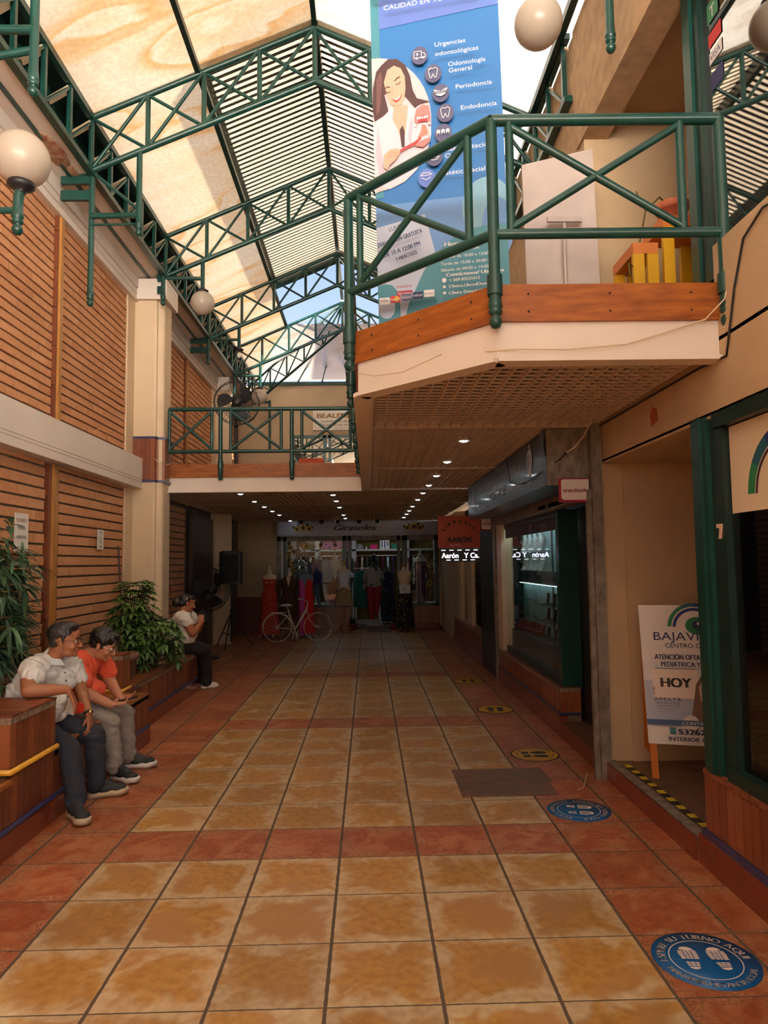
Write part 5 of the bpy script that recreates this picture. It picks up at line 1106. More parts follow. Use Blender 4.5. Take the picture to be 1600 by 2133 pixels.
mb = loft(MB(), (x, y, 0), [(.45, .20, .15), (.7, .20, .15), (.95, .16, .125), (1.1, .175, .13), (1.24, .20, .12), (1.29, .15, .09), (1.33, .07, .07)], BRC)
for q in (-1, 1): mb.ptube([(x + q * .18, y, 1.25), (x + q * .235, y - .02, 1.05), (x + q * .235, y - .05, .75)], [.06, .052, .045], BRC, 10)
mb.build('coat', t); MB().prism([(x - .05, y - .135, 1.32), (x + .05, y - .135, 1.32), (x + .0, y - .155, 1.1)], (0, -.008, 0), BODY).build('shirt_front', t)
t = thing('mannequin', 'mannequin in a pink and red evening dress behind the bicycle frame', 'mannequin', (-1.37, 15.4, 0)); x, y = -1.37, 15.4; torso(t, x, y, .84, m=flat('form_blue_grey', (110, 120, 140))); stand(t, x, y, .9, white=True)
PKD, RDD = flat('pink_dress', (196, 80, 150), rough=.8), flat('red_dress', (205, 20, 24), rough=.8)
loft(MB(), (x - .07, y, 0), [(.04, .08, .13), (.4, .09, .14), (.85, .11, .13), (1.05, .09, .11), (1.22, .10, .11), (1.30, .05, .06)], PKD).build('dress', t); loft(MB(), (x + .05, y - .01, 0), [(.10, .15, .16), (.5, .12, .15), (.85, .12, .13), (1.05, .09, .112), (1.2, .10, .115), (1.31, .05, .07)], RDD, wave=.06).build('dress_overlay', t)
t = thing('mannequin', 'wooden-legged mannequin in a white off-shoulder top and leopard skirt', 'mannequin', (-.58, 16.4, 0)); x, y = -.58, 16.4; torso(t, x, y, .93, m=BODY, capm=STRIPW, s=.98); stand(t, x, y, 1.0)
loft(MB(), (x, y, 0), [(1.0, .125, .105), (1.14, .125, .10), (1.27, .155, .12), (1.36, .165, .11), (1.40, .12, .085, .03)], flat('white_top', (205, 210, 218), rough=.8)).ptube([(x + .12, y, 1.38), (x + .19, y - .01, 1.34), (x + .20, y, 1.28)], .045, MATS['white_top'], 8).build('top', t)
loft(MB(), (x, y, 0), [(.62, .235, .19), (.8, .20, .16), (1.0, .145, .115), (1.05, .13, .105)], LEO, wave=.07).build('skirt', t)
t = thing('mannequin', 'bare-shouldered mannequin in a long dark printed skirt with a paper sign', 'mannequin', (.85, 16.55, 0)); x, y = .85, 16.55; torso(t, x, y, .88, capm=STRIPW); stand(t, x, y, .9)
loft(MB(), (x, y, 0), [(.07, .24, .2), (.4, .20, .17), (.8, .17, .14), (.98, .175, .12), (1.04, .15, .105)], BLKL, wave=.06).build('skirt', t)
mb = MB(); mb.obox((x, y - .15, .98), (.13, 0, .005), (0, .002, 0), (-.005, 0, .10), WPAPER); s = Sheet(mb, (x - .13, y - .153, .88), (1, 0, 0), (0, 0, 1), .001); s.text('30%', .13, .08, .04, PNV, width=.09, align='c'); mb.build('paper_sign', t)
t = thing('mannequin', 'mannequin in a flowered top and red trousers inside the shop door', 'mannequin', (.13, 17.6, .06)); x, y = .13, 17.6; torso(t, x, y, .98, head=True, m=BLACK)
loft(MB(), (x, y, 0), [(1.0, .19, .13), (1.2, .18, .12), (1.38, .20, .12), (1.46, .17, .09), (1.5, .07, .07)], TFL).ptube([(x - .18, y, 1.42), (x - .24, y, 1.2), (x - .24, y - .03, .95)], [.06, .05, .035], TFL, 8).ptube([(x + .18, y, 1.42), (x + .22, y, 1.2)], [.06, .05], TFL, 8).build('top', t)
RTR = flat('red_trousers', (150, 36, 48), rough=.9); loft(MB(), (x - .07, y, 0), [(.2, .06, .07), (.6, .09, .09), (1.02, .12, .12)], RTR).build('trousers', t); loft(MB(), (x + .08, y, 0), [(.3, .04, .06, -.02), (.6, .09, .09), (1.02, .12, .12)], RTR).build('trousers', t)
MB().box(x - .2, x + .22, y - .15, y + .15, .06, .075, MWH).ptube([(x - .08, y, .25), (x - .08, y, .09), (x - .08, y - .1, .085)], [.03, .03, .02], MWH, 8).ptube([(x + .12, y, .8), (x + .14, y, .3), (x + .17, y - .05, .085)], [.04, .03, .02], MWH, 8).build('feet_and_base', t)
t = thing('mannequin', 'silver mannequin in a printed dress in the left shop window', 'mannequin', (-1.72, 17.4, .6)); x, y = -1.72, 17.4; torso(t, x, y, 1.16, m=MSV, head=True, s=.95); loft(MB(), (x, y, 0), [(.75, .17, .14), (1.1, .15, .11), (1.35, .12, .09), (1.55, .15, .11), (1.63, .15, .09)], BWP, wave=.05).build('dress', t); MB().ptube([(x + .16, y, 1.62), (x + .24, y - .04, 1.4), (x + .16, y - .1, 1.25)], [.04, .035, .025], MSV, 8).ptube([(x - .16, y, 1.62), (x - .24, y, 1.4), (x - .2, y, 1.2)], [.04, .035, .025], MSV, 8).build('arm', t); MB().tube((x, y, .5), (x, y, .8), .05, MSV).build('leg', t)
t = thing('mannequin', 'mannequin in a blue denim jacket and jeans in the left shop window', 'mannequin', (-1.2, 17.35, .6)); x, y = -1.2, 17.35; DEN, JEA, LTS = flat('denim_blue', (40, 62, 130), rough=.9), flat('light_jeans', (110, 140, 170), rough=.9), flat('pale_blue_shirt', (150, 176, 220), rough=.8); torso(t, x, y, 1.16, m=MWH)
loft(MB(), (x, y, 0), [(1.1, .20, .13), (1.35, .18, .13), (1.55, .22, .13), (1.66, .18, .1), (1.70, .08, .08)], DEN).ptube([(x - .2, y, 1.62), (x - .27, y - .03, 1.38), (x - .25, y - .08, 1.12)], [.075, .065, .055], DEN, 10).build('jacket', t); loft(MB(), (x + .13, y - .05, 0), [(1.14, .12, .10), (1.5, .13, .1), (1.68, .1, .09)], LTS).ptube([(x + .2, y, 1.63), (x + .28, y - .02, 1.4), (x + .27, y - .06, 1.15)], [.07, .06, .05], LTS, 10).build('shirt', t)
mb = MB(); mb.ptube([(x - .06, y, 1.15), (x - .06, y, .85), (x - .02, y, .6)], [.085, .065, .045], JEA, 10); mb.ptube([(x + .09, y, 1.15), (x + .14, y - .05, .85), (x + .17, y - .02, .6)], [.085, .065, .045], JEA, 10); mb.build('jeans', t)
t = thing('mannequin', 'mannequin in a printed white tee and maroon swirl trousers in the left window', 'mannequin', (-.85, 17.4, .6)); x, y = -.84, 17.4; torso(t, x, y, 1.15, m=MWH); loft(MB(), (x, y, 0), [(1.25, .13, .1), (1.45, .15, .11), (1.6, .17, .1), (1.66, .08, .07)], MATS['white_top']).ptube([(x - .14, y, 1.6), (x - .2, y, 1.5)], [.06, .055], MATS['white_top'], 8).ptube([(x + .14, y, 1.6), (x + .2, y, 1.5)], [.06, .055], MATS['white_top'], 8).build('tee', t)
mb = loft(MB(), (x - .05, y, 0), [(.6, .09, .09), (.9, .10, .1), (1.2, .13, .12), (1.3, .12, .1)], RPT); loft(mb, (x + .08, y, 0), [(.85, .09, .09), (1.2, .12, .12), (1.28, .12, .1)], RPT); mb.build('trousers', t)
t = thing('mannequin', 'mannequin in a purple patterned dress in the right shop window', 'mannequin', (1.30, 17.45, .6)); x, y = 1.30, 17.45; torso(t, x, y, 1.18, m=MSV, s=.9); loft(MB(), (x, y, 0), [(.6, .12, .11), (.9, .13, .12), (1.2, .15, .12), (1.4, .12, .1), (1.6, .15, .11), (1.7, .13, .09)], PUR, wave=.05).build('dress', t); loft(MB(), (x, y, 0), [(1.62, .16, .12), (1.70, .14, .1), (1.74, .08, .07)], MWH, wave=.1, nw=9).build('lace_collar', t); MB().ptube([(x + .14, y, 1.62), (x + .24, y - .05, 1.45), (x + .32, y - .1, 1.5)], [.04, .03, .02], MSV, 8).ptube([(x - .14, y, 1.62), (x - .22, y - .02, 1.4), (x - .2, y - .08, 1.22)], [.04, .03, .02], MSV, 8).build('arm', t)
t = thing('clothes_rack', 'rack with teal garments just inside the shop door', 'clothes rack', (-.2, 17.7, 0)); loft(MB(), (-.2, 17.7, 0), [(.5, .20, .16), (1.0, .19, .13), (1.35, .17, .1), (1.42, .05, .05)], flat('teal_cloth', (34, 96, 92), rough=.9), wave=.1).build('teal_garment', t); MB().tube((-.2, 17.7, 1.4), (-.2, 17.7, 1.5), .01, CHROME).tube((-.4, 17.7, 1.47), (.0, 17.7, 1.47), .01, CHROME).tube((-.35, 17.75, .06), (-.35, 17.75, 1.47), .012, BLACK).build('frame', t)
t = thing('mannequin', 'long navy floral dress on a form behind the red trousers', 'mannequin', (.48, 17.9, 0)); loft(MB(), (.48, 17.9, 0), [(.12, .22, .17), (.6, .2, .15), (1.1, .14, .11), (1.35, .17, .1), (1.42, .05, .05)], NAVF, wave=.06).build('dress', t); MB().tube((.48, 17.9, .06), (.48, 17.9, .3), .02, BLACK).tube((.48, 17.9, 1.4), (.48, 17.9, 1.5), .03, BLACK).build('stand', t)
for x, lb in ((-.40, 'small red flower pot at the left of the shop door'), (.60, 'red flower pot at the right of the shop door')):
    t = thing('flower_pot', lb, 'pot', (x, 16.75, 0)); MB().lathe([(.07, 0), (.10, .13), (.115, .13), (.115, .17), (.095, .17), (.09, .12), (0, .12)], (x, 16.75, 0), flat('red_pot', (120, 24, 20)), 16).build('pot', t)
    mb = MB(); 
    for k in range(24): a = R.uniform(0, 6.28); r = R.uniform(.03, .12); h = R.uniform(.2, .38); mb.ptube([(x, 16.75, .12), (x + r * .5 * math.cos(a), 16.75 + r * .5 * math.sin(a), h * .7), (x + r * math.cos(a), 16.75 + r * math.sin(a), h)], [.004, .012, .002], PDG, 5)
    mb.build('foliage', t)
t = thing('shelf_unit', 'small white cube shelf in the right shop window', 'shelf', (1.05, 17.3, .6)); m = MB()
for z in (.6, .88, 1.16): m.box(.88, 1.2, 17.2, 17.5, z, z + .015, WSH)
m.box(.88, .895, 17.2, 17.5, .6, 1.17, WSH); m.box(1.185, 1.2, 17.2, 17.5, .6, 1.17, WSH); m.build('boards', t); MB().box(.93, 1.05, 17.25, 17.45, .9, 1.08, PCR).build('book', t)
MB().box(-.05, .52, 16.4, 16.75, 0, .012, BLACK).build('doormat', label='dark doormat in front of the clothes shop door', cat='mat', loc=(.2, 16.6, 0))
# sign floor display: window platforms
st(MB().box(-2.2, -.5, 17.06, 18.0, .06, .6, WSH).box(.9, 1.75, 17.06, 18.0, .06, .6, WSH), 'platform', 'raised display floor inside the shop windows')

# ================================================================== BICYCLE
BK = flat('bicycle_white', (205, 196, 184), rough=.35)
def bicycle():
    ang = .12; O = Vector((-1.90, 14.6, 0)); ux = Vector((math.cos(ang), math.sin(ang), 0)); nx = Vector((-ux.y, ux.x, 0)); B = lambda a, z, d=0: O + ux * a + nx * d + Vector((0, 0, z)); r = .29; wb = .84
    t = thing('bicycle', 'white painted city bicycle parked in front of the clothes shop mannequins', 'bicycle', tuple(B(.42, 0)))
    for nm, a0 in (('rear', 0), ('front', wb)):
        m = MB(); m.ptube([B(a0 + r * math.cos(q), r + r * math.sin(q)) for q in [2 * math.pi * k / 36 for k in range(37)]], .009, BK, 8, caps=False); m.tube(B(a0, r, -.03), B(a0, r, .03), .018, BK)
        for k in range(20): q = 2 * math.pi * k / 20; m.tube(B(a0, r, .012 if k % 2 else -.012), B(a0 + r * math.cos(q), r + r * math.sin(q)), .0015, BK, 4)
        m.build('wheel', t)
    m = MB(); bb, st_, hd = B(.36, .24), B(.22, .66), B(.60, .70)
    m.tube(bb, st_, .014, BK).tube(B(.60, .62), bb, .018, BK).ptube([B(.60, .66), B(.50, .50), B(.40, .30), bb], .014, BK).tube(B(0, r), bb, .009, BK).tube(B(0, r), B(.26, .58), .008, BK).tube(B(.59, .60), B(.62, .74), .018, BK); m.build('frame', t)
    MB().ptube([B(.61, .62), B(.68, .42), B(.75, .32), B(wb, r)], .010, BK).build('fork', t)
    MB().ptube([B(.615, .72), B(.63, .80), B(.60, .83), B(.55, .86, .05), B(.42, .87, .20)], .010, BK).ptube([B(.60, .83), B(.55, .86, -.05), B(.42, .87, -.2)], .010, BK).build('handlebar', t)
    MB().tube(st_, B(.20, .72), .010, CHROME).ball(B(.18, .745), (.13, .07, .03), BK, 14, 8).build('saddle', t)
    MB().ptube([B(.36 + .075 * math.cos(q), .24 + .075 * math.sin(q), -.03) for q in [2 * math.pi * k / 20 for k in range(21)]], .007, BK, 6, caps=False).tube(B(.36, .24, -.04), B(.42, .12, -.05), .008, BK).tube(B(.36, .24, .04), B(.30, .36, .05), .008, BK).box(0, 0, 0, 0, 0, 0, BK).tube(B(.42, .12, -.05), B(.42, .12, -.13), .015, BK).build('crankset', t)
    MB().tube(B(-.12, .60), B(.2, .60), .006, BK).tube(B(-.10, .60), B(0, r), .005, BK).ptube([B(r * 1.06 * math.cos(q), r + r * 1.06 * math.sin(q)) for q in [k * math.pi / 12 for k in range(1, 13)]], .008, BK).build('rack_and_mudguard', t)
    MB().tube(bb, B(.30, .02, .1), .01, BK).tube(bb, B(.42, .02, -.1), .01, BK).build('kickstand', t)
bicycle()

# ================================================================== FLOOR STICKERS
SBL = flat('sticker_blue', (0, 86, 150), rough=.4); SWH = flat('sticker_white', (224, 208, 200), rough=.5); SYL = flat('sticker_yellow', (196, 144, 18), rough=.45)
def sole(s, c, k, m, ang=0, mirror=1, gap=None):
    ca, sa = math.cos(ang), math.sin(ang); T = lambda p: (c[0] + (p[0] * mirror * ca - p[1] * sa) * k, c[1] + (p[0] * mirror * sa + p[1] * ca) * k)
    L_ = [(.9, -.36), (.75, -.42), (.60, -.46), (.45, -.47), (.30, -.45), (.15, -.40)]
    def wl(y):  # half widths left/right along the sole, y 1 (toe) to 0 (arch)
        return -.30 - .16 * math.sin(min(1, max(0, (1 - y) / .8)) * 2.4), .30 + .12 * math.sin(min(1, max(0, (1 - y) / .9)) * 2.2)
    s.pg([T(p) for p in [(-.34, .78), (-.28, .92), (-.12, 1.02), (.08, 1.02), (.24, .93), (.34, .78), (.10, .72), (-.12, .72)]], m)
    for j in range(6):
        y1 = .70 - j * .125; y0 = y1 - .09; a, b_ = wl(y1); a2, b2 = wl(y0)
        for f0, f1 in ((0, .26), (.31, .48), (.52, .69), (.74, 1)):
            s.pg([T((a + (b_ - a) * f0, y1 + .03 * (f0 + f1 - 1))), T((a2 + (b2 - a2) * f0, y0 + .03 * (f0 + f1 - 1))), T((a2 + (b2 - a2) * f1, y0 - .03 * (1 - f0 - f1))), T((a + (b_ - a) * f1, y1 - .03 * (1 - f0 - f1)))], m); s.k -= 1
    for j in range(3):
        y1 = -.25 - j * .13; w = .30 - .02 * j
        for f0, f1 in ((-1, -.45), (-.35, .35), (.45, 1)): s.pg([T((w * f0, y1)), T((w * f0, y1 - .09)), T((w * f1, y1 - .09)), T((w * f1, y1))], m); s.k -= 1
    s.pg([T(p) for p in [(-.26, -.66), (.26, -.66), (.18, -.80), (0, -.86), (-.18, -.80)]], m)
def sticker_blue(cx, cy, r, rot, label):
    t = thing('floor_sticker', label, 'sticker', (cx, cy, .001), group='blue distance stickers', local=True, rotz=rot); mb = MB(); mb.lathe([(r, .0), (r, .0012), (0, .0013)], (0, 0, 0), SBL, 48); s = Sheet(mb, (0, 0, .0014), (1, 0, 0), (0, 1, 0), .0003)
    s.ring((0, 0), r * .66, r * .68, SWH, seg=48); s.arc('ESPERE SU TURNO AQUI', (0, 0), r * .74, r * .17, SWH, 187, 5, bold=.0012)
    n_ = 'MANTENER DISTANCIA SOCIAL'; s.arc(n_, (0, 0), r * .90, r * .13, SWH, 202, 342, inward=True, bold=.0008)
    sole(s, (-r * .28, r * .0), r * .42, SWH, -.05); sole(s, (r * .28, r * .0), r * .42, SWH, .05, -1); mb.build('print', t)
sticker_blue(1.335, 2.885, .205, -.10, 'nearest round blue floor sticker with white footprints'); sticker_blue(1.338, 4.58, .20, -1.75, 'second round blue floor sticker beside the entrance recess, turned sideways')
def sticker_yellow(cx, cy, r, rot, label, ring=True):
    t = thing('floor_sticker', label, 'sticker', (cx, cy, .001), group='yellow footprint stickers', local=True, rotz=rot); mb = MB(); mb.lathe([(r, .0), (r, .0012), (0, .0013)], (0, 0, 0), PBK, 40); s = Sheet(mb, (0, 0, .0014), (1, 0, 0), (0, 1, 0), .0003); s.ell((0, 0), r * .94, r * .94, SYL, 40)
    if ring: s.ring((0, 0), r * .74, r * .77, PBK, seg=40)
    for q in (-1, 1): s.ell((q * r * .26, r * .2), r * .19, r * .34, PBK, 18); s.rect(q * r * .26 - r * .14, q * r * .26 + r * .14, -r * .48, -r * .22, PBK); s.ell((q * r * .26, -r * .42), r * .14, r * .12, PBK, 14)
    mb.build('print', t)
sticker_yellow(1.365, 5.88, .20, -1.6, 'yellow footprint sticker nearest to the dark stained tiles'); sticker_yellow(1.362, 7.66, .20, -.1, 'middle yellow footprint sticker', ring=False); bpy.data.objects['floor_sticker.003']['label'] = 'bright yellow footprint sticker between the other two yellow ones'; sticker_yellow(1.33, 9.48, .20, 0, 'farthest yellow footprint sticker, in the shade by the steel guide')

# ================================================================== UPPER GALLERY THINGS, PAPERS, CABLES
t = thing('shop_sign', 'cream plaque reading BEAUTIFUL on the far upper wall', 'sign', (-.9, 16.98, 4.9)); mb = MB(); mb.box(-1.32, .0, 16.93, 17, 4.92 + .0, 5.46, flat('plaque', (232, 222, 206))); GOL = flat('gold_letters', (176, 122, 44)); s = Sheet(mb, (-1.32, 16.929, 4.92), (1, 0, 0), (0, 0, 1), .001); s.line([(.05, .05), (1.27, .05), (1.27, .49), (.05, .49), (.05, .05)], .008, GOL)
s.text('BEAUTIFUL', .10, .30, .12, GOL, width=1.1, bold=.01); s.text('LLENAS DE BELLEZA', .20, .19, .055, GOL, width=.95, bold=.003); s.text('LLENAS DE PODER', .24, .10, .05, GOL, width=.85, bold=.003); s.line([(.62, .42), (.58, .36), (.66, .36), (.62, .42)], .01, GOL); mb.build('plaque', t)
for o in t.children: o.location.z += -.05
MB().box(-1.15, -.55, 10.5, 10.8, 2.94, 3.14, PW).build('white_box', label='white box on the gallery behind the orange one', cat='box', loc=(-.85, 10.6, 2.94)); mb = MB().box(-1.02, -.66, 10.3, 10.5, 2.94, 3.17, POR); mb.lathe([(.05, 0), (.05, .004), (.0, .005)], (-.84, 10.298, 3.05), PW, 16, axis=(0, -1, 0)); mb.build('orange_box', label='orange cardboard box on the far gallery edge', cat='box', loc=(-.84, 10.4, 2.94))
# boards, plant stand
BRD = mat('weathered_white_board', s2l(196, 180, 172), rough=.7, c2=s2l(172, 156, 152), vs=3); t = thing('panel_board', 'weathered white board standing on the balcony behind the railing', 'board', (1.5, 5.0, 2.94)); mb = MB(); mb.prism([(1.22, 5.05, 2.94), (1.75, 4.98, 2.94), (1.75, 5.08, 4.75), (1.22, 5.15, 4.66)], (0, .03, 0), BRD); mb.build('panel', t)
MB().box(1.36, 1.62, 4.975, 5.0, 4.12, 4.16, BRD).tube((1.48, 4.97, 2.96), (1.49, 5.0, 4.16), .012, BRD).build('latch_bar', t)
MB().ptube([(1.79, 5.5, 4.0), (1.72, 5.5, 4.35), (1.78, 5.45, 4.8)], .035, PILLAR).build('drain_pipe', label='cream drain pipe slanting on the tan wall above the white board', cat='pipe', loc=(1.77, 5.5, 4.4))
OW, YW = flat('orange_stool_wood', (206, 118, 54), rough=.5), flat('yellow_stool_paint', (214, 160, 20), rough=.45)
def pstand(x0, x1, y0, y1, z, lb):
    t = thing('plant_stand', lb, 'stand', ((x0 + x1) / 2, (y0 + y1) / 2, 2.94), group='orange and yellow plant stands'); MB().box(x0, x1, y0, y1, z - .07, z, OW).build('top', t)
    for a in (x0, x1 - .07):
        for b_ in (y0 + .002, y1 - .032): MB().box(a, a + .07, b_, b_ + .03, 2.94, z - .07, YW).build('leg', t)
pstand(1.69, 1.85, 4.22, 4.58, 3.60, 'lower orange-topped plant stand with yellow legs'); pstand(1.895, 2.21, 4.24, 4.56, 3.79, 'taller orange-topped plant stand with yellow legs under the terracotta pot')
t = thing('flower_pot', 'terracotta pot on the taller yellow-legged stand', 'pot', (2.03, 4.40, 3.79)); MB().lathe([(.065, 0), (.092, .10), (.095, .10), (.105, .105), (.108, .15), (.095, .15), (.085, .11), (0, .11)], (2.03, 4.40, 3.79), TERRA, 24).build('pot', t); MB().ptube([(1.990, 4.370, 3.927), (1.914, 4.316, 3.949), (1.805, 4.283, 3.840), (1.762, 4.261, 3.666), (1.696, 4.239, 3.448), (1.686, 4.229, 3.231), (1.696, 4.229, 3.089)], [.006, .005, .005, .006, .004, .004, .003], mat('dry_stem', (0.098, 0.074, -0.108)), 6).ptube([(1.696, 4.239, 3.448), (1.664, 4.229, 3.470), (1.664, 4.218, 3.383)], .006, MATS['dry_stem'], 5).ptube([(1.805, 4.283, 3.840), (1.762, 4.261, 3.905), (1.740, 4.261, 3.959)], .004, MATS['dry_stem'], 5).build('dry_stem', t)
# upper right shop glass
t = thing('shop_window', 'upper right shop glass in a green frame reflecting the roof louvers', 'window', (1.85, 2.6, 3.2)); MB().box(1.93, 2.02, 3.86, 3.95, 2.95, 5.2, GREEN).box(1.95, 2.02, 3.80, 3.86, 2.95, 5.2, DGREEN).box(1.94, 2.02, -1.1, 3.82, 3.16, 3.22, DGREEN).box(1.94, 2.02, -1.1, 3.82, 2.95, 3.0, DGREEN).build('window_frame', t); MB().box(1.985, 1.992, -1.1, 3.82, 3.0, 5.2, GLASSU).build('pane', t)
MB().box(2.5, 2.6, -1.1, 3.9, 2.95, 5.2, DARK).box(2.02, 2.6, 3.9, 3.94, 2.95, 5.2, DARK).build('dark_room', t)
mb = MB(); s = Sheet(mb, (1.983, 3.74, 4.25), (0, -1, 0), (0, 0, 1), .0007); s.rect(.0, .14, .0, .10, PNV).rect(0, .14, .16, .23, PW); s.text('VISA', .01, .175, .04, PNV, width=.11); s.rect(0, .14, .26, .34, PR).rect(0, .12, .40, .52, PGR); s.text('T', .03, .42, .07, PW); mb.build('card_stickers', t)
# papers on the brick wall
t = thing('wall_notice', 'white paper notice reading PROHIBIDO partly hidden by the bamboo leaves', 'notice', (-3.12, 6.35, 1.85)); mb = MB(); mb.box(-3.128, -3.124, 6.22, 6.47, 1.74, 2.09, WPAPER); s = Sheet(mb, (-3.1235, 6.22, 1.74), (0, 1, 0), (0, 0, 1), .0006); s.text('PROHIBIDO', .03, .27, .035, PCR, width=.19); s.text('FUMAR', .06, .20, .04, PBK, width=.13); s.text('ALIMENTAR', .03, .12, .03, PBK, width=.18); mb.build('paper', t)
t = thing('wall_notice', 'narrow white notice with a line drawing on the lower brick wall', 'notice', (-3.12, 8.2, 1.8)); mb = MB(); mb.box(-3.128, -3.124, 8.11, 8.30, 1.80, 2.03, WPAPER); s = Sheet(mb, (-3.1235, 8.11, 1.80), (0, 1, 0), (0, 0, 1), .0006); s.ring((.095, .11), .035, .04, PGRY); s.rect(.085, .105, .18, .215, PNV); s.line([(.07, .08), (.09, .13), (.12, .09), (.09, .07)], .006, PCR); s.rect(.06, .13, .035, .042, PNV).rect(.06, .13, .02, .025, PNV); mb.build('paper', t)
MB().ptube([(-3.12, 8.78, 1.85), (-3.115, 8.84, 1.4), (-3.11, 8.9, .95)], .012, mat('dark_conduit', (.10, .06, .05)), 6).build('wall_conduit', label='thin dark conduit on the brick wall above the leafy shrub', cat='pipe', loc=(-3.115, 8.8, 1.4))
REDP = flat('fire_red', (176, 28, 20), rough=.4)
for z0, z1, y, lb in ((.95, 1.64, 10.02, 'lower red fire hose cabinet edge behind the cream pillar'), (4.06, 4.72, 10.02, 'upper red fire cabinet edge beside the cream pillar')):
    t = thing('fire_cabinet', lb, 'cabinet', (-3.1, y + .2, z0)); MB().box(-3.14, -3.02, y, y + .42, z0, z1, DARK).build('body', t); MB().box(-3.03, -3.0, y, y + .42, z0, z0 + .04, REDP).box(-3.03, -3.0, y, y + .42, z1 - .04, z1, REDP).box(-3.03, -3.0, y + .38, y + .42, z0, z1, REDP).box(-3.03, -3.0, y, y + .04, z0, z1, REDP).build('frame', t); MB().ptube([(-3.0, y + .42, z0 + .22), (-2.94, y + .46, z0 + .22), (-2.94, y + .46, z0 + .32), (-3.0, y + .42, z0 + .32)], .009, REDP, 6).build('handle', t)
MB().box(-3.15, -3.10, 12.3, 14.0, .05, 2.5, mat('dark_brown_shutter', (.06, .04, .028), rough=.4)).box(-3.12, -3.05, 12.2, 12.32, 0, 2.55, MATS['dark_brown_shutter']).build('roller_shutter', label='dark brown shutter on the left wall behind the fan', cat='shutter', loc=(-3.12, 13.2, 0))
# cables
def cable(pts, r, m, lb, cat='cable'): return MB().ptube(pts, r, m, 6).build('cable', label=lb, cat=cat)
cable([(1.80, 3.30, 2.98), (1.77, 3.31, 2.88), (1.70, 3.37, 2.80), (1.5, 3.385, 2.74), (1.3, 3.385, 2.68), (1.0, 3.385, 2.655), (.75, 3.39, 2.66), (.60, 3.44, 2.665)], .004, WIREW, 'thin cream cable drooping across the white balcony fascia')
cable([(1.775, 3.33, 3.0), (1.79, 3.32, 2.90), (1.80, 3.31, 2.80)], .005, WIREW, 'short cream cable at the end of the wooden board by the corner post')
cable([(.40, 3.60, 2.70), (.20, 3.82, 2.665), (.05, 3.98, 2.69), (-.05, 4.08, 2.735)], .003, WIREW, 'thin cable along the angled balcony fascia')
cable([(1.77, 2.75, 3.12), (1.77, 2.95, 3.16), (1.772, 3.12, 3.10), (1.772, 3.22, 2.9), (1.772, 3.28, 2.72), (1.772, 3.32, 2.60), (1.77, 3.6, 2.615), (1.765, 4.4, 2.618), (1.765, 5.2, 2.618)], .006, WIREB, 'black cable curving down the cream wall beside the corner post')
cable([(1.64, 4.98, 2.62), (1.60, 5.05, 2.52), (1.55, 5.1, 2.45), (1.49, 5.15, 2.405)], .004, WIREW, 'cream cable hanging from the grid ceiling by the dark sign')
cable([(1.49, 5.15, 2.405), (1.46, 5.22, 2.37), (1.37, 5.45, 2.30), (1.365, 5.9, 2.28), (1.365, 6.3, 2.30), (1.365, 6.6, 2.36), (1.365, 6.75, 2.62)], .004, WIREB, 'black cable looped across the dark jewellery sign')
MB().ball((1.49, 5.15, 2.405), .012, BLACK, 8, 6).build('cable_joint', label='small black joint on the cable over the dark sign', cat='joint')
cable([(1.62, 5.3, .02), (1.50, 5.0, .006), (1.44, 4.95, .006)], .004, WIREW, 'short cream cable lying on the floor by the steel post')
cable([(-2.82, 9.26, 3.02), (-2.78, 9.27, 2.97), (-2.74, 9.32, 3.0), (-2.72, 9.45, 2.96), (-2.7, 9.55, 3.0)], .006, WIREW, 'bundle of cream cables tied around the tiled pillar collar')
cable([(-2.99, 7.6, 3.05), (-2.96, 7.65, 3.11), (-2.96, 7.9, 3.12), (-2.98, 8.0, 3.04)], .006, flat('orange_cable', (220, 150, 110)), 'small orange cable loop on top of the white ledge')
for k, x in enumerate((-2.5, -1.5)): pass
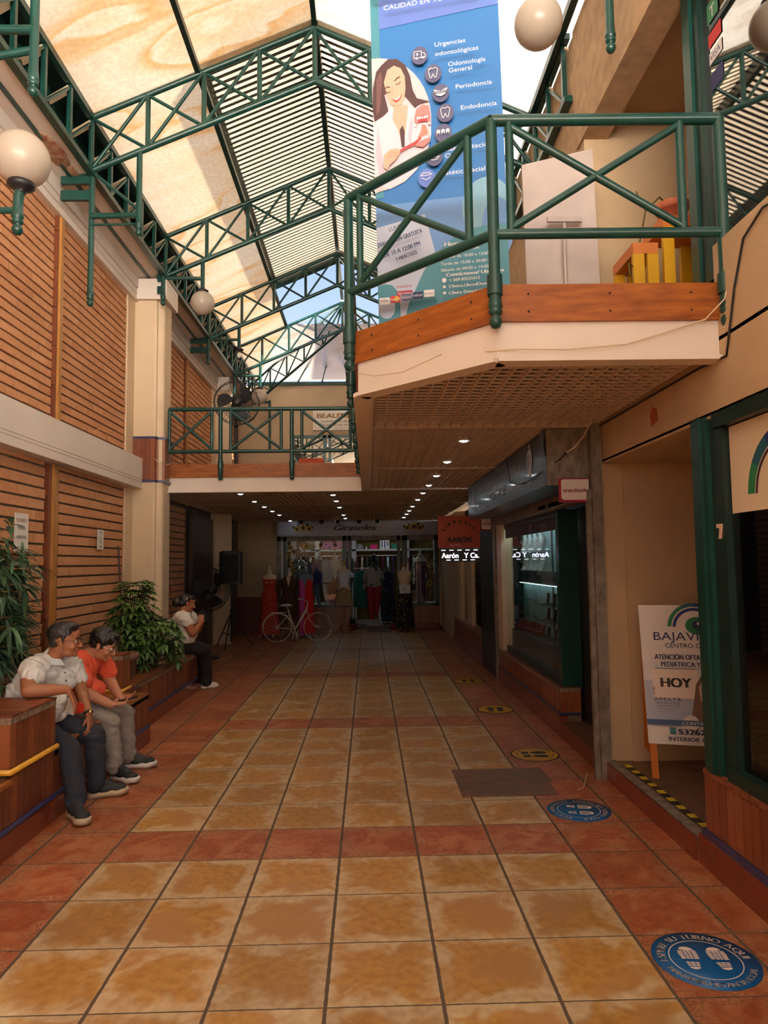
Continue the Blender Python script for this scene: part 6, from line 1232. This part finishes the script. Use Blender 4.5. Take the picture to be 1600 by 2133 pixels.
# ================================================================== PEOPLE
from mathutils import noise
def skinmat(name, c):
    m = mat(name, c, rough=.5, var=.06, vs=18); b = m.node_tree.nodes['Principled BSDF']; b.inputs['Subsurface Weight'].default_value = .12; b.inputs['Subsurface Radius'].default_value = (.02, .008, .004); return m
def blob(name, prims, vox, m, parent, it=3, fold=0, fs=14, fa=(1, 1, 1), label=None):
    mb = MB()
    for p in prims:
        if p[0] == 'e': mb.ball(p[1], p[2], m, 20, 12, rot=(p[3] if len(p) > 3 else None))
        else:
            a, b_, r1, r2 = Vector(p[1]), Vector(p[2]), p[3], p[4]; d = (b_ - a); L = d.length or 1e-4; d = d / L
            pts, rad = [], []
            for k in range(5): q = k / 4 * math.pi / 2; pts.append(a - d * r1 * math.cos(q)); rad.append(max(.0005, r1 * math.sin(q)))
            for k in range(5): q = k / 4 * math.pi / 2; pts.append(b_ + d * r2 * math.sin(q)); rad.append(max(.0005, r2 * math.cos(q)))
            mb.ptube(pts, rad, m, 16)
    o = mb.build(name)
    md = o.modifiers.new('r', 'REMESH'); md.mode = 'VOXEL'; md.voxel_size = vox; md.use_smooth_shade = True
    sm_ = o.modifiers.new('s', 'SMOOTH'); sm_.iterations = it; sm_.factor = .5
    dg = bpy.context.evaluated_depsgraph_get(); me = bpy.data.meshes.new_from_object(o.evaluated_get(dg)); old = o.data; o.modifiers.clear(); o.data = me; bpy.data.meshes.remove(old); me.name = name
    if fold:
        co = [v.co.copy() for v in me.vertices]; nr = [v.normal.copy() for v in me.vertices]
        for v, c, n_ in zip(me.vertices, co, nr):
            q = Vector((c.x * fa[0], c.y * fa[1], c.z * fa[2])) * fs; h = noise.noise(q + Vector((3 * noise.noise(c * 6), 2, 1))); v.co = c + n_ * fold * (abs(h) * 2 - .6)
    me.polygons.foreach_set('use_smooth', [True] * len(me.polygons)); me.materials.clear(); me.materials.append(m); me.update()
    if parent: o.parent = parent; o.matrix_parent_inverse = Matrix.Translation(-wloc(parent)); o.location = (0, 0, 0)
    tag(o, label); return o
def frame(c, f, up=(0, 0, 1)):
    f = Vector(f).normalized(); s = Vector(up).cross(f).normalized(); u = f.cross(s); c = Vector(c)
    M3 = Matrix((f, s, u)).transposed()
    return (lambda x, y, z: c + f * x + s * y + u * z), M3
def head_prims(P, M3, k=1, neck=None, chub=0):
    E = lambda x, y, z, a, b_, c: ('e', P(x * k, y * k, z * k), (a * k, b_ * k, c * k), M3)
    L_ = [E(-.012, 0, .035, .094, .074, .082), E(.035, 0, -.015, .060, .058 + chub, .085), E(.030, 0, -.072, .054, .050 + chub, .036 + chub), E(.078, 0, -.090, .018, .024, .016), E(.085, 0, .022, .012, .045, .010), E(.088, 0, .05, .012, .04, .03),
          E(.068, .032, -.030, .022, .022 + chub, .024), E(.068, -.032, -.030, .022, .022 + chub, .024), ('c', P(.094 * k, 0, .012 * k), P(.116 * k, 0, -.026 * k), .007 * k, .0115 * k), E(.104, .010, -.032, .009, .008, .007), E(.104, -.010, -.032, .009, .008, .007),
          E(.092, 0, -.052, .012, .021, .005), E(.091, 0, -.062, .011, .019, .006)]
    for q in (-1, 1):
        L_ += [E(-.004, q * .074, .002, .017, .007, .026), E(.002, q * .076, -.022, .010, .007, .014)]
    if neck: L_.append(('c', P(-.020 * k, 0, -.05 * k), neck, .052 * k, .062 * k))
    return L_
def hand_prims(w, d, pn, k=1, curl=.5, spread=.18, thumb=1):
    """w wrist point, d direction of the palm, pn palm normal; four unequal fingers and a thumb from the side of the palm"""
    w, d, pn = Vector(w), Vector(d).normalized(), Vector(pn); pn = (pn - d * pn.dot(d)).normalized(); s = d.cross(pn); L_ = []
    pc = w + d * .045 * k
    for j in range(4): L_.append(('c', w + d * .005 * k + s * (j - 1.5) * .010 * k, w + d * .078 * k + s * (j - 1.5) * .019 * k, .014 * k, .011 * k))
    for j, fl in enumerate((.062, .074, .068, .052)):
        b0 = w + d * .082 * k + s * (j - 1.5) * .0205 * k; a = spread * (j - 1.5) * .5; dd = (d * math.cos(a) + s * math.sin(a)); q = curl * .5
        p1 = b0 + (dd * math.cos(q) + pn * math.sin(q)) * fl * .45 * k; q2 = curl * 1.3; p2 = p1 + (dd * math.cos(q2) + pn * math.sin(q2)) * fl * .32 * k; q3 = curl * 1.9; p3 = p2 + (dd * math.cos(q3) + pn * math.sin(q3)) * fl * .23 * k
        L_ += [('c', b0, p1, .0088 * k, .0082 * k), ('c', p1, p2, .0082 * k, .0076 * k), ('c', p2, p3, .0076 * k, .0066 * k)]
    tb_ = w + d * .022 * k - s * .026 * k * thumb; t1 = tb_ + (d * .65 - s * .6 * thumb + pn * .35).normalized() * .034 * k; t2 = t1 + (d * .85 - s * .2 * thumb + pn * .4).normalized() * .030 * k
    L_ += [('c', w + d * .012 * k, tb_, .014 * k, .013 * k), ('c', tb_, t1, .012 * k, .0098 * k), ('c', t1, t2, .0098 * k, .008 * k)]
    return L_
def shoe(parent, heel, toe, m, sm_, k=1.0, name='shoe', laces=True, tilt=0):
    H, T = Vector(heel), Vector(toe); d = T - H; L = d.length; d.normalize(); s = Vector((0, 0, 1)).cross(d).normalized(); F = lambda x, y, z: H + d * x * L + s * y * k + Vector((0, 0, z * k + tilt * x * L))
    M3 = Matrix((d, s, Vector((0, 0, 1)))).transposed()
    E = lambda x, y, z, a, b_, c: ('e', F(x, y, z), (a * L, b_ * k, c * k), M3)
    o = blob(name, [E(.18, 0, .055, .17, .036, .040), E(.45, 0, .050, .28, .038, .038), E(.74, .002, .042, .22, .043, .030), E(.20, 0, .085, .15, .036, .030), ('c', F(.28, 0, .09), F(.58, 0, .062), .030 * k, .028 * k)], .006, m, parent, it=3)
    mb = MB(); pr = [(0, -.0), (.02, -.022), (.12, -.034), (.35, -.032), (.55, -.036), (.75, -.046), (.90, -.040), (.985, -.020), (1.01, 0), (.985, .022), (.90, .038), (.75, .042), (.5, .035), (.3, .033), (.12, .034), (.02, .022)]
    n_ = len(pr); lay = [(.004, .94, 0), (.0, 1.0, .006), (.028, 1.04, .0), (.034, .98, 0)]
    vs = []
    for z, sc, _ in lay: vs += [F(.5 + (x - .5) * (sc if z else sc), y * sc * 1.03, z + (.010 if x > .85 else 0) * (1 if z < .02 else 1)) for x, y in pr]
    mb.add(vs, [(i * n_ + j, i * n_ + (j + 1) % n_, (i + 1) * n_ + (j + 1) % n_, (i + 1) * n_ + j) for i in range(3) for j in range(n_)], sm_, True); mb.add(vs[:n_], [tuple(range(n_))[::-1]], sm_); mb.add(vs[-n_:], [tuple(range(n_))], sm_)
    mb.build('sole', o)
    if laces:
        mb = MB()
        for j in range(4):
            x = .36 + j * .075; z = .114 - j * .009; mb.ptube([F(x, -.024, z - .012), F(x + .01, 0, z + .004), F(x + .03, .024, z - .012)], .0028 * k, LACE, 5)
        mb.build('laces', o)
    return o
def glasses(parent, P, k, m, M3):
    mb = MB()
    for q in (-1, 1):
        mb.ptube([P((.105 + .004 * math.cos(a)) * k - abs(.012 * math.cos(a)) * k * 0, (q * .031 + .021 * math.cos(a)) * k, (.004 + .015 * math.sin(a)) * k) for a in [2 * math.pi * j / 16 for j in range(17)]], .0016 * k, m, 6, caps=False)
        mb.ptube([P(.104 * k, q * .053 * k, .008 * k), P(.08 * k, q * .071 * k, .010 * k), P(.0, q * .082 * k, .010 * k), P(-.02 * k, q * .082 * k, -.008 * k)], .0018 * k, m, 6)
    mb.tube(P(.109 * k, -.010 * k, .006 * k), P(.109 * k, .010 * k, .006 * k), .0016 * k, m, 6); o = mb.build('glasses', parent); o['label'] = 'thin framed glasses'
    mb = MB()
    for q in (-1, 1): mb.ball(P(.086 * k, q * .031 * k, .004 * k), (.010 * k, .010 * k, .010 * k), WPAPER, 10, 8); mb.ball(P(.0935 * k, q * .031 * k, .003 * k), (.004 * k, .005 * k, .005 * k), BLACK, 8, 6)
    mb.build('eyes', parent); mb = MB()
    for q in (-1, 1): mb.ptube([P(.098 * k, q * .016 * k, .025 * k), P(.099 * k, q * .032 * k, .031 * k), P(.088 * k, q * .050 * k, .026 * k)], [.003, .004, .002], HAIRB, 6)
    mb.build('eyebrows', parent)
LACE = mat('laces_navy', (.03, .035, .07)); HAIRB = mat('black_hair', (.010, .009, .009), rough=.35, bump=.6, bs=220, bdist=.003, stretch=(1, 1, .25)); HAIRG = mat('greying_dark_hair', (.030, .027, .026), rough=.4, c2=(.012, .010, .010), vs=60, bump=.7, bs=200, bdist=.003, stretch=(1, 1, .3))
SK1, SK2, SK3 = skinmat('tanned_skin', (.36, .145, .068)), skinmat('light_brown_skin', (.50, .22, .13)), skinmat('brown_skin', (.38, .135, .06))
SHOEG, SOLEC = mat('charcoal_shoe', (.025, .027, .027), rough=.7, bump=.3, bs=200), mat('cream_sole', (.55, .44, .30), rough=.7, bump=.3, bs=60); SOLEW = mat('white_sole', (.72, .69, .65), rough=.6)
# ---- man in white shirt
t = thing('person', 'man in a pale short-sleeved shirt and navy trousers resting his elbow on the near pier', 'person', (-2.3, 4.95, .45))
P, M3 = frame((-2.125, 4.95, 1.088), (.98, .12, -.06)); HD = head_prims(P, M3, 1.02, neck=(-2.215, 4.955, .955))
body = HD + [('c', (-2.27, 4.76, .92), (-2.165, 4.535, .822), .056, .046), ('c', (-2.165, 4.535, .820), (-2.06, 4.585, .815), .046, .042), ('c', (-2.06, 4.585, .815), (-1.965, 4.645, .808), .042, .027), ('c', (-2.13, 5.13, .90), (-2.07, 5.14, .70), .050, .042), ('c', (-2.07, 5.14, .70), (-1.985, 5.05, .56), .042, .026)]
body += hand_prims((-1.958, 4.65, .80), (.45, .12, -1), (-1, -.2, -.5), 1.0, curl=.35, thumb=-1); body += hand_prims((-1.98, 5.045, .55), (.25, -.35, -.75), (-.9, 0, -.3), .95, curl=.7)
o = blob('body', body, .0048, SK1, t, it=3)
blob('hair', [('e', P(-.022, 0, .052), (.098, .081, .082), M3), ('e', P(-.050, 0, .005), (.050, .072, .062), M3), ('e', P(.045, .0, .105), (.05, .06, .026), M3), ('e', P(.01, 0, .10), (.08, .066, .04), M3), ('c', P(.012, .074, .04), P(.012, .077, .0), .011, .007), ('c', P(.012, -.074, .04), P(.012, -.077, .0), .011, .007)], .006, HAIRG, t, it=2, fold=.003, fs=40)
glasses(t, P, 1.02, BLACK, M3)
SH1 = mat('pale_shirt_cotton', (.66, .67, .66), rough=.9, var=.03, bump=.5, bs=260, bdist=.002)
sh = [('c', (-2.34, 4.95, .60), (-2.33, 4.95, .74), .165, .165), ('c', (-2.33, 4.95, .72), (-2.26, 4.95, .88), .160, .125), ('e', (-2.20, 4.93, .68), (.125, .155, .115)), ('c', (-2.27, 4.81, .935), (-2.16, 5.11, .915), .072, .070), ('c', (-2.235, 4.94, .95), (-2.215, 4.955, .985), .078, .060), ('c', (-2.27, 4.79, .925), (-2.20, 4.655, .885), .080, .076), ('c', (-2.14, 5.12, .90), (-2.095, 5.15, .80), .070, .062), ('e', (-2.42, 4.93, .70), (.09, .13, .14)), ('e', (-2.16, 5.03, .81), (.085, .11, .10)), ('c', (-2.22, 4.86, .60), (-2.16, 4.98, .62), .08, .08)]
blob('shirt', sh, .0085, SH1, t, it=3, fold=.014, fs=12, fa=(1.5, 1.2, .8)); mb = MB()
C0 = lambda a, r, z: Vector((-2.205 + r * math.cos(a), 4.955 + r * .95 * math.sin(a), z))
COLM = mat('shirt_collar_blue', (.60, .68, .74), rough=.9); vs = []
for k in range(15): a = .35 + k * (2 * math.pi - .7) / 14; f_ = abs(k - 7) / 7; vs += [C0(a, .066, 1.005 - .030 * f_), C0(a, .094 + .012 * f_, .965 - .035 * f_)]
mb.add(vs, [(2 * k, 2 * k + 1, 2 * k + 3, 2 * k + 2) for k in range(14)], COLM, True); mb.add([v + Vector((0, 0, -.004)) for v in vs], [(2 * k, 2 * k + 2, 2 * k + 3, 2 * k + 1) for k in range(14)], COLM, True); mb.build('collar', t)
mb = MB(); [mb.ball((-2.085 + .006 * k, 4.885 + .004 * k, .88 - .055 * k), (.005, .006, .006), PNV, 8, 6) for k in range(5)]; mb.build('buttons', t)
NAV = mat('navy_trousers', (.022, .026, .042), rough=.85, bump=.3, bs=200)
blob('trousers', [('e', (-2.34, 4.95, .545), (.17, .18, .10)), ('c', (-2.28, 4.86, .525), (-1.975, 4.72, .405), .098, .074), ('c', (-1.975, 4.72, .405), (-1.90, 4.645, .14), .074, .060), ('c', (-2.28, 5.04, .525), (-1.945, 5.06, .415), .098, .076), ('c', (-1.945, 5.06, .415), (-1.91, 5.015, .13), .074, .060), ('c', (-1.90, 4.645, .15), (-1.90, 4.635, .10), .062, .064), ('c', (-1.91, 5.015, .14), (-1.915, 5.01, .10), .06, .064)], .0085, NAV, t, it=3, fold=.008, fs=10, fa=(1, 1, 1.6))
shoe(t, (-1.935, 4.66, 0), (-1.76, 4.47, 0), SHOEG, SOLEC, 1.12); shoe(t, (-1.965, 5.00, 0), (-1.715, 5.09, 0), SHOEG, SOLEC, 1.12)
GOLDM = mat('gold', (.75, .50, .15), rough=.25, metal=1, var=0); mb = MB(); mb.lathe([(.030, -.008), (.033, 0), (.030, .008)], (-1.99, 5.055, .573), BLACK, 16, axis=(.5, -.5, -.8)).lathe([(.014, 0), (.015, .006), (0, .007)], (-1.965, 5.035, .585), GOLDM, 14, axis=(.8, -.5, .4)); mb.build('wristwatch', t)
MASK = thing('face_mask', 'white folded paper held against the shirt by the near man, red inside', 'paper', (-2.02, 4.75, .68)); MB().prism([(-2.02, 4.80, .72), (-1.97, 4.78, .68), (-1.99, 4.80, .61), (-2.06, 4.83, .62)], (0, .012, 0), WPAPER).prism([(-2.0, 4.83, .70), (-1.93, 4.82, .68), (-1.94, 4.84, .62), (-2.0, 4.86, .61)], (0, .01, 0), flat('mask_red', (205, 52, 40))).build('fold', MASK)
# ---- man in orange T-shirt
t = thing('person', 'man in an orange T-shirt and grey trousers bent over a phone beside the white-shirted man', 'person', (-2.28, 5.6, .45))
P, M3 = frame((-2.105, 5.60, .985), (.88, .03, -.42)); HD = head_prims(P, M3, 1.0, neck=(-2.215, 5.61, .90), chub=.007)
W1, W2 = (-1.985, 5.475, .545), (-1.965, 5.63, .56)
body = HD + [('c', (-2.24, 5.43, .83), (-2.165, 5.405, .66), .058, .050), ('c', (-2.165, 5.405, .655), W1, .050, .030), ('c', (-2.18, 5.80, .83), (-2.10, 5.79, .66), .056, .048), ('c', (-2.10, 5.79, .66), W2, .048, .029)]
body += hand_prims(W1, (.75, .45, .05), (.3, .1, 1), 1.0, curl=.75, thumb=1); body += hand_prims(W2, (.85, -.35, .15), (-.1, -.5, 1), .98, curl=.4, thumb=-1)
blob('body', body, .0048, SK2, t, it=3)
hp = [('e', P(-.020, 0, .055), (.104, .088, .090), M3), ('e', P(-.050, 0, .012), (.060, .080, .066), M3), ('e', P(.055, 0, .088), (.050, .072, .040), M3), ('c', P(.018, .078, .04), P(.022, .078, -.012), .014, .008), ('c', P(.018, -.078, .04), P(.022, -.078, -.012), .014, .008)]
for k in range(14): a = -1.3 + k * .2; hp.append(('c', P(.06, .05 * math.sin(a), .10), P(.108, .060 * math.sin(a * 1.2), .058 + .01 * (k % 2)), .012, .006))
blob('hair', hp, .006, HAIRB, t, it=1, fold=.004, fs=45); glasses(t, P, 1.0, CHROME, M3)
ORG = mat('orange_tshirt', (.80, .115, .055), rough=.9, var=.04, bump=.3, bs=300, bdist=.001)
blob('tshirt', [('c', (-2.32, 5.60, .58), (-2.31, 5.60, .72), .165, .160), ('c', (-2.31, 5.6, .72), (-2.25, 5.61, .83), .155, .120), ('e', (-2.20, 5.60, .63), (.12, .15, .10)), ('c', (-2.25, 5.46, .86), (-2.19, 5.77, .86), .072, .070), ('c', (-2.225, 5.60, .87), (-2.205, 5.605, .905), .080, .062), ('c', (-2.24, 5.44, .85), (-2.17, 5.41, .735), .078, .072), ('c', (-2.18, 5.79, .85), (-2.12, 5.80, .74), .074, .068)], .0085, ORG, t, it=4, fold=.009, fs=10)
GRYT = mat('grey_trousers', (.27, .235, .215), rough=.85, bump=.3, bs=220)
blob('trousers', [('e', (-2.34, 5.60, .535), (.17, .19, .095)), ('c', (-2.28, 5.50, .52), (-1.985, 5.45, .415), .100, .080), ('c', (-1.985, 5.45, .415), (-1.925, 5.40, .15), .076, .062), ('c', (-2.28, 5.70, .52), (-1.965, 5.74, .42), .098, .078), ('c', (-1.965, 5.74, .42), (-1.93, 5.70, .14), .074, .060), ('c', (-1.925, 5.395, .15), (-1.925, 5.39, .11), .064, .068), ('c', (-1.93, 5.70, .14), (-1.93, 5.70, .10), .062, .066)], .0085, GRYT, t, it=3, fold=.010, fs=10, fa=(1, 1, 1.8))
BSH = mat('black_mesh_shoe', (.012, .016, .016), rough=.6); shoe(t, (-1.955, 5.42, 0), (-1.72, 5.31, 0), BSH, SOLEW, 1.1); shoe(t, (-1.97, 5.70, 0), (-1.71, 5.74, 0), BSH, SOLEW, 1.1)
MB().obox((-1.885, 5.555, .572), (.065, -.01, .012), (.006, .034, 0), (-.001, 0, .005), BLACK).build('phone', label='dark phone held in both hands by the man in orange', cat='phone', loc=(-1.885, 5.555, .57))
# ---- woman
t = thing('person', 'woman in a white blouse and black trousers sitting on the far bench with a phone', 'person', (-2.4, 9.0, .48))
P, M3 = frame((-2.325, 9.0, 1.115), (.90, .38, -.25)); HD = head_prims(P, M3, .98, neck=(-2.375, 8.985, .99))
W1, W2 = (-2.135, 8.93, .86), (-2.16, 9.14, .87)
body = HD + [('c', (-2.30, 8.83, .93), (-2.205, 8.84, .755), .062, .052), ('c', (-2.205, 8.84, .75), W1, .050, .030), ('c', (-2.30, 9.17, .93), (-2.22, 9.19, .77), .056, .046), ('c', (-2.22, 9.19, .77), W2, .046, .028)] + hand_prims(W1, (.1, .25, .9), (-.4, .9, .1), .95, curl=.6, thumb=1) + hand_prims(W2, (.0, -.2, .95), (-.3, -.9, .1), .95, curl=.6, thumb=-1)
blob('body', body, .0052, SK3, t, it=3)
blob('hair', [('e', P(-.028, 0, .038), (.096, .080, .088), M3), ('e', P(-.06, 0, -.005), (.06, .074, .06), M3), ('e', P(-.125, .01, -.01), (.060, .062, .066), M3), ('e', P(.035, 0, .085), (.055, .062, .035), M3)], .006, HAIRB, t, it=2, fold=.002, fs=40); MB().tube(P(-.02, -.088, .05), P(-.03, -.088, .085), .005, CHROME).build('hair_clip', t)
mb = MB()
for q in (-1, 1): mb.ball(P(.084, q * .031, .003), (.009, .010, .009), WPAPER, 10, 8).ball(P(.0915, q * .031, .002), (.004, .005, .005), BLACK, 8, 6)
mb.build('eyes', t)
WBL = mat('white_blouse', (.74, .70, .63), rough=.9, var=.03, bump=.3, bs=300, bdist=.001)
blob('blouse', [('c', (-2.41, 9.0, .66), (-2.42, 9.0, .80), .165, .165), ('c', (-2.42, 9.0, .80), (-2.39, 8.99, .90), .160, .125), ('c', (-2.36, 8.86, .955), (-2.34, 9.14, .955), .078, .074), ('c', (-2.32, 8.84, .945), (-2.275, 8.83, .90), .084, .076), ('c', (-2.31, 9.15, .945), (-2.27, 9.17, .90), .078, .07), ('e', (-2.31, 9.0, .72), (.12, .15, .12)), ('c', (-2.38, 8.99, .98), (-2.37, 8.99, 1.0), .07, .06), ('c', (-2.40, 8.93, .64), (-2.28, 8.98, .67), .12, .08)], .009, WBL, t, it=5, fold=.012, fs=8, fa=(1, 1, 1.8))
BTR = mat('black_trousers', (.012, .010, .010), rough=.85)
blob('trousers', [('e', (-2.42, 9.0, .58), (.18, .19, .10)), ('c', (-2.36, 8.93, .565), (-2.12, 9.12, .515), .105, .085), ('c', (-2.12, 9.14, .50), (-2.12, 9.24, .16), .082, .068), ('c', (-2.36, 9.1, .565), (-2.20, 9.38, .50), .10, .08), ('c', (-2.20, 9.38, .50), (-2.24, 9.50, .15), .078, .064), ('c', (-2.12, 9.24, .16), (-2.125, 9.25, .09), .07, .078), ('c', (-2.24, 9.5, .15), (-2.25, 9.5, .09), .066, .074)], .009, BTR, t, it=3, fold=.006, fs=10)
WSHOE = mat('white_trainer', (.74, .70, .66), rough=.6); shoe(t, (-2.19, 9.22, 0), (-1.975, 9.30, 0), WSHOE, SOLEW, 1.05, laces=False); shoe(t, (-2.33, 9.50, 0), (-2.13, 9.58, 0), WSHOE, SOLEW, 1.05, laces=False)
MB().obox((-2.125, 9.035, .955), (.028, .03, .03), (-.02, .025, 0), (-.03, -.02, .05), BLACK).build('phone', label='dark phone held up by the woman in the white blouse', cat='phone', loc=(-2.125, 9.035, .95))

# ================================================================== PLANTS
def leafmat(name, c1, c2):
    m = tinted(name, c1, tuple((a + b_) / 2 for a, b_ in zip(c1, c2)), c2, .38, bump=0, vs=9); return m
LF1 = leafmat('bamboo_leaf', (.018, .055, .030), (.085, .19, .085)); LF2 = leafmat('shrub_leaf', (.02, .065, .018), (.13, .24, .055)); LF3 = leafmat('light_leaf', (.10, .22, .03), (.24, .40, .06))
def leaf(mb, p, d, L, w, m, droop=.3, up=Vector((0, 0, 1)), tint=.5, n_=5):
    p, d = Vector(p), Vector(d).normalized(); s = d.cross(up)
    if s.length < .05: s = Vector((1, 0, 0))
    s.normalize(); nn = s.cross(d); vs = []
    for i in range(n_ + 1):
        q = i / n_; c = p + d * (L * q) - Vector((0, 0, 1)) * (droop * L * q * q); ww = w * math.sin(math.pi * (q ** .8) * .97 + .05) * (1 - .25 * q)
        vs += [c - s * ww + nn * ww * .35, c, c + s * ww + nn * ww * .35]
    mb.add(vs, [(i * 3 + j, i * 3 + j + 1, i * 3 + j + 4, i * 3 + j + 3) for i in range(n_) for j in (0, 1)], m, True, tint=tint)
def rv(): 
    a = R.uniform(0, 2 * math.pi); z = R.uniform(-.5, .8); r = math.sqrt(max(0, 1 - z * z)); return Vector((r * math.cos(a), r * math.sin(a), z))
t = thing('artificial_bamboo', 'tall bamboo plant with long drooping dark green leaves in the near planter', 'plant', (-2.9, 5.15, .74))
mb = MB(); tips = []
for k in range(9):
    b0 = Vector((-2.84 + R.uniform(-.12, .12), 5.15 + R.uniform(-.3, .25), .74)); top = b0 + Vector((R.uniform(-.05, .25), R.uniform(-.35, .25), R.uniform(.80, 1.12))); mid = (b0 + top) / 2 + Vector((R.uniform(-.04, .04), 0, 0)); mb.ptube([b0, mid, top], [.012, .010, .006], STRIPW, 6); tips.append((b0, mid, top))
mb.build('stems', t)
mb = MB(); m2 = MB()
for k in range(430):
    b0, mid, top = R.choice(tips); q = R.uniform(.10, 1.05); c = b0.lerp(mid, q * 2) if q < .5 else mid.lerp(top, q * 2 - 1); d = rv(); d.x = d.x * .7 + .12; d.z = d.z * .5 + .05; tw = c + d * R.uniform(.08, .30)
    m2.ptube([c, tw], [.003, .0015], STRIPW, 4)
    for j in range(R.randint(5, 8)):
        dd = (d + rv() * .9); dd.z -= .45; leaf(mb, tw + rv() * .02, dd, R.uniform(.11, .20), R.uniform(.012, .021), LF1, droop=R.uniform(.2, .6), tint=min(1, max(0, R.gauss(.42, .28))))
m2.build('twigs', t); o = mb.build('leaves', t); o['kind'] = 'stuff'
def umbrella_plant(name, lb, base, h, rad, nb, m, seed, lean=(0, 0), k=1.0, lo=0.0):
    R.seed(seed); t = thing(name, lb, 'plant', base); B_ = Vector(base); stem, lv = MB(), MB()
    for i in range(nb):
        a = R.uniform(0, 6.28); f = R.uniform(lo, 1); hh = h * (.25 + .75 * f); r = rad * math.sqrt(R.uniform(0, 1)) * (1.1 - .55 * f); tip = B_ + Vector((lean[0] * f + r * math.cos(a), lean[1] * f + r * math.sin(a), hh)); cc = B_ + Vector((lean[0] * f * .5, lean[1] * f * .5, hh * .55)); stem.ptube([B_, cc, tip], [.007, .005, .003], mat('green_stem', (.06, .07, .03)), 5)
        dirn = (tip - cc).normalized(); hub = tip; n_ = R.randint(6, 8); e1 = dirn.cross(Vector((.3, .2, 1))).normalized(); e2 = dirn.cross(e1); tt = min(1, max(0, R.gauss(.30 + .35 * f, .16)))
        for j in range(n_):
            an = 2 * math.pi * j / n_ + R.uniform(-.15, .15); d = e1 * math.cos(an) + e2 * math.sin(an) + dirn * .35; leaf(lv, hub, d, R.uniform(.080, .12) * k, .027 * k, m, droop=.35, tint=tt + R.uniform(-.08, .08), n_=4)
    stem.build('stems', t); o = lv.build('leaves', t); o['kind'] = 'stuff'; return t
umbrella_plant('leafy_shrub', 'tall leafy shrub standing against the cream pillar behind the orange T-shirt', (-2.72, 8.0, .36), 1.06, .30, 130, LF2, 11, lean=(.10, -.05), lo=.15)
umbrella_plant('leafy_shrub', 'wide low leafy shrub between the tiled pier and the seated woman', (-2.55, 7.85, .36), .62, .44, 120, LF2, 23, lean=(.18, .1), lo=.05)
t = thing('flower_pot', 'large clay pot of the leafy shrub behind the tiled pier', 'pot', (-2.53, 7.25, .36)); MB().lathe([(.10, 0), (.135, .26), (.15, .26), (.155, .32), (.13, .32), (.12, .27), (0, .27)], (-2.50, 7.22, .40), mat('old_clay_pot', (.20, .10, .06), rough=.9), 24).build('pot', t)
umbrella_plant('small_plant', 'small bright green plant in front of the clay pot', (-2.42, 7.0, .44), .17, .08, 16, LF3, 5, k=.38); umbrella_plant('small_plant', 'small bright green plant beside the seated woman on the far bench', (-2.36, 8.45, .44), .20, .12, 26, LF3, 6, k=.42)
umbrella_plant('potted_plant', 'dark leafy plant under the yellow stands on the balcony', (1.98, 4.75, 2.94), .36, .14, 22, LF2, 9, k=.8)
